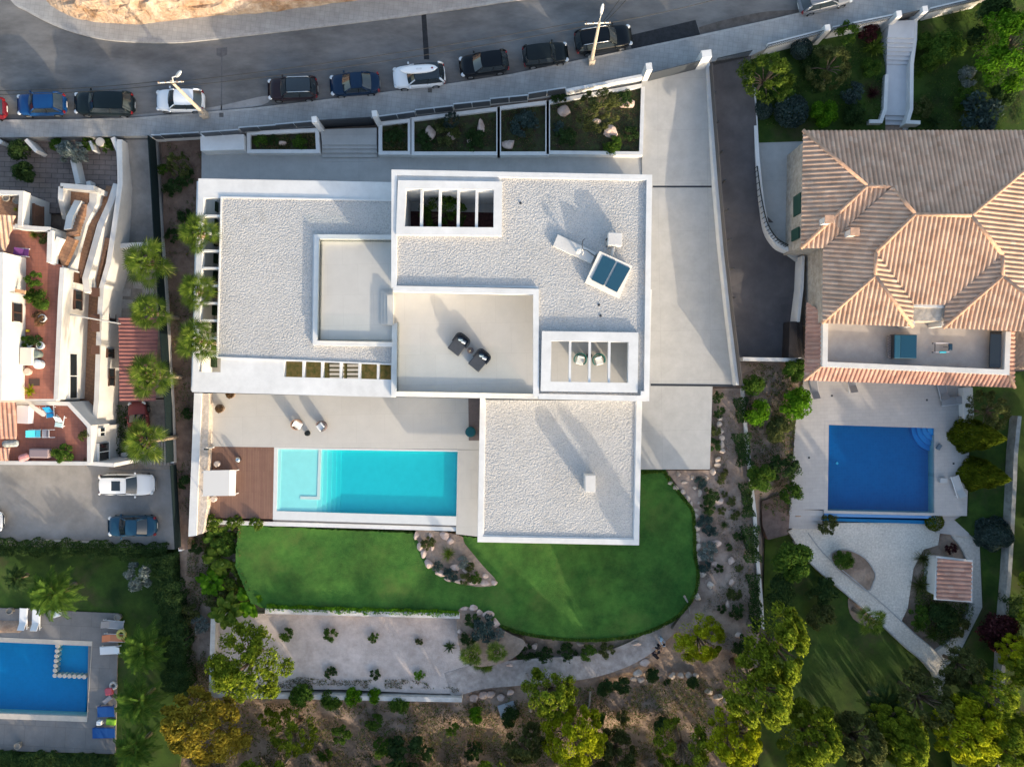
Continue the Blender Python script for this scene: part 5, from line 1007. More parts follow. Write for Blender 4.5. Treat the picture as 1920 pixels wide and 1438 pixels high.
def hedge(px, wd, z0, h, col, label, dens=700, name='hedge'):
    rg = np.random.default_rng(len(label)); pts = [P(x, y, z0 + h * .7) for x, y in px]; P_, N_ = [], []
    for a, b in zip(pts, pts[1:]):
        L_ = (b - a).length; n = int(dens * L_ * max(.6, wd)); u = rg.uniform(0, 1, n); d = (b - a).normalized(); sd = np.array([-d.y, d.x, 0]); s = rg.uniform(-1, 1, n); zz = rg.uniform(0, 1, n); edge = np.maximum(np.abs(s), zz)
        k = np.where(rg.uniform(0, 1, n) < .75, 1 / np.maximum(edge, .05), 1); s2, z2 = s * k, np.minimum(1, zz * k); wob = 1 + .22 * np.sin(u * L_ * 2.1 + 1) + .15 * np.sin(u * L_ * 5.3); base = np.array([[a.x, a.y, 0]]) + u[:, None] * np.array([[b.x - a.x, b.y - a.y, 0]])
        pos = base + sd[None] * (s2 * wd / 2 * wob)[:, None] + np.array([[0, 0, 1.]]) * (z0 + z2 * h * (.85 + .15 * wob) + rg.normal(scale=.05, size=n))[:, None]; P_.append(pos); N_.append(sd[None] * s2[:, None] + np.array([[0, 0, 1.]]) * (z2[:, None] + .2) + rg.normal(scale=.5, size=(n, 3)))
    c = pts[0].copy(); c.z = z0; me = leaves(np.concatenate(P_) - np.array([[c.x, c.y, c.z]]), np.concatenate(N_), .085, rg, .5, name); me.materials.append(LM[col]); o = bpy.data.objects.new(name, me); COL.objects.link(o); o.location = c; return setp(o, label, 'hedge')
PT = '''puff|pine|455|1256|76|6|large pine spreading over the left corner of the gravel court
puff|ochre|372|1378|88|7|big ochre leaved tree at the bottom beside the shaded lawn
loose|pine|540|1388|52|5|thin yellow green pine beside a bare branch at the bottom
puff|lime|1318|1207|54|5|bright yellow green tree standing alone south east of the round lawn
puff|pine|1032|1312|50|6|yellow green pine below the gravel path
puff|lime|1080|1398|66|7|wide pine at the bottom just right of the picture's middle
puff|olive|985|1408|44|6|small pine at the bottom edge left of the wide pine
puff|pine|1474|1232|70|10.5|tall sunlit pine at the left edge of the lower shaded garden
puff|pine|1442|1325|70|12|tall dense pine directly below the sunlit pine of the lower garden
puff|lime|1388|1402|60|8|pine at the bottom left of the dense pine group
puff|pine|1535|1400|62|9|pine at the bottom under the darkest lawn
puff|olive|1625|1412|56|8|pine at the bottom between two gaps of black shade
loose|olive|1752|1330|60|7|soft pine below the end of the gravel walk
puff|lime|1842|1388|68|8|large yellow tipped pine near the bottom right corner
puff|pine|1720|1410|50|8|pine at the bottom left of the yellow tipped pine
puff|olive|1155|1428|50|6|small pine at the bottom edge right of the wide pine
loose|pine|1292|1420|56|7|pine at the bottom between the brown slope and the dense group
puff|pine|1688|1372|50|7|pine standing just above the bottom pines in the dark lawn
loose|pine|1885|1318|52|7|soft pine right of the end of the gravel walk
puff|pine|1905|1425|55|8|pine cut by the bottom right corner
puff|olive|1822|1262|42|5|grey olive green tree beside the end of the curved gravel walk
puff|lime|1918|1230|40|5|lime tree cut by the right edge
round|maroon|1872|1182|46|3|dark purple bush near the right boundary wall
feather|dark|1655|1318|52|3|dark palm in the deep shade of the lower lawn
loose|palm|1447|138|52|5|feathery lime tree by the street grille fence
loose|olive|1566|114|54|4|round olive tree left of the white steps
rosette|palm|1645|82|34|2|spiky yellow striped plant at the head of the white steps
tuft|maroon|1640|172|24|1.2|dark red spiky grass beside the white steps
round|bright|1547|214|33|1.8|bright green round bush against the tiled house
round|dark|1604|216|26|1.6|dark round bush between the bright bush and the steps
ball|teal|1484|208|32|1.7|clipped grey green ball at the left of the bright round bush
ball|teal|1431|206|18|1.3|small clipped grey ball on the curved wall
ball|teal|1503|92|20|1.5|small clipped grey ball behind the street grille fence
round|green|1776|92|42|2.4|oval green bush right of the white steps
bushy|teal|1836|216|54|2.2|broad silver leaved bush behind the tiled roof
puff|bright|1915|78|66|6|huge bright green tree in the upper right corner
bushy|silver|1818|145|24|1|pale grey lavender clump on the shaded lawn
bushy|olive|1732|202|24|1|low olive shrub along the white steps
rosette|dark|1757|226|28|1|dark spiky rosette at the foot of the white steps
round|dark|1868|20|36|3|dark bush below the street in the upper right corner
tuft|green|1727|138|18|.8|green grass tuft beside the upper white steps
round|dark|1838|70|28|2|dark bush left of the huge bright tree
bushy|maroon|1630|60|24|1.3|dark reddish shrub by the fence bay left of the steps
round|green|1736|80|22|1.5|small green bush next to the white steps
bushy|dark|1528|150|30|1.2|dark low shrub under the olive tree
bushy|green|1590|60|26|1.2|green low shrub under the street fence
round|green|1470|172|26|1.8|green bush behind the clipped grey balls
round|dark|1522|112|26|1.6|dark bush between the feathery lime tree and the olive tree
bushy|teal|1598|172|26|1.4|blue grey shrub below the olive tree
round|green|1634|128|24|1.5|green bush at the left edge of the white steps
round|green|1742|118|22|1.5|green bush right of the white steps' landing
bushy|green|1806|184|26|1.2|green shrub above the broad grey leaved bush
round|dark|1886|176|30|1.8|dark bush at the right under the huge bright tree
round|green|1412|720|26|2.2|upper of two green bushes at the foot of the ramp
round|bright|1419|772|31|2.4|lower of two green bushes at the foot of the ramp
round|green|1490|692|29|2.2|green bush in the corner under the tiled skirt
round|bright|1491|756|38|2.8|large light green bush left of the neighbour's pool terrace
round|olive|1462|806|32|2|olive coloured round bush below the large light green bush
round|green|1425|896|34|2.6|dense green bush beside the white garden wall
bushy|dark|1472|880|34|2.2|dark flowering climber at the left edge of the pool terrace
bushy|green|1484|928|26|2|green climber trailing over the terrace corner
round|green|1487|1050|48|3|big round green bush at the left of the gravel walk
bushy|dark|1543|1108|36|1.8|dark loose shrub below the gravel walk
bushy|olive|1556|985|24|1.2|brownish round shrub under the blue pool's left corner
ball|moss|1752|978|18|1.2|clipped yellow green ball at the blue pool's right corner
cone|moss|1846|819|33|5.6|upper of two yellow green conifers on the side lawn
cone|moss|1858|893|32|5.2|lower of two yellow green conifers on the side lawn
cone|teal|1878|1006|33|3.2|blue grey conifer on the side lawn
loose|olive|1870|772|50|4|feathery grey green tree at the right of the pool terrace
tuft|olive|1738|1050|30|1.6|tall reeds beside the little hut, upper clump
tuft|olive|1732|1100|34|1.8|tall reeds beside the little hut, lower clump
bushy|green|1722|1158|28|1.4|green shrub at the left tip of the hut's bed
round|dark|1768|1160|38|1.8|dark bush below the little hut
bushy|olive|1796|1172|28|1.2|pale tipped shrub below the hut's right corner
tuft|palm|1752|1192|24|1|yellow green grass clump at the bottom of the hut's bed
bushy|maroon|1785|1030|14|.8|small purple shrub above the little hut
fan|palm|1628|1160|30|3.5|single fan palm beside the gravel walk
round|green|1583|1048|24|1.4|green shrub in the triangular bed
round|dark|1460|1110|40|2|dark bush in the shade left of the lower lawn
round|green|1800|1330|40|3|shaded green bush under the yellow tipped pine
bushy|olive|1540|1160|34|2|grey shrub in the shade of the lower lawn
tuft|palm|840|1040|23|1|lime green tufted plant in the pointed stone bed
bushy|teal|820|1062|13|.5|small blue green shrub at the left of the pointed stone bed
bushy|teal|846|1076|17|.6|blue grey shrub in the lower part of the pointed stone bed
bushy|silver|866|1054|15|.6|dark silver shrub right of the lime tuft
bushy|olive|874|1085|15|.5|olive shrub near the tip of the pointed stone bed
bushy|green|893|1084|14|.5|green shrub at the tip of the pointed stone bed
bushy|olive|803|1020|16|.5|olive ground cover at the top left of the pointed stone bed
bushy|olive|880|1062|12|.5|small olive shrub on the right edge of the pointed stone bed
bushy|dark|884|1163|18|.8|dark shrub at the end of the lawn wall
bushy|teal|907|1180|32|1|large blue green shrub in the bed at the lawn wall's end
bushy|silver|934|1191|15|.7|dark silver shrub right of the large blue green shrub
bushy|dark|879|1196|18|.8|dark shrub below the lawn wall's end
fan|palm|884|1226|24|1|left fan palm of the three by the gravel court
fan|palm|908|1236|27|1.2|middle fan palm of the three by the gravel court
fan|palm|930|1222|22|1|right fan palm of the three by the gravel court
rosette|dark|843|1214|19|.5|black leaved rosette alone on the gravel court
bushy|dark|984|1226|22|.6|dark ground cover above the gravel path, left clump
bushy|dark|1020|1229|24|.6|dark ground cover above the gravel path, second clump
bushy|dark|1062|1226|24|.6|dark ground cover above the gravel path, third clump
bushy|green|1104|1226|20|.6|green ground cover above the gravel path
bushy|olive|1136|1219|19|.6|light olive ground cover at the lawn's bottom edge
bushy|dark|1345|745|15|.6|topmost dark shrub of the east bed
bushy|dark|1348|772|14|.6|second dark shrub down the east bed
bushy|olive|1341|806|15|.5|olive shrub beside the concrete pad, upper
bushy|dark|1340|834|16|.6|dark shrub beside the concrete pad, lower
bushy|dark|1334|930|20|.7|upper half of the dark hedge clump right of the stone triangle
bushy|dark|1326|952|18|.7|lower half of the dark hedge clump right of the stone triangle
bushy|teal|1312|905|15|.5|grey blue shrub inside the stone triangle
bushy|teal|1322|980|20|.6|grey blue shrub behind the lawn stones, upper
bushy|teal|1334|996|15|.6|grey blue shrub behind the lawn stones, second
bushy|silver|1330|1035|23|.7|pale silvery shrub behind the lawn stones
bushy|teal|1321|1061|15|.6|grey blue shrub behind the lawn stones, lowest
bushy|olive|1353|958|10|.4|small olive tuft in the middle of the east bed
tuft|dark|1359|985|15|.5|dark spiky tuft in the middle of the east bed
bushy|dark|1386|1004|13|.5|small dark shrub at the right of the east bed
bushy|dark|1366|1026|9|.4|tiny dark shrub between two boulders of the east bed
bushy|dark|1349|1066|11|.4|small dark shrub by the flat boulder of the east bed
bushy|olive|1386|1065|10|.4|small olive shrub near the boundary wall
bushy|olive|1354|900|11|.4|yellowish shrub below the stone row, upper
bushy|olive|1358|886|10|.4|yellowish shrub below the stone row, topmost
bushy|olive|1359|927|8|.3|yellowish shrub below the stone row, lowest
bushy|olive|1372|940|12|.4|brownish tuft left of the creeper wall
bushy|olive|1378|965|12|.4|reddish brown tuft in the east bed
bushy|olive|1378|1112|18|.5|olive ground shrub low in the east bed
bushy|dark|1354|1142|11|.4|dark low shrub in the lower east bed
bushy|dark|1382|1147|19|.6|wide dark shrub in the lower east bed
bushy|dark|1392|1208|25|.9|dark bush right of the lone bright tree
round|dark|1225|1266|18|.9|dark ball bush beside the stones at the path
round|dark|1136|1292|21|1|left dark bush below the gravel path
round|dark|1166|1286|22|1|right dark bush below the gravel path
round|dark|1300|1281|15|.8|dark bush under the terrace stones on the right
bushy|dark|1251|1280|9|.5|tiny dark shrub under the terrace stones
bushy|green|1120|1348|20|.9|green shrub at the head of a sunlit earth streak
bushy|olive|1168|1346|18|1|dry shrub between two sunlit earth streaks
round|dark|1242|1362|22|1.1|dark bush on the brown slope at the bottom
bushy|green|536|1188|17|.7|first small shrub of the upper row on the gravel court
bushy|green|618|1190|17|.7|second small shrub of the upper row on the gravel court
bushy|green|700|1196|13|.6|third small shrub of the upper row on the gravel court
bushy|olive|786|1202|9|.4|tiny shrub at the right of the gravel court
bushy|dark|620|1263|15|.6|left shrub of the lower row on the gravel court
bushy|dark|704|1265|13|.6|middle shrub of the lower row on the gravel court
bushy|bright|786|1266|13|.5|bright green shrub of the lower row on the gravel court
round|green|566|1306|25|1.6|dark green bush over the low court wall, leftmost
round|green|621|1312|22|1.6|green bush over the low court wall, second
round|bright|662|1305|20|1.5|light green bush over the low court wall
round|bright|704|1304|16|1.2|small light green bush over the low court wall
round|green|748|1322|21|1.6|tall green bush over the low court wall, rightmost
bushy|green|701|1352|22|1|green shrub just below the low court wall
bushy|green|641|1376|24|1.1|round green shrub left of the bottom dark thicket
round|bright|894|1341|20|1.2|glossy round green bush on the brown slope
bushy|green|846|1366|17|.9|slender green shrub left of the glossy bush
bushy|green|609|1414|18|.9|small green shrub near the bottom edge
bushy|dark|762|1418|54|2|broad dark thicket at the bottom edge
bushy|green|716|1402|26|1.4|green shrub at the left of the broad dark thicket
bushy|dark|890|1410|24|1.2|dark shrub right of the broad thicket
round|dark|958|1346|24|1.4|dark bush below the pale rocks
bushy|pine|505|1345|24|1.2|olive yellow shrub left of the thin pine
banana|bright|470|1128|48|2.6|bright banana plant spilling over the corner of the lawn wall
banana|palm|424|1148|48|2.6|dark green banana plant at the corner of the gravel court
banana|palm|408|1046|46|2.2|large leaved plant in the middle of the left border
banana|bright|396|1092|42|2|large leaved plant low in the left border
banana|green|402|1008|36|1.6|leafy shrub under the end of the pebble wall
bushy|green|425|1020|26|1.2|leafy shrub beside the first lawn stones
bushy|palm|438|1088|24|1.2|dark shrub behind the lawn stones of the left border
bushy|olive|404|1122|30|1.4|olive shrub above the gravel court corner
banana|palm|445|1062|26|1.3|yellow green strap leaved plant in the left border
bushy|dark|366|1024|18|1|dark white flowered bush at the end of the white wall
bushy|silver|372|1170|22|1.2|pale grey shrub left of the gravel court
bushy|olive|356|1150|26|1.2|olive shrub against the long hedge
bushy|palm|400|982|22|1|yellow leafed creeper over the deck's corner
bushy|palm|440|981|18|.9|yellow leafed creeper on the planter behind the deck
bushy|palm|478|983|16|.9|yellow leafed creeper near the pool's corner
loose|olive|326|302|28|3|thin tall shrub at the top of the soil bed
bushy|dark|322|352|22|1|dark shrub in the soil bed beside the screen
bushy|dark|344|330|22|1|dark shrub in the soil bed under the meter house
bushy|dark|346|402|17|.8|white flowered shrub left of the first roof palm
bushy|dark|322|440|17|.8|dark shrub at the foot of the upper soil bed
bushy|green|306|318|14|1.2|pale green shrub against the black screen
bushy|dark|349|776|13|.7|dark shrub beside the white terrace wall
bushy|dark|346|906|16|.8|white flowered bush beside the parking court wall
fan|palm|381|443|38|5.6|top palm of the three leaning over the villa roof
fan|palm|378|548|36|5.5|middle palm of the three leaning over the villa roof
fan|palm|380|641|41|5.7|bottom palm of the three leaning over the villa roof
fan|palm|287|497|46|5.5|topmost palm over the black screen fence
fan|palm|291|588|38|5.5|palm above the red carport's corner
fan|palm|294|706|44|5.8|palm over the lower end of the red carport
fan|palm|284|826|43|6|lowest palm over the old red car
bushy|green|488|266|16|.6|light green shrub in the narrow white planter
bushy|dark|512|262|12|.5|dark shrub in the narrow white planter
bushy|green|562|268|18|.6|trailing shrub in the narrow white planter's right end
bushy|dark|740|258|22|.7|dark shrub in the small square planter
loose|teal|846|222|17|2|slim grey seedling tree in the two boulder planter
bushy|olive|840|248|28|.9|grey olive shrub in the two boulder planter
bushy|dark|890|262|26|.7|dark shrub at the right of the two boulder planter
bushy|dark|800|262|22|.6|dark shrub at the left of the two boulder planter
bushy|teal|984|236|32|.9|grey green shrub filling the planter with a boulder at its foot
loose|olive|1122|198|48|3.2|olive tree in the largest white planter
bushy|dark|1062|256|24|.7|dark shrub at the bottom left of the largest planter
bushy|teal|1046|240|15|.6|grey shrub at the left of the largest planter
bushy|green|1148|270|22|.7|fresh green shrub at the bottom of the largest planter
bushy|dark|1184|250|18|.6|dark shrub at the bottom right of the largest planter
bushy|dark|1172|185|20|.8|dark shrub under the sunlit wall of the largest planter
bushy|dark|1050|185|18|.7|dark shrub at the top left of the largest planter
loose|green|830|398|44|3.4|slender tree in the open court under the roof beams
round|dark|44|322|24|2.4|lower half of the dark ivy column on the brick patio
round|dark|36|282|24|2.4|upper half of the dark ivy column on the brick patio
bushy|silver|133|288|30|2.4|silver blue bush on the brick patio
bushy|green|106|272|16|1.4|green shrub left of the silver blue bush
bushy|green|164|270|16|1.3|green shrub right of the silver blue bush
bushy|green|202|270|18|1.2|green shrub in the patio corner by the side drive
feather|green|106|1110|58|3.5|palm arching over the white loungers
feather|dark|34|1084|32|1.5|low dark palm on the shaded lawn at the left
bushy|silver|260|1082|34|2|white leaved shrub before the long dark hedge
feather|green|272|1216|56|3|topmost of three dark palms beside the azure pool
feather|green|264|1312|56|3|middle of three dark palms beside the azure pool
feather|green|258|1398|52|3|lowest of three dark palms beside the azure pool'''
for ln in PT.split('\n'):
    k, c, x, y, r, h, lb = ln.split('|'); z0 = None; X_, Y_ = float(x), float(y)
    if 'planter' in lb and Y_ < 300: z0 = .42
    if 'yellow leafed' in lb: z0 = -.3
    if 'over the low court wall' in lb: h = float(h) + 1.0; r = float(r) * 1.12
    if 'open court' in lb: z0 = 3.05
    if 'roof palm' in lb or 'leaning over the villa' in lb or 'over the black screen' in lb or 'carport' in lb or 'old red car' in lb: z0 = -.35 if 'villa' in lb else -.5
    plant(k, c, X_, Y_, float(r), float(h), lb, z0)
# potted and terrace plants of the white house
for k, c, x, y, r, h, lb, z0 in (('bushy', 'green', 62, 525, 18, 1.3, 'tall green potted shrub against the roof block', 3.3), ('bushy', 'green', 58, 556, 17, 1.1, 'green potted shrub below the tall potted shrub', 3.3), ('round', 'green', 77, 562, 22, 1.1, 'rounded green shrub on the upper terracotta terrace', 3.3), ('bushy', 'dry', 70, 598, 16, .7, 'dry brown plant in a white pot', 3.3),
        ('bushy', 'green', 48, 640, 14, .8, 'left green plant in a white bowl', 3.3), ('bushy', 'dark', 66, 638, 15, .8, 'right dark plant in a white bowl', 3.3), ('rosette', 'lime', 52, 733, 17, .8, 'bright yellow green rosette in the terrace corner', 3.3), ('tuft', 'palm', 60, 440, 15, .8, 'small grassy plant at the head of the upper terrace', 3.3), ('bushy', 'olive', 84, 446, 16, .8, 'grey leaved plant at the head of the upper terrace', 3.3),
        ('bushy', 'green', 117, 850, 24, 1.0, 'leafy plants in a wooden box on the lower terrace', 2.2), ('rosette', 'dry', 156, 866, 11, .5, 'yellowed rosette on the terrace wall corner', 2.3), ('bushy', 'olive', 158, 818, 13, 1.1, 'olive potted bush against the lower terrace wall', 2.2), ('tuft', 'lime', 27, 392, 7, .5, 'tiny lime plant on the front terrace', 3.6)):
    plant(k, c, x, y, r, h, lb, z0)
hedge([(303, 1040), (318, 1110), (328, 1200), (335, 1292)], 1.9, -3.2, 2.2, 'dark', 'long dark hedge between the shaded lawn and the villa garden')
hedge([(-60, 1024), (120, 1026), (230, 1030), (318, 1034)], 1.3, -3.2, 1.6, 'dark', 'dark hedge below the parking court')
hedge([(-60, 1424), (90, 1428), (230, 1434)], 1.3, -3.4, 1.0, 'dark', 'dark hedge along the foot of the azure pool terrace')
for i_, (pp_, lb_) in enumerate((([(1388, 745), (1392, 792)], 'uppermost'), ([(1390, 812), (1397, 872)], 'second'), ([(1398, 905), (1404, 968)], 'third'), ([(1406, 985), (1412, 1052)], 'fourth'), ([(1412, 1075), (1420, 1185)], 'lowest'))): hedge(pp_, .8 + .25 * (i_ % 2), -1.1, 1.1 + .3 * (i_ % 2), 'dark', 'dark creeper clump on the white garden wall, ' + lb_ + ' of five', 600, 'creeper')
hedge([(1898, 1115), (1892, 1200)], 1.2, -2.2, 1.9, 'dark', 'dark creeper hanging over the right boundary wall', 600)
hedge([(229, 760), (226, 850)], .7, -2, .6, 'dark', 'weedy strip beside the old red car', 200, 'weeds')
hedge([(1203, 886), (1246, 884)] + curve([(1246, 884), (1260, 907), (1281, 934), (1298, 957), (1302, 990), (1303, 1040), (1309, 1072), (1304, 1110), (1278, 1149), (1239, 1174), (1190, 1192), (1120, 1200), (1040, 1197), (975, 1186), (940, 1174)], 4), .18, -.57, .09, 'green', 'ragged grass edge along the round end of the lawn', 260, 'grass_edge')
hedge([(500, 1139), (680, 1145), (860, 1150)], .42, -.58, .32, 'bright', 'fringe of long bright grass along the top of the lawn wall', 420, 'grass_fringe')
# trees beyond the lower and right edge that throw the garden into shade
OFF = [(60, 1640, 8), (190, 1560, 7), (330, 1530, 7), (480, 1520, 7.5), (640, 1580, 9), (800, 1560, 9), (950, 1530, 8.5), (1110, 1550, 9), (1270, 1540, 9), (1430, 1560, 9.5), (1590, 1560, 9), (1750, 1560, 9), (1900, 1540, 9), (1990, 1420, 8), (2000, 1260, 8), (2010, 1130, 7.5), (2030, 1010, 7.5), (2060, 900, 7), (560, 1680, 11), (900, 1680, 11), (1180, 1680, 11)]
for x, y, h in OFF: plant('puff', 'pine', x, y, 78, h, 'pine just outside the picture whose shadow falls on the gardens', tz(x, y), 'pines outside the picture')

for x, y in ((420, 1490), (520, 1475), (610, 1482), (700, 1470), (790, 1480), (880, 1472), (970, 1490), (1060, 1478), (1150, 1472), (1240, 1480), (1330, 1488), (1430, 1478), (1530, 1482), (1640, 1480), (1750, 1482), (1850, 1470), (1960, 1350), (1965, 1100), (1962, 980), (1965, 860), (1970, 740)):
    plant('round', 'green', x, y, 44, 2.2, 'bush added out of view to shade the garden edge', tz(x, y), 'bushes added outside the picture')  # unseen bushes, added to cut low sun down to streaks
# ================================================================ boulders
ORD = 'first second third fourth fifth sixth seventh eighth ninth tenth eleventh twelfth thirteenth fourteenth fifteenth sixteenth seventeenth eighteenth nineteenth twentieth twenty-first twenty-second'.split()
SB = mat('brown_boulder', (.22, .15, .11), .9, col2=(.36, .27, .21), scale=2.5, bump=.6, bscale=5); SPK = mat('pink_boulder', (.42, .30, .25), .9, col2=(.62, .49, .42), scale=2.5, bump=.6, bscale=5)
def stones(txt, where, group, m=None, z0=None, lab='pale rock', h=.75):
    for i, s in enumerate(txt.split()):
        a = [float(v) for v in s.split(',')]; x, y, rx = a[:3]; ry = a[3] if len(a) > 3 else rx; z = zat(x, y) if z0 is None else z0; rn = random.Random(int(x * 7 + y)); q = P(x, y, z + .15); r_ = (rx * S * 1.28, ry * S * 1.28, min(rx, ry) * S * h)
        mb = MB(); mb.rock((q.x, q.y, z + r_[2] * .25), r_, int(x * 31 + y)); mb.single('boulder', m or M['stone'], '%s, %s %s' % (lab, ORD[i], where), 'rock', group)
stones('1252,889,5,6 1258,906,5,4 1268,915,5 1280,923,5 1290,935,5,6 1296,947,4,6 1305,956,5,4 1304,970,6,7 1306,988,7,10 1309,1008,5,9 1309,1027,6,8 1311,1044,7 1308,1058,5,7 1317,1075,7 1333,1097,7 1308,1120,7', 'from the top along the right edge of the lawn', 'rocks edging the lawn on the right')
stones('1272,888,5 1299,895,5,4 1326,896,4 1284,904,6,3 1319,909,3,6 1302,915,4,3 1313,925,4,8 1312,944,3', 'from the top inside the planted stone triangle', 'rocks of the stone triangle')
stones('1351,784,6 1349,796,5 1351,809,7,6 1354,821,5 1354,833,5,7 1355,846,6 1347,862,6,5 1344,872,7,5 1338,885,6', 'from the top in the row beside the concrete pad', 'rocks beside the concrete pad')
stones('1349,940,8 1343,1020,9,7 1372,1052,5,7 1338,1058,8,5 1373,1092,6,7 1365,1133,4,6 1387,1191,7,5 1390,1234,8,4', 'from the top among the scattered boulders of the east bed', 'boulders of the east bed', SPK)
stones('1209,1244,9,8 1195,1207,9,4 1110,1210,6,3 1088,1209,8,4 1069,1224,5 1003,1211,7,6 986,1210,9,6 956,1247,6,3', 'from the right along the planted upper side of the gravel path', 'rocks along the gravel path', SPK)
stones('1197,1262,9,7 1189,1273,6,5 1202,1274,7,6 1218,1276,6,3 1261,1267,7,6 1278,1267,7,6 1291,1266,6 1304,1266,6,5 1330,1297,8,6 1348,1307,9,6 1363,1314,7,5 1378,1315,6,5', 'from the left in the broken row below the path', 'rocks holding the lower slope')
stones('890,1309,9,8 906,1303,9,7 921,1303,8,7 940,1308,8,6 957,1299,8,5 995,1332,4', 'from the left at the end of the low court wall', 'rocks at the end of the court wall', SPK)
stones('781,1004,5,8 786,1024,6,9 793,1039,6,7 803,1056,8 826,1075,9,6 840,1086,8,5 862,1090,11,5 887,1092,9,4 909,1093,8,5 927,1093,6,5', 'from the top around the pointed stone bed', 'rocks edging the pointed bed', SPK)
stones('808,1008,5,9 835,1004,9,8 844,1014,7,6 811,1027,3,6 881,1056,4 855,1064,9,6 874,1070,7,5 910,1080,5', 'from the top inside the pointed stone bed', 'rocks inside the pointed bed', SPK)
stones('870,1142,8,4 887,1140,7,5 898,1149,6 915,1152,10,6 930,1168,7,9 862,1184,4 858,1202,3,8', 'clockwise from the lawn wall round the planted bed', 'rocks round the bed at the lawn wall', SPK)
stones('427,992,5 441,996,4 440,1013,4,5 431,1032,5,6 442,1050,7,5 449,1065,6 445,1083,5 459,1091,5,7 461,1109,4,6', 'from the top along the left edge of the lawn', 'pink stones on the left of the lawn', SPK, None, 'pinkish stone')
stones('530,268,7,5 806,250,10,12 845,255,8,7 901,238,8,14 880,262,4,9 955,270,12,9 1060,208,12,9 1175,193,15,11 1145,247,13,11 1118,228,8,5', 'from the left in the white planters', 'boulders in the white planters', SPK, .42, 'pink boulder', .9)
stones('240,838,8,7 232,852,6,5', 'from the top on the weedy strip by the old red car', 'white stones', M['white_old'], None, 'white stone')
stones('1248,470,0.1', 'by nothing', 'x') if 0 else None

# ================================================================ roof equipment of the villa
zg = ZU - .22
def loft(pts_lo, pts_hi): return [list(range(3, -1, -1)), [4, 5, 6, 7]] + [[i, (i + 1) % 4, (i + 1) % 4 + 4, i + 4] for i in range(4)]
t = thing('solar_heater', 'tilted pair of dark blue solar panels in a white case on the gravel roof', 'solar panel', P(1142, 515, zg))
cs = [(1123, 473), (1184, 501), (1163, 558), (1098, 528)]; zt4 = [zg + 1.15, zg + 1.15, zg + .3, zg + .3]
lo = [P(x, y, zg + .7) for x, y in cs]; mb = MB(); mb.add([Vector((p.x, p.y, zg - .05)) for p in lo] + [Vector((p.x, p.y, z)) for p, z in zip(lo, zt4)], loft(0, 0)); mb.part('case', M['white_old'], t)
for A_ in (((1129.5, 481), (1153.5, 492), (1132, 535), (1109, 523.5)), ((1156.5, 494), (1180, 505), (1157.5, 547.5), (1135.5, 536.5))):
    def zz(p): v = ((p[0] - 1123) * -.42 + (p[1] - 473) * .9) / 62; return zg + 1.17 - .85 * max(0, min(1, v))
    v = [P(x, y, zg + .7) for x, y in A_]; mb = MB(); mb.add([Vector((p.x, p.y, zz(a) + .0)) for p, a in zip(v, A_)] + [Vector((p.x, p.y, zz(a) + .05)) for p, a in zip(v, A_)], loft(0, 0)); mb.part('panel', mat('solar_blue', (.012, .055, .10), .25, spec=.4), t)
t = thing('roof_plinth', 'long flat white plinth left of the solar panels', 'plinth', P(1075, 462, zg)); mb = MB(); mb.pp([(1046, 440), (1118, 474), (1108, 494), (1037, 461)], zg + .28, zg - .05); mb.part('slab', M['white_old'], t)
t = thing('vent_pipe', 'white capped vent pipe with a hoop standing on the plinth', 'vent', P(1084, 470, zg + .28)); q = P(1084, 470, zg + .9); mb = MB(); mb.lathe((q.x, q.y, zg + .2), [(.08, 0), (.08, .55), (.24, .6), (.24, .72), (.1, .82)], 14); mb.part('pipe', M['white_old'], t, smooth=False)
mb = MB(); mb.tube([q + Vector((.05, .1, .15)), q + Vector((.3, .05, .22)), q + Vector((.38, -.15, .1)), q + Vector((.36, -.3, -.3))], .025, 5); mb.part('hoop', M['white_old'], t)
mb = MB(); c = [P(1097, 448, zg + .9), P(1093, 451, zg + 1.0), P(1091.5, 459, zg + .9), P(1093, 468, zg + .5), P(1101, 470, zg + .35), P(1116, 481, zg + .3)]; mb.tube(c, .025, 5); mb.single('cable', M['black'], 'black cable curling up beside the vent pipe', 'cable')
t = thing('roof_unit', 'square white air handling box on a duct above the solar panels', 'roof unit', P(1152, 448, zg)); q = P(1153, 449, zg + .85); mb = MB(); mb.box((q.x, q.y, zg + .6), (1.05, .95, .72), R(-2)); mb.part('box', M['white_old'], t, bevel=.03)
mb = MB(); mb.tube([(q.x - .05, q.y - .4, zg + .5), P(1150, 468, zg + .55), P(1146, 484, zg + .5)], .11, 8); mb.part('duct', M['white_old'], t, smooth=True)
for dx, dy in ((-.55, .1), (-.5, -.4), (.25, .5)): mb = MB(); mb.box((q.x + dx, q.y + dy, zg + .3), (.08, .08, .7)); mb.part('leg', M['dark_metal'], t)
for i, (x, y) in enumerate(((976, 381), (1123, 572), (1126, 592))): q = P(x, y, zg); mb = MB(); mb.lathe((q.x, q.y, zg - .02), [(.1, 0), (.09, .07), (.03, .09)], 10); mb.single('roof_drain', M['dark_metal'], ('small dark drain at the top middle of the gravel roof', 'small dark drain just below the solar panels', 'small dark drain between the solar panels and the roof light')[i], 'drain')

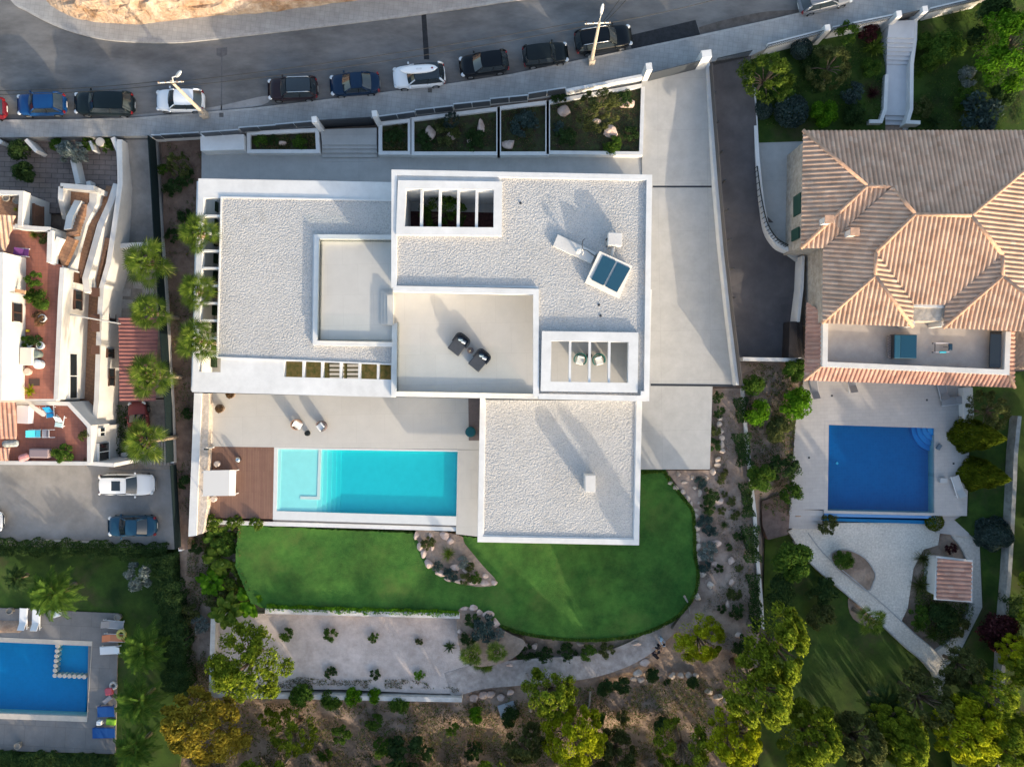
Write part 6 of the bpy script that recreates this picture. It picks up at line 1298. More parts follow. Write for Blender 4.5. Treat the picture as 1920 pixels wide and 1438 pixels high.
# ================================================================ furniture
CU = mat('white_cushion', (.74, .75, .74), .9, bump=.15, bscale=30); CG = mat('grey_cushion', (.33, .42, .46), .9)
def tub_chair(px, z, rz, m, label, r=.44):
    q = P(*px, z + .5); t = thing('tub_chair', label, 'chair', (q.x, q.y, z), rz); mb = MB(); n = 18
    for k in range(n + 1):
        a = -2.25 + 4.5 * k / n; h = .52 + .26 * max(0, math.cos(a * .62)); c, s = math.cos(a), math.sin(a); mb.v += [Vector((c * r, s * r, .12)), Vector((c * r * 1.04, s * r * 1.04, h)), Vector((c * r * .88, s * r * .88, h)), Vector((c * r * .84, s * r * .84, .12))]
    mb.f = [[4 * k + j, 4 * k + (j + 1) % 4, 4 * k + 4 + (j + 1) % 4, 4 * k + 4 + j] for k in range(n) for j in range(4)] + [[0, 1, 2, 3], [4 * n + 3, 4 * n + 2, 4 * n + 1, 4 * n]]; mb.m = [0] * len(mb.f); mb.part('shell', m, t, smooth=False)
    mb = MB(); mb.box((-.06, 0, .36), (.66, .58, .16)); mb.part('seat_cushion', CU, t, bevel=.05); mb = MB(); mb.box((.24, 0, .58), (.14, .52, .34), 0, 0, Matrix.Rotation(-.3, 3, 'Y')); mb.part('back_cushion', CU, t, bevel=.05)
    for a in (.8, 2.3, -2.3, -.8): mb = MB(); mb.tube([(math.cos(a) * r * .7, math.sin(a) * r * .7, 0), (math.cos(a) * r * .7, math.sin(a) * r * .7, .3)], .025, 6); mb.part('leg', M['dark_metal'], t)
    return t
rope_b, rope_g, rope_t = mat('rope_brown', (.30, .20, .15), .8), mat('rope_grey', (.14, .11, .11), .8), mat('rope_teal', (.02, .12, .11), .8)
tub_chair((556, 796), .01, R(150), rope_b, 'brown tub chair with white cushions on the pool terrace, left of the pair'); tub_chair((602, 799), .01, R(40), rope_g, 'dark tub chair with white cushions on the pool terrace, right of the pair')
tub_chair((1088, 674), ZL - .08, R(75), rope_t, 'teal tub chair under the open roof, left of the pair', .5); tub_chair((1123, 675), ZL - .08, R(105), rope_t, 'teal tub chair under the open roof, right of the pair', .5)
def drum(px, z, prof, m, name, label, cat, smooth=True): q = P(*px, z + prof[-1][1]); mb = MB(); mb.lathe((q.x, q.y, z), prof, 20); return mb.single(name, m, label, cat, smooth=False)
drum((575.5, 812.5), .01, [(.16, 0), (.24, .2), (.22, .42), (.16, .44)], M['black'], 'side_table', 'little black drum table between the two terrace chairs', 'table'); drum((1105, 667), ZL - .08, [(.2, 0), (.22, .3), (.2, .4)], M['black'], 'side_table', 'black side table between the teal chairs', 'table')
drum((882, 810), .02, [(.34, 0), (.44, .12), (.44, .32), (.36, .42), (.1, .44)], mat('pouf_teal', (.015, .10, .12), .9), 'pouf', 'dark teal pouf at the corner of the low wing', 'pouf')
drum((405.5, 870), .01, [(.2, 0), (.24, .05), (.24, .4), (.2, .44)], mat('stool_beige', (.55, .47, .42), .8), 'stool', 'round beige stool above the covered daybed', 'stool'); drum((399, 936), .01, [(.2, 0), (.24, .05), (.24, .4), (.2, .44)], MATS['stool_beige'], 'stool', 'round beige stool below the covered daybed', 'stool')
q = P(446, 862, .4); t = thing('lantern', 'shiny silver ball lantern on the timber deck', 'lantern', (q.x, q.y, 0)); mb = MB(); mb.lathe((q.x, q.y, .1), [(.05, 0), (.2, .08), (.25, .25), (.2, .42), (.05, .5)], 18); mb.part('ball', mat('steel_ball', (.6, .65, .68), .15, metal=1), t, smooth=True); mb = MB(); mb.lathe((q.x, q.y, 0), [(.18, 0), (.2, .12), (.12, .14)], 16); mb.part('foot', M['black'], t)
for (x, y), lb in (((411, 766), 'brown planted pot in the corner of the pool terrace'), ((431, 739), 'planted pot half hidden under the villa roof edge')):
    q = P(x, y, .6); t = thing('plant_pot', lb, 'pot', (q.x, q.y, 0)); mb = MB(); mb.lathe((q.x, q.y, 0), [(.26, 0), (.36, .3), (.38, .55), (.33, .58), (.30, .5)], 18); mb.part('pot', mat('pot_clay', (.20, .15, .11), .85), t); me, _ = lib('bushy', 1); c = mpart('plant', me, LM['olive'], t); c.scale = (.42, .42, .5); c.location = (0, 0, .35); c.material_slots[0].link = 'OBJECT'; c.material_slots[0].material = LM['dry']
# canopy daybed on the deck
t = thing('canopy_daybed', 'white covered canopy daybed on the timber deck', 'daybed', P(412, 906, 0)); zc = 1.75
mb = MB(); A_ = [P(x, y, zc) for x, y in ((382, 882), (431, 881), (430, 929), (381, 930))]; mb.add([*A_, *[p + Vector((0, 0, .06)) for p in A_]], loft(0, 0)); B_ = [P(*c, z) for c, z in (((431, 881), zc), ((443, 881), zc - .55), ((441.5, 929), zc - .55), ((430, 929), zc))]; mb.add([*B_, *[p + Vector((0, 0, .05)) for p in B_]], loft(0, 0)); mb.part('canopy', mat('canvas', (.58, .57, .555), .9, bump=.15, bscale=6), t)
for x, y in ((384, 884), (440, 883), (439, 927), (383, 928)): q = P(x, y, 1); mb = MB(); mb.box((q.x, q.y, .6), (.07, .07, 1.2 if x > 400 else 1.75)); mb.part('post', Wt, t)
mb = MB(); mb.pp([(385, 886), (438, 885), (437, 926), (384, 927)], .45, .12); mb.part('mattress', CU, t)
# outdoor shower on the pebble wall
t = thing('shower', 'white wall shower with a dark head above the deck', 'shower', P(393, 840, 0)); q = P(392, 840, 1); mb = MB(); mb.box((q.x, q.y, 1.05), (.12, .12, 2.1)); mb.part('column', Wt, t); mb = MB(); mb.box((q.x + .2, q.y, 2.1), (.4, .12, .06)); mb.part('head', M['black'], t)
# daybeds on the upper terrace
def daybed(px, z, rz, label):
    q = P(*px, z + .4); t = thing('lounge_chair', label, 'lounge chair', (q.x, q.y, z), rz); gm = mat('lounge_grey', (.058, .065, .078), .9, var=.1, scale=6); dm = mat('lounge_dark', (.014, .02, .03), .8)
    mb = MB(); mb.box((-.28, 0, .25), (1.5, 1.08, .3)); mb.part('seat', gm, t, bevel=.05); mb = MB(); n = 20; r = .58
    path = [(-.35, .58), (.25, .58)] + [(.25 + .33 * math.sin(a), .25 + .33 * math.cos(a)) for a in (.4, .8, 1.2, 1.57)] + [(.58, -.25)] + [(.25 + .33 * math.cos(a), -.25 - .33 * math.sin(a)) for a in (.4, .8, 1.2, 1.57)] + [(-.15, -.58)]
    mb.wall([Vector((x, y, 0)) for x, y in path], .09, [.5] + [.86] * (len(path) - 2) + [.5], .06); mb.part('back_shell', dm, t)
    for y, a, m in ((.12, .5, CG), (-.2, .25, CU)): mb = MB(); mb.box((.14, y, .52), (.16, .36, .34), a, 0, Matrix.Rotation(-.5, 3, 'Y')); mb.part('pillow', m, t, bevel=.05)
    for x, y in ((-.95, .45), (-.95, -.45), (.4, .45), (.4, -.45)): mb = MB(); mb.box((x, y, .05), (.06, .06, .1)); mb.part('leg', M['black'], t)
daybed((864, 641), ZL - .08, R(52), 'charcoal lounge chair with pillows on the upper terrace, left of the pair'); daybed((903, 671), ZL - .08, R(50), 'charcoal lounge chair with pillows on the upper terrace, right of the pair')
q = P(882, 657, ZL + .3); t = thing('side_table', 'round brown side table with a candle between the charcoal lounge chairs', 'table', (q.x, q.y, ZL - .08)); mb = MB(); mb.lathe((q.x, q.y, ZL - .08), [(.17, 0), (.19, .03), (.1, .1), (.1, .34), (.26, .36), (.26, .4)], 20); mb.part('top', mat('table_brown', (.13, .10, .09), .6), t); mb = MB(); mb.lathe((q.x - .02, q.y - .03, ZL + .32), [(.04, 0), (.045, .08), (.02, .09)], 10); mb.part('candle', mat('wax', (.8, .7, .4), .5), t)
# loungers
def lounger(px, z, rz, frame, cloth, label, w=.66, l=1.9, up=.5):
    q = P(*px, z + .35); t = thing('sun_lounger', label, 'sun lounger', (q.x, q.y, z), rz); f = mat('lf_' + frame[0], frame[1], .5); c = mat('lc_' + cloth[0], cloth[1], .9)
    for s in (1, -1): mb = MB(); mb.box((0, s * w / 2, .28), (l, .05, .06)); mb.part('side_rail', f, t)
    mb = MB(); mb.box((-.3, 0, .33), (l - .65, w - .06, .05)); mb.part('seat', c, t); mb = MB(); mb.box((l / 2 - .34, 0, .33 + .3 * math.sin(up)), (.72, w - .06, .05), 0, 0, Matrix.Rotation(-up, 3, 'Y')); mb.part('backrest', c, t)
    for x in (-l / 2 + .15, l / 2 - .15):
        for s in (1, -1): mb = MB(); mb.box((x, s * w / 2, .13), (.05, .05, .26)); mb.part('leg', f, t)
    return t
WF, GF = ('white', (.72, .73, .74)), ('grey', (.30, .30, .31)); zp = -3.08
for px, rz, fr, cl, lb in (((43, 1160), R(-92), WF, WF, 'white sun lounger under the arching palm, left of the pair'), ((67, 1161), R(-92), WF, WF, 'white sun lounger under the arching palm, right of the pair'), ((212, 1171), R(175), WF, GF, 'white lounger with a grey mat at the corner of the grey terrace'), ((207, 1219), R(3), WF, WF, 'white lounger near the right end of the azure pool'),
        ((214, 1196), R(178), WF, ('orange', (.55, .22, .12)), 'lounger with an orange checked towel under the swim ring')): lounger(px, zp, rz, fr, cl, lb)
lounger((198, 1334), zp, R(2), ('blue', (.01, .06, .22)), ('blue', (.008, .07, .25)), 'upper of two blue padded loungers beside the azure pool', .9, 1.5, .1); lounger((194, 1374), zp, R(1), ('blue', (.01, .06, .22)), ('blue', (.008, .07, .25)), 'lower of two blue padded loungers beside the azure pool', .9, 2.0, .1)
for px, rz, lb in (((1527, 728), R(-82), 'grey sun lounger at the left corner of the pale terrace'), ((1768, 730), R(-76), 'grey sun lounger half under the red tile skirt'), ((1786, 752), R(6), 'grey sun lounger lying crosswise by the terrace wall'), ((1598, 716), R(-84), 'grey sun lounger mostly hidden under the tile skirt')): lounger(px, -1.2, rz, ('silver', (.55, .56, .58)), ('mesh', (.27, .27, .28)), lb)
lounger((1797, 912), -1.2, R(-72), WF, ('mesh_pale', (.42, .43, .44)), 'pale sun lounger at the right side of the blue pool')
def ring(px, z, R_, r, m, label): q = P(*px, z); mb = MB(); n = 22; k_ = 8; v = [Vector((q.x + (R_ + r * math.cos(b)) * math.cos(a), q.y + (R_ + r * math.cos(b)) * math.sin(a), z + r + r * math.sin(b))) for a in [6.2832 * i / n for i in range(n)] for b in [6.2832 * j / k_ for j in range(k_)]]; mb.add(v, [[i * k_ + j, ((i + 1) % n) * k_ + j, ((i + 1) % n) * k_ + (j + 1) % k_, i * k_ + (j + 1) % k_] for i in range(n) for j in range(k_)]); mb.single('swim_ring', m, label, 'swim ring', smooth=True)
ring((229, 1188), zp + .42, .33, .13, mat('ring_yellow', (.5, .45, .12), .5), 'yellow swim ring lying on the orange towel lounger'); ring((214, 1284), zp, .27, .11, mat('ring_grey', (.45, .43, .40), .5), 'pale grey swim ring on the grey terrace')
def simple(name, px, z, d, rz, m, label, cat, bevel=.03): q = P(*px, z + d[2]); mb = MB(); mb.box((q.x, q.y, z + d[2] / 2), d, rz); return mb.single(name, m, label, cat, bevel=bevel)
simple('pool_bag', (203, 1297), zp, (.65, .6, .35), .2, mat('bag_pink', (.5, .10, .13), .7), 'pink red box beside the pale swim ring', 'box', .08); simple('folded_chair', (201, 1312), zp, (.9, .4, .25), .7, mat('chair_grey', (.3, .28, .29), .7), 'folded grey chair above the blue loungers', 'chair', .05)
simple('towel', (207, 1354), zp, (.85, .55, .25), -.1, mat('towel_lime', (.25, .48, .04), .9), 'lime green cushion between the two blue loungers', 'cushion', .08); simple('side_table', (185, 1356), zp, (.42, .36, .42), 0, mat('table_white', (.75, .78, .8), .5), 'small white table left of the lime cushion', 'table')
simple('chair', (104, 1151), zp, (.7, .6, .4), .3, MATS['table_white'], 'white chair under the arching palm', 'chair', .1)
for (x, y), lb in (((18, 1145), 'stone pot at the top edge of the grey terrace'), ((221, 1157), 'round pot at the top right corner of the grey terrace'), ((33, 1398), 'round pot at the bottom of the grey terrace')): drum((x, y), zp, [(.2, 0), (.28, .3), (.3, .5), (.25, .52), (.22, .4)], mat('pot_grey', (.25, .23, .2), .9), 'plant_pot', lb, 'pot')
# neighbour's roof terrace and pool side
t = thing('hot_tub', 'square hot tub with a dark blue cover and a slatted step on the roof terrace', 'hot tub', P(1694, 650, 2.3)); q = P(1697, 650, 3.1); mb = MB(); mb.box((q.x, q.y, 2.7), (1.85, 1.95, .82), R(-1)); mb.part('tub', M['dark_metal'], t, bevel=.06); mb = MB(); mb.box((q.x + .25, q.y, 3.14), (1.32, 1.9, .07), R(-1)); mb.part('cover', mat('cover_blue', (.006, .055, .10), .45), t, bevel=.04); mb = MB(); mb.box((q.x - .65, q.y, 3.15), (.48, 1.9, .08), R(-1)); mb.part('folded_cover', mat('cover_blue2', (.02, .09, .14), .4), t, bevel=.04)
for k in range(9): mb = MB(); mb.box((q.x - 1.06, q.y - .85 + k * .21, 2.68), (.3, .17, .05)); mb.part('step_slat', mat('slat', (.2, .17, .16), .8), t)
t = thing('exercise_bench', 'white and dark blue exercise bench on the roof terrace', 'exercise bench', P(1768, 652, 2.3)); q = P(1765, 652, 2.6); WB = mat('bench_white', (.66, .62, .64), .5)
for s in (.36, -.36): mb = MB(); mb.box((q.x, q.y + s, 2.62), (1.25, .07, .07)); mb.part('side_rail', WB, t); mb = MB(); mb.box((q.x + .4, q.y + s, 2.45), (.07, .07, .32)); mb.part('leg', M['dark_metal'], t); mb = MB(); mb.box((q.x - .55, q.y + s, 2.45), (.07, .07, .32)); mb.part('leg', M['dark_metal'], t)
mb = MB(); mb.box((q.x - .55, q.y, 2.66), (.05, .8, .05)); mb.part('crossbar', M['dark_metal'], t); mb = MB(); mb.box((q.x + .68, q.y + .05, 2.7), (.32, .55, .12)); mb.part('seat', mat('bench_navy', (.006, .035, .07), .5), t, bevel=.05); mb = MB(); mb.box((q.x + .05, q.y - .36, 2.72), (.55, .14, .1)); mb.part('pad', mat('bench_cyan', (.05, .45, .55), .5), t, bevel=.03); mb = MB(); mb.box((q.x + .3, q.y + .05, 2.66), (.35, .05, .05)); mb.part('bar', M['dark_metal'], t)
simple('side_table', (1770, 901), -1.2, (.62, .42, .35), -.02, mat('table_grey', (.4, .41, .42), .5), 'small grey table next to the pale sun lounger', 'table'); simple('skimmer_box', (1762, 838), -1.2, (.5, .3, .25), 1.0, mat('box_slate', (.1, .14, .18), .5), 'small dark box at the right edge of the blue pool', 'box')
for (x, y), lb in (((1560, 742), 'small dark floor drain below the tile skirt, left'), ((1738, 750), 'small dark floor drain below the tile skirt, right'), ((1517, 858), 'small dark floor drain left of the blue pool'), ((1788, 869), 'small dark floor drain right of the blue pool')): simple('floor_drain', (x, y), -1.2, (.16, .16, .015), 0, M['dark_metal'], lb, 'drain', 0)
q = P(1572, 869, -1.9); mb = MB(); mb.lathe((q.x, q.y, -2.19), [(.12, 0), (.1, .05), (.02, .06)], 12); mb.single('pool_light', mat('pool_lamp', (.3, .6, .7), .3), 'small pale round light on the floor of the blue pool', 'light')
# terrace clutter of the white house
simple('table', (42, 777), 2.22, (1.0, 1.45, .72), -.05, mat('cloth_lilac', (.68, .63, .66), .9), 'table with a pale cloth beside the orange tile canopy', 'table', .03)
t = thing('ironing_board', 'long pale ironing board standing open on the lower terrace', 'ironing board', P(70, 770, 2.22)); q = P(70, 769, 3.1); mb = MB(); d = Vector((.82, -.57)); v = []
for u, w_ in ((-.75, .04), (-.6, .14), (0, .19), (.6, .19), (.75, .1)): v += [Vector((q.x + d.x * u - d.y * w_ * s, q.y + d.y * u + d.x * w_ * s, z)) for s in (1, -1) for z in (3.1, 3.06)]
mb.add(v, [[4 * i + a, 4 * i + b, 4 * i + 4 + b, 4 * i + 4 + a] for i in range(4) for a, b in ((0, 1), (1, 3), (3, 2), (2, 0))] + [[0, 1, 3, 2], [16, 17, 19, 18]]); mb.part('board', mat('board_cream', (.72, .66, .58), .9), t)
for s in (1, -1): mb = MB(); mb.tube([(q.x + d.x * .5 * s, q.y + d.y * .5 * s, 3.06), (q.x - d.x * .45 * s, q.y - d.y * .45 * s, 2.24)], .02, 5); mb.part('leg', WF and mat('leg_white', (.7, .68, .64), .5), t)
def deckchair(px, z, rz, c, label): return lounger(px, z, rz, WF, c, label, .62, 1.0, .9)
deckchair((93, 772), 2.22, R(95), ('azure', (.01, .22, .48)), 'bright blue folding chair on the lower terrace'); deckchair((111, 790), 2.22, R(80), ('aqua', (.5, .66, .66)), 'pale aqua folding chair on the lower terrace'); deckchair((64, 813), 2.22, R(180), ('cyan', (.06, .45, .6)), 'white chair with a turquoise towel on the lower terrace'); deckchair((90, 813), 2.22, R(0), ('slate_pale', (.42, .40, .42)), 'white chair with a grey seat facing the turquoise towel chair'); deckchair((42, 473), 3.32, R(175), ('purple', (.10, .03, .14)), 'white chair with a purple cushion on the upper terrace')
simple('storage_box', (72, 850), 2.22, (1.6, .75, .6), -.02, mat('box_mauve', (.26, .20, .21), .7), 'mauve storage chest along the lower terrace wall', 'chest', .1); simple('cover', (42, 858), 2.22, (.85, .6, .5), .3, mat('cover_pink', (.6, .28, .27), .9), 'bunched pink cover beside the storage chest', 'cover', .2); simple('planter_box', (117, 853), 2.22, (1.0, .7, .35), .1, mat('box_wood', (.2, .14, .09), .9), 'wooden plant box under the leafy plants', 'planter', .03)
simple('tarpaulin', (16, 832), 2.3, (1.25, .55, .5), .05, mat('tarp', (.38, .42, .42), .6, var=.3, scale=3), 'crumpled grey tarpaulin between the two tile canopies', 'tarpaulin', .2); simple('cabinet', (48, 668), 3.32, (.95, 1.4, .8), -.02, mat('cab_cream', (.6, .58, .53), .7), 'cream cabinet with a white top on the upper terrace', 'cabinet', .03)
drum((67, 664), 3.32, [(.28, 0), (.3, .5), (.2, .55)], mat('tub_greengrey', (.16, .2, .18), .6), 'barrel', 'grey green drum beside the cream cabinet', 'drum'); drum((69, 683), 3.32, [(.34, 0), (.36, .5), (.2, .56)], mat('drum_white', (.66, .68, .68), .5), 'barrel', 'white round drum below the grey green drum', 'drum'); drum((50, 697), 3.32, [(.25, 0), (.3, .3), (.2, .35)], mat('pot_cream', (.5, .42, .36), .8), 'plant_pot', 'cream pot below the white drum', 'pot')
simple('doormat', (64, 717), 3.33, (.85, .55, .03), 0, mat('mat_brown', (.07, .045, .04), .95), 'dark brown mat on the upper terrace', 'mat', 0); simple('bucket', (50, 620), 3.32, (.2, .2, .3), 0, mat('yellow_plastic', (.7, .5, .03), .5), 'small yellow bucket at the foot of the roof block', 'bucket', .05)
for (x, y), lb in (((80, 597), 'white pot of the dry brown plant'), ((53, 646), 'white bowl of the left green plant'), ((76, 648), 'white bowl of the right dark plant'), ((32, 376), 'large green pot on the front terrace'), ((12, 371), 'stone trough on the front terrace')): drum((x, y), 3.3 if y > 400 else 3.62, [(.2, 0), (.3, .25), (.32, .4), (.28, .42), (.25, .3)], MATS['drum_white'] if y > 400 else MATS['pot_grey'], 'plant_pot', lb, 'pot')
drum((187, 266), -.1, [(.3, 0), (.34, 1.1), (.36, 1.15), (.1, 1.17)], MATS['cream_coping'], 'parasol_base', 'round cream pillar top by the patio shrubs', 'pillar')
simple('flat_boards', (262, 795), -1.85, (.0001, .0001, .0001), 0, M['wood'], 'x', 'x') if 0 else None
mb = MB()
for k in range(6): mb.pwall([(288 + k * 5.5, 800 + k), (283 + k * 6.5, 872)], .2, -1.82 + .004 * k, -1.95)
mb.single('timber_boards', mat('grey_board', (.33, .28, .24), .9, var=.2, scale=4), 'weathered grey boards lying beside the old red car', 'boards')
for i, (x, y, a, b) in enumerate(((240, 570, 14, 9), (262, 535, 12, 7), (236, 548, 10, 8), (278, 548, 11, 9))): pad('paving_slab', [(x - a, y - b), (x + a, y - b + 2), (x + a - 1, y + b), (x - a, y + b - 1)], -1.86 + .01 * i, mat('old_slab', (.34, .31, .28), .9, var=.15), 'loose concrete slab on the rough yard, ' + ORD[i] + ' from the carport', 'slab', .12, kind='thing')
# dead branches on the slope
BW = mat('dead_wood', (.34, .29, .25), .9)
for pts, lb in (([(1283, 1117), (1290, 1130), (1294, 1150)], 'grey log at the lower right edge of the lawn'), ([(582, 1382), (558, 1404), (534, 1432)], 'long bare grey branch near the bottom edge'), ([(1107, 1296), (1105, 1320), (1100, 1333)], 'bare grey branch below the gravel path'), ([(986, 1262), (990, 1272)], 'short grey log on the gravel path')):
    mb = MB(); mb.tube([P(x, y, zat(x, y) + .12) for x, y in pts], .1, 7, .05); mb.single('log', BW, lb, 'log')
simple('rock_slab', (952, 1332), zat(952, 1332), (1.5, 1.3, .2), .3, mat('slab_blue', (.36, .38, .40), .8, var=.1), 'flat pale slab below the rocks of the court wall', 'slab', .05)

# ================================================================ people on the gravel path
SK = mat('skin', (.42, .25, .18), .6)
def person(px, z, rz, shirt, trousers, hair, label, arms, bend=0.0):
    q = P(*px, z + .9); t = thing('person', label, 'person', (q.x, q.y, z), rz); V_, E_, Rd = [], [], []
    def ch(pts, rs, root=None):
        prev = root
        for p, r in zip(pts, rs):
            V_.append(p); Rd.append(r)
            if prev is not None: E_.append((prev, len(V_) - 1))
            prev = len(V_) - 1
        return prev
    b = bend; ch([(0, 0, .95)], [.15]); ch([(.03 + b * .3, 0, 1.15), (.04 + b * .6, 0, 1.32), (.03 + b, 0, 1.45)], [.135, .16, .13], 0); nk = 3; ch([(.04 + b * 1.1, 0, 1.54), (.06 + b * 1.2, 0, 1.64), (.06 + b * 1.25, 0, 1.74)], [.055, .095, .085], nk)
    for s in (1, -1):
        ch([(0, .1 * s, .88), (.05, .11 * s, .50), (0, .12 * s, .09)], [.105, .075, .05], 0); ch([(.1, .125 * s, .045)], [.04], len(V_) - 1)
        a = arms[0 if s > 0 else 1]; k = ch([(.03 + b, .2 * s, 1.42), (.03 + b + a[0] * .5, (.27 + a[1] * .3) * s, 1.17), (.03 + b + a[0], (.25 + a[1]) * s, .98 + a[2])], [.07, .05, .038], nk); e = Vector(V_[k])
        for f in range(4): ch([tuple(e + Vector((.05, (.02 * f - .03) * s, -.05))), tuple(e + Vector((.08, (.022 * f - .033) * s, -.09)))], [.010, .008], k)
        ch([tuple(e + Vector((.05, -.05 * s, -.03)))], [.010], k)
    me = bpy.data.meshes.new('body'); me.from_pydata(V_, E_, []); o = mpart('body', me, SK, t); md = o.modifiers.new('skin', 'SKIN'); md.use_smooth_shade = True
    for i, r in enumerate(Rd): me.skin_vertices[0].data[i].radius = (r, r)
    me.skin_vertices[0].data[0].use_root = True; o.modifiers.new('sub', 'SUBSURF').levels = 2; o.modifiers['sub'].render_levels = 2
    hd = Vector((.06 + b * 1.25, 0, 1.69)); mb = MB(); mb.lathe(hd - Vector((.015, 0, .02)), [(.1, -.02), (.108, .04), (.09, .1), (.03, .135)], 14); mb.part('hair', hair, t, smooth=True)
    mb = MB(); mb.lathe((.03 + b * .5, 0, .98), [(.19, 0), (.175, .18), (.2, .34), (.19, .43), (.09, .5)], 16); mb.v = [Vector((v.x * .72 + .02 + b * (v.z - .98) * 1.2, v.y * 1.12, v.z)) for v in mb.v]; mb.part('shirt', shirt, t, smooth=True)
    for s in (1, -1):
        a = arms[0 if s > 0 else 1]; p0 = Vector((.03 + b, .19 * s, 1.43)); p1 = Vector((.03 + b + a[0] * .5, (.27 + a[1] * .3) * s, 1.17)); mb = MB(); mb.tube([p0, p0.lerp(p1, .5), p1], [.085, .08, .07], 10); mb.part('sleeve', shirt, t, smooth=True)
        mb = MB(); mb.tube([(.01, .09 * s, .98), (.05, .11 * s, .52), (.01, .12 * s, .10)], [.135, .1, .075], 10); mb.part('trouser_leg', trousers, t, smooth=True); mb = MB(); mb.box((.06, .12 * s, .045), (.27, .1, .09)); mb.part('shoe', mat('shoe_white', (.7, .68, .66), .6), t, bevel=.03)
        mb = MB(); mb.box(hd + Vector((.088, .035 * s, .0)), (.012, .022, .012)); mb.part('eye', M['black'], t)
    return t
DK = mat('cloth_black', (.012, .011, .016), .9)
person((1243.5, 1201), zat(1242, 1201), R(215), mat('cloth_paleblue', (.42, .56, .70), .9), mat('cloth_paleblue2', (.45, .55, .66), .9), mat('hair_dark', (.012, .014, .02), .7), 'person in pale blue clothes with dark hair standing on the gravel path', ((.25, .0, .1), (.2, -.05, .12)), .06)
person((1237.5, 1214), zat(1237, 1214), R(200), DK, DK, MATS['hair_dark'], 'person in black clothes stooping over an open bag on the gravel path', ((.35, -.05, .1), (.38, -.02, .12)), .16)
t = thing('bag', 'dark maroon open bag lying on the gravel path before the people', 'bag', P(1228, 1227, -1.3)); q = P(1228, 1227, -1.2); z = zat(1228, 1227); mb = MB(); mb.box((q.x, q.y, z + .15), (.62, .34, .28), -.75); mb.part('body', mat('bag_maroon', (.05, .022, .028), .8), t, bevel=.06); mb = MB(); mb.box((q.x + .12, q.y - .22, z + .3), (.6, .3, .03), -.75, 0, Matrix.Rotation(.5, 3, 'X')); mb.part('flap', DK, t)
# ================================================================ undergrowth on the wild slope: dry grass, litter and seedlings nobody could count
def undergrowth(poly_px, n, cols, label, name='undergrowth', size=.10, tall=.25, seed=3, cl=.55):
    rg = np.random.default_rng(seed); q = np.array(poly_px, float); lo, hi = q.min(0), q.max(0)
    pts = rg.uniform(lo, hi, (n * 4, 2)); ins = np.zeros(len(pts), bool); x, y = pts[:, 0], pts[:, 1]
    for i in range(len(q)):
        (ax, ay), (cx, cy) = q[i - 1], q[i]
        with np.errstate(divide='ignore', invalid='ignore'): ins ^= ((ay > y) != (cy > y)) & (x < (cx - ax) * (y - ay) / (cy - ay) + ax)
    pts = pts[ins]; keep = np.array([NZ.noise(Vector((a * .022, b * .022, seed))) + .5 * NZ.noise(Vector((a * .09, b * .09, seed))) for a, b in pts]); pts = pts[keep > cl - .5][:n]
    pos = []
    for a, b in pts: z = zfast(a, b); p = P(a, b, z); pos.append((p.x, p.y, z + rg.uniform(0, tall)))
    pos = np.array(pos); me = leaves(pos, rg.normal(size=pos.shape) + np.array([[0, 0, .4]]), size, rg, .22, name)
    for c in cols: me.materials.append(LM[c])
    me.polygons.foreach_set('material_index', rg.integers(0, len(cols), len(me.polygons)).astype('i')); o = bpy.data.objects.new(name, me); COL.objects.link(o); setp(o, label, 'undergrowth', None, 'stuff'); return o
_zc = {}
def zfast(a, b):
    k = (int(a // 6), int(b // 6))
    if k not in _zc: _zc[k] = zat(k[0] * 6 + 3, k[1] * 6 + 3)
    return _zc[k]
undergrowth([(385, 1318), (870, 1318), (1000, 1290), (1200, 1285), (1400, 1240), (1430, 1500), (380, 1500)], 40000, ['dry', 'olive', 'olive', 'green'], 'dry grass and low weeds over the brown slope at the bottom', seed=4, cl=.33, size=.12)
undergrowth([(1340, 735), (1385, 735), (1425, 1100), (1420, 1240), (1320, 1240), (1318, 1080), (1312, 900), (1335, 885)], 5000, ['dry', 'olive', 'teal'], 'sparse dry weeds over the pale east bed', seed=7, size=.08, tall=.12, cl=.5)
undergrowth([(305, 265), (378, 285), (366, 735), (352, 1005), (335, 1030), (318, 720), (308, 470)], 3500, ['dry', 'dark', 'green'], 'weeds and litter over the narrow soil bed', seed=9, size=.09, tall=.12, cl=.5)
undergrowth([(352, 1010), (380, 1005), (398, 1300), (395, 1440), (340, 1440), (352, 1290)], 6000, ['dry', 'olive', 'dark', 'green'], 'weeds between the long hedge and the gravel court', seed=12, cl=.3)
undergrowth([(560, 1268), (640, 1275), (760, 1272), (860, 1290), (860, 1302), (400, 1296), (400, 1270), (500, 1285)], 3500, ['dry', 'dark', 'olive'], 'litter and weeds along the inside of the low court wall', seed=15, cl=.2, tall=.15)
undergrowth([(380, 985), (452, 985), (450, 1060), (478, 1120), (470, 1150), (400, 1150), (378, 1010)], 5000, ['green', 'palm', 'olive', 'dry'], 'dense leafy undergrowth of the left border', seed=18, cl=.3, tall=.5, size=.13)
undergrowth([(1395, 680), (1510, 690), (1490, 800), (1480, 1000), (1430, 960), (1410, 860)], 5000, ['dark', 'dry', 'green', 'olive'], 'shady undergrowth between the white garden wall and the pale terrace', seed=21, cl=.25, size=.12, tall=.3)
undergrowth([(1712, 40), (1900, -5), (1920, 240), (1712, 250)], 5000, ['dark', 'green', 'olive'], 'ground cover under the bushes of the upper right garden', seed=24, cl=.42, size=.1, tall=.3)
undergrowth([(1430, 130), (1655, 60), (1655, 235), (1430, 240)], 5000, ['dark', 'green', 'olive'], 'ground cover under the trees left of the white steps', seed=27, cl=.35, size=.1, tall=.3)
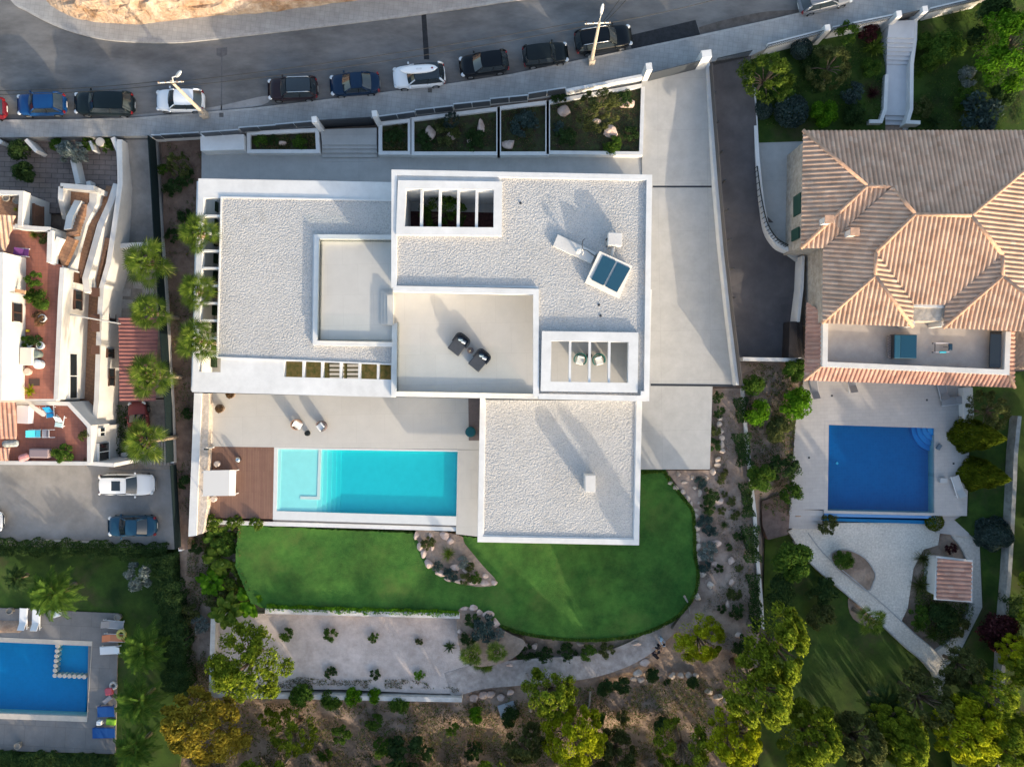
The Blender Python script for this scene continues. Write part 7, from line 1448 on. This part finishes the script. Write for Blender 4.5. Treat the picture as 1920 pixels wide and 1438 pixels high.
undergrowth([(1712, 1120), (1740, 1030), (1752, 1125), (1822, 1130), (1812, 1175), (1770, 1215), (1720, 1175)], 6000, ['dark', 'green', 'olive', 'palm'], 'dense low planting around the little hut', seed=30, cl=.0, size=.11, tall=.6)
for pl in ([(713, 235), (768, 230), (768, 285), (713, 285)], [(775, 226), (932, 208), (932, 286), (775, 286)], [(938, 206), (1024, 196), (1024, 286), (938, 286)], [(1032, 195), (1204, 165), (1200, 285), (1032, 285)], [(468, 252), (592, 248), (594, 282), (468, 282)]):
    _zc.clear(); zf0 = zfast; zfast = lambda a, b: .44
    undergrowth(pl, 2200, ['dark', 'dry', 'olive'], 'low weeds in the white planter by ' + {713: 'the steps', 775: 'the two boulders', 938: 'the grey shrub', 1032: 'the olive tree', 468: 'the small rock'}[pl[0][0]], seed=int(pl[0][0]), cl=.4, size=.08, tall=.15); zfast = zf0; _zc.clear()
# ================================================================ terrain
xs = np.concatenate([[-900, -500, -280, -170, -110, -75], np.linspace(-56, 56, 225), [75, 110, 170, 280, 500, 900]])
ys = np.concatenate([[-900, -500, -280, -170, -110, -75], np.linspace(-48, 44, 185), [60, 90, 150, 280, 500, 900]])
mb = MB(); X, Y = np.meshgrid(xs, ys); px_, py_ = 960 + X / S, 719 - Y / S
num = np.zeros_like(X); den = np.zeros_like(X)
for a, b, c in CP:
    wgt = 1 / ((px_ - a) ** 2 + (py_ - b) ** 2 + 30) ** 1.7; num += wgt * c; den += wgt
Z = num / den
PADS.append((PL([(505, 832), (865, 836), (862, 995), (500, 990)]), -2.2))
PADS.append((PL([(1540, 788), (1760, 794), (1757, 975), (1538, 965)], -1.2), -3.4)); PADS.append((PL([(-60, 1195), (175, 1200), (170, 1355), (-60, 1350)], -3.1), -4.6))
for poly_, zp in PADS:
    q = np.array([(p.x, p.y) for p in poly_]); lo = q.min(0) - .5; hi = q.max(0) + .5
    bx = (X > lo[0]) & (X < hi[0]) & (Y > lo[1]) & (Y < hi[1])
    if not bx.any(): continue
    x, y = X[bx], Y[bx]; ins = np.zeros(len(x), bool); dd = np.full(len(x), 9.)
    for i in range(len(q)):
        ax, ay = q[i - 1]; cx, cy = q[i]
        with np.errstate(divide='ignore', invalid='ignore'): ins ^= ((ay > y) != (cy > y)) & (x < (cx - ax) * (y - ay) / (cy - ay) + ax)
        l2 = (cx - ax) ** 2 + (cy - ay) ** 2 + 1e-9; t = np.clip(((x - ax) * (cx - ax) + (y - ay) * (cy - ay)) / l2, 0, 1)
        dd = np.minimum(dd, np.hypot(x - ax - t * (cx - ax), y - ay - t * (cy - ay)))
    hit = ins | (dd < .4); zz = Z[bx]; zz[hit] = np.minimum(zz[hit], zp - .2); Z[bx] = zz
for j in range(len(ys)):
    for i in range(len(xs)):
        z = Z[j, i] + .05 * NZ.fractal(Vector((X[j, i] * .5, Y[j, i] * .5, 0)), 1, 2, 4)
        mb.v.append(Vector((X[j, i], Y[j, i], z - .06)))
nx = len(xs)
mb.f = [[j * nx + i, j * nx + i + 1, (j + 1) * nx + i + 1, (j + 1) * nx + i] for j in range(len(ys) - 1) for i in range(nx - 1)]
mb.m = [0] * len(mb.f)
struct('ground', mb, M['soil'], 'bare reddish brown earth of the hillside around the plots', 'ground', smooth=True, fix=False)
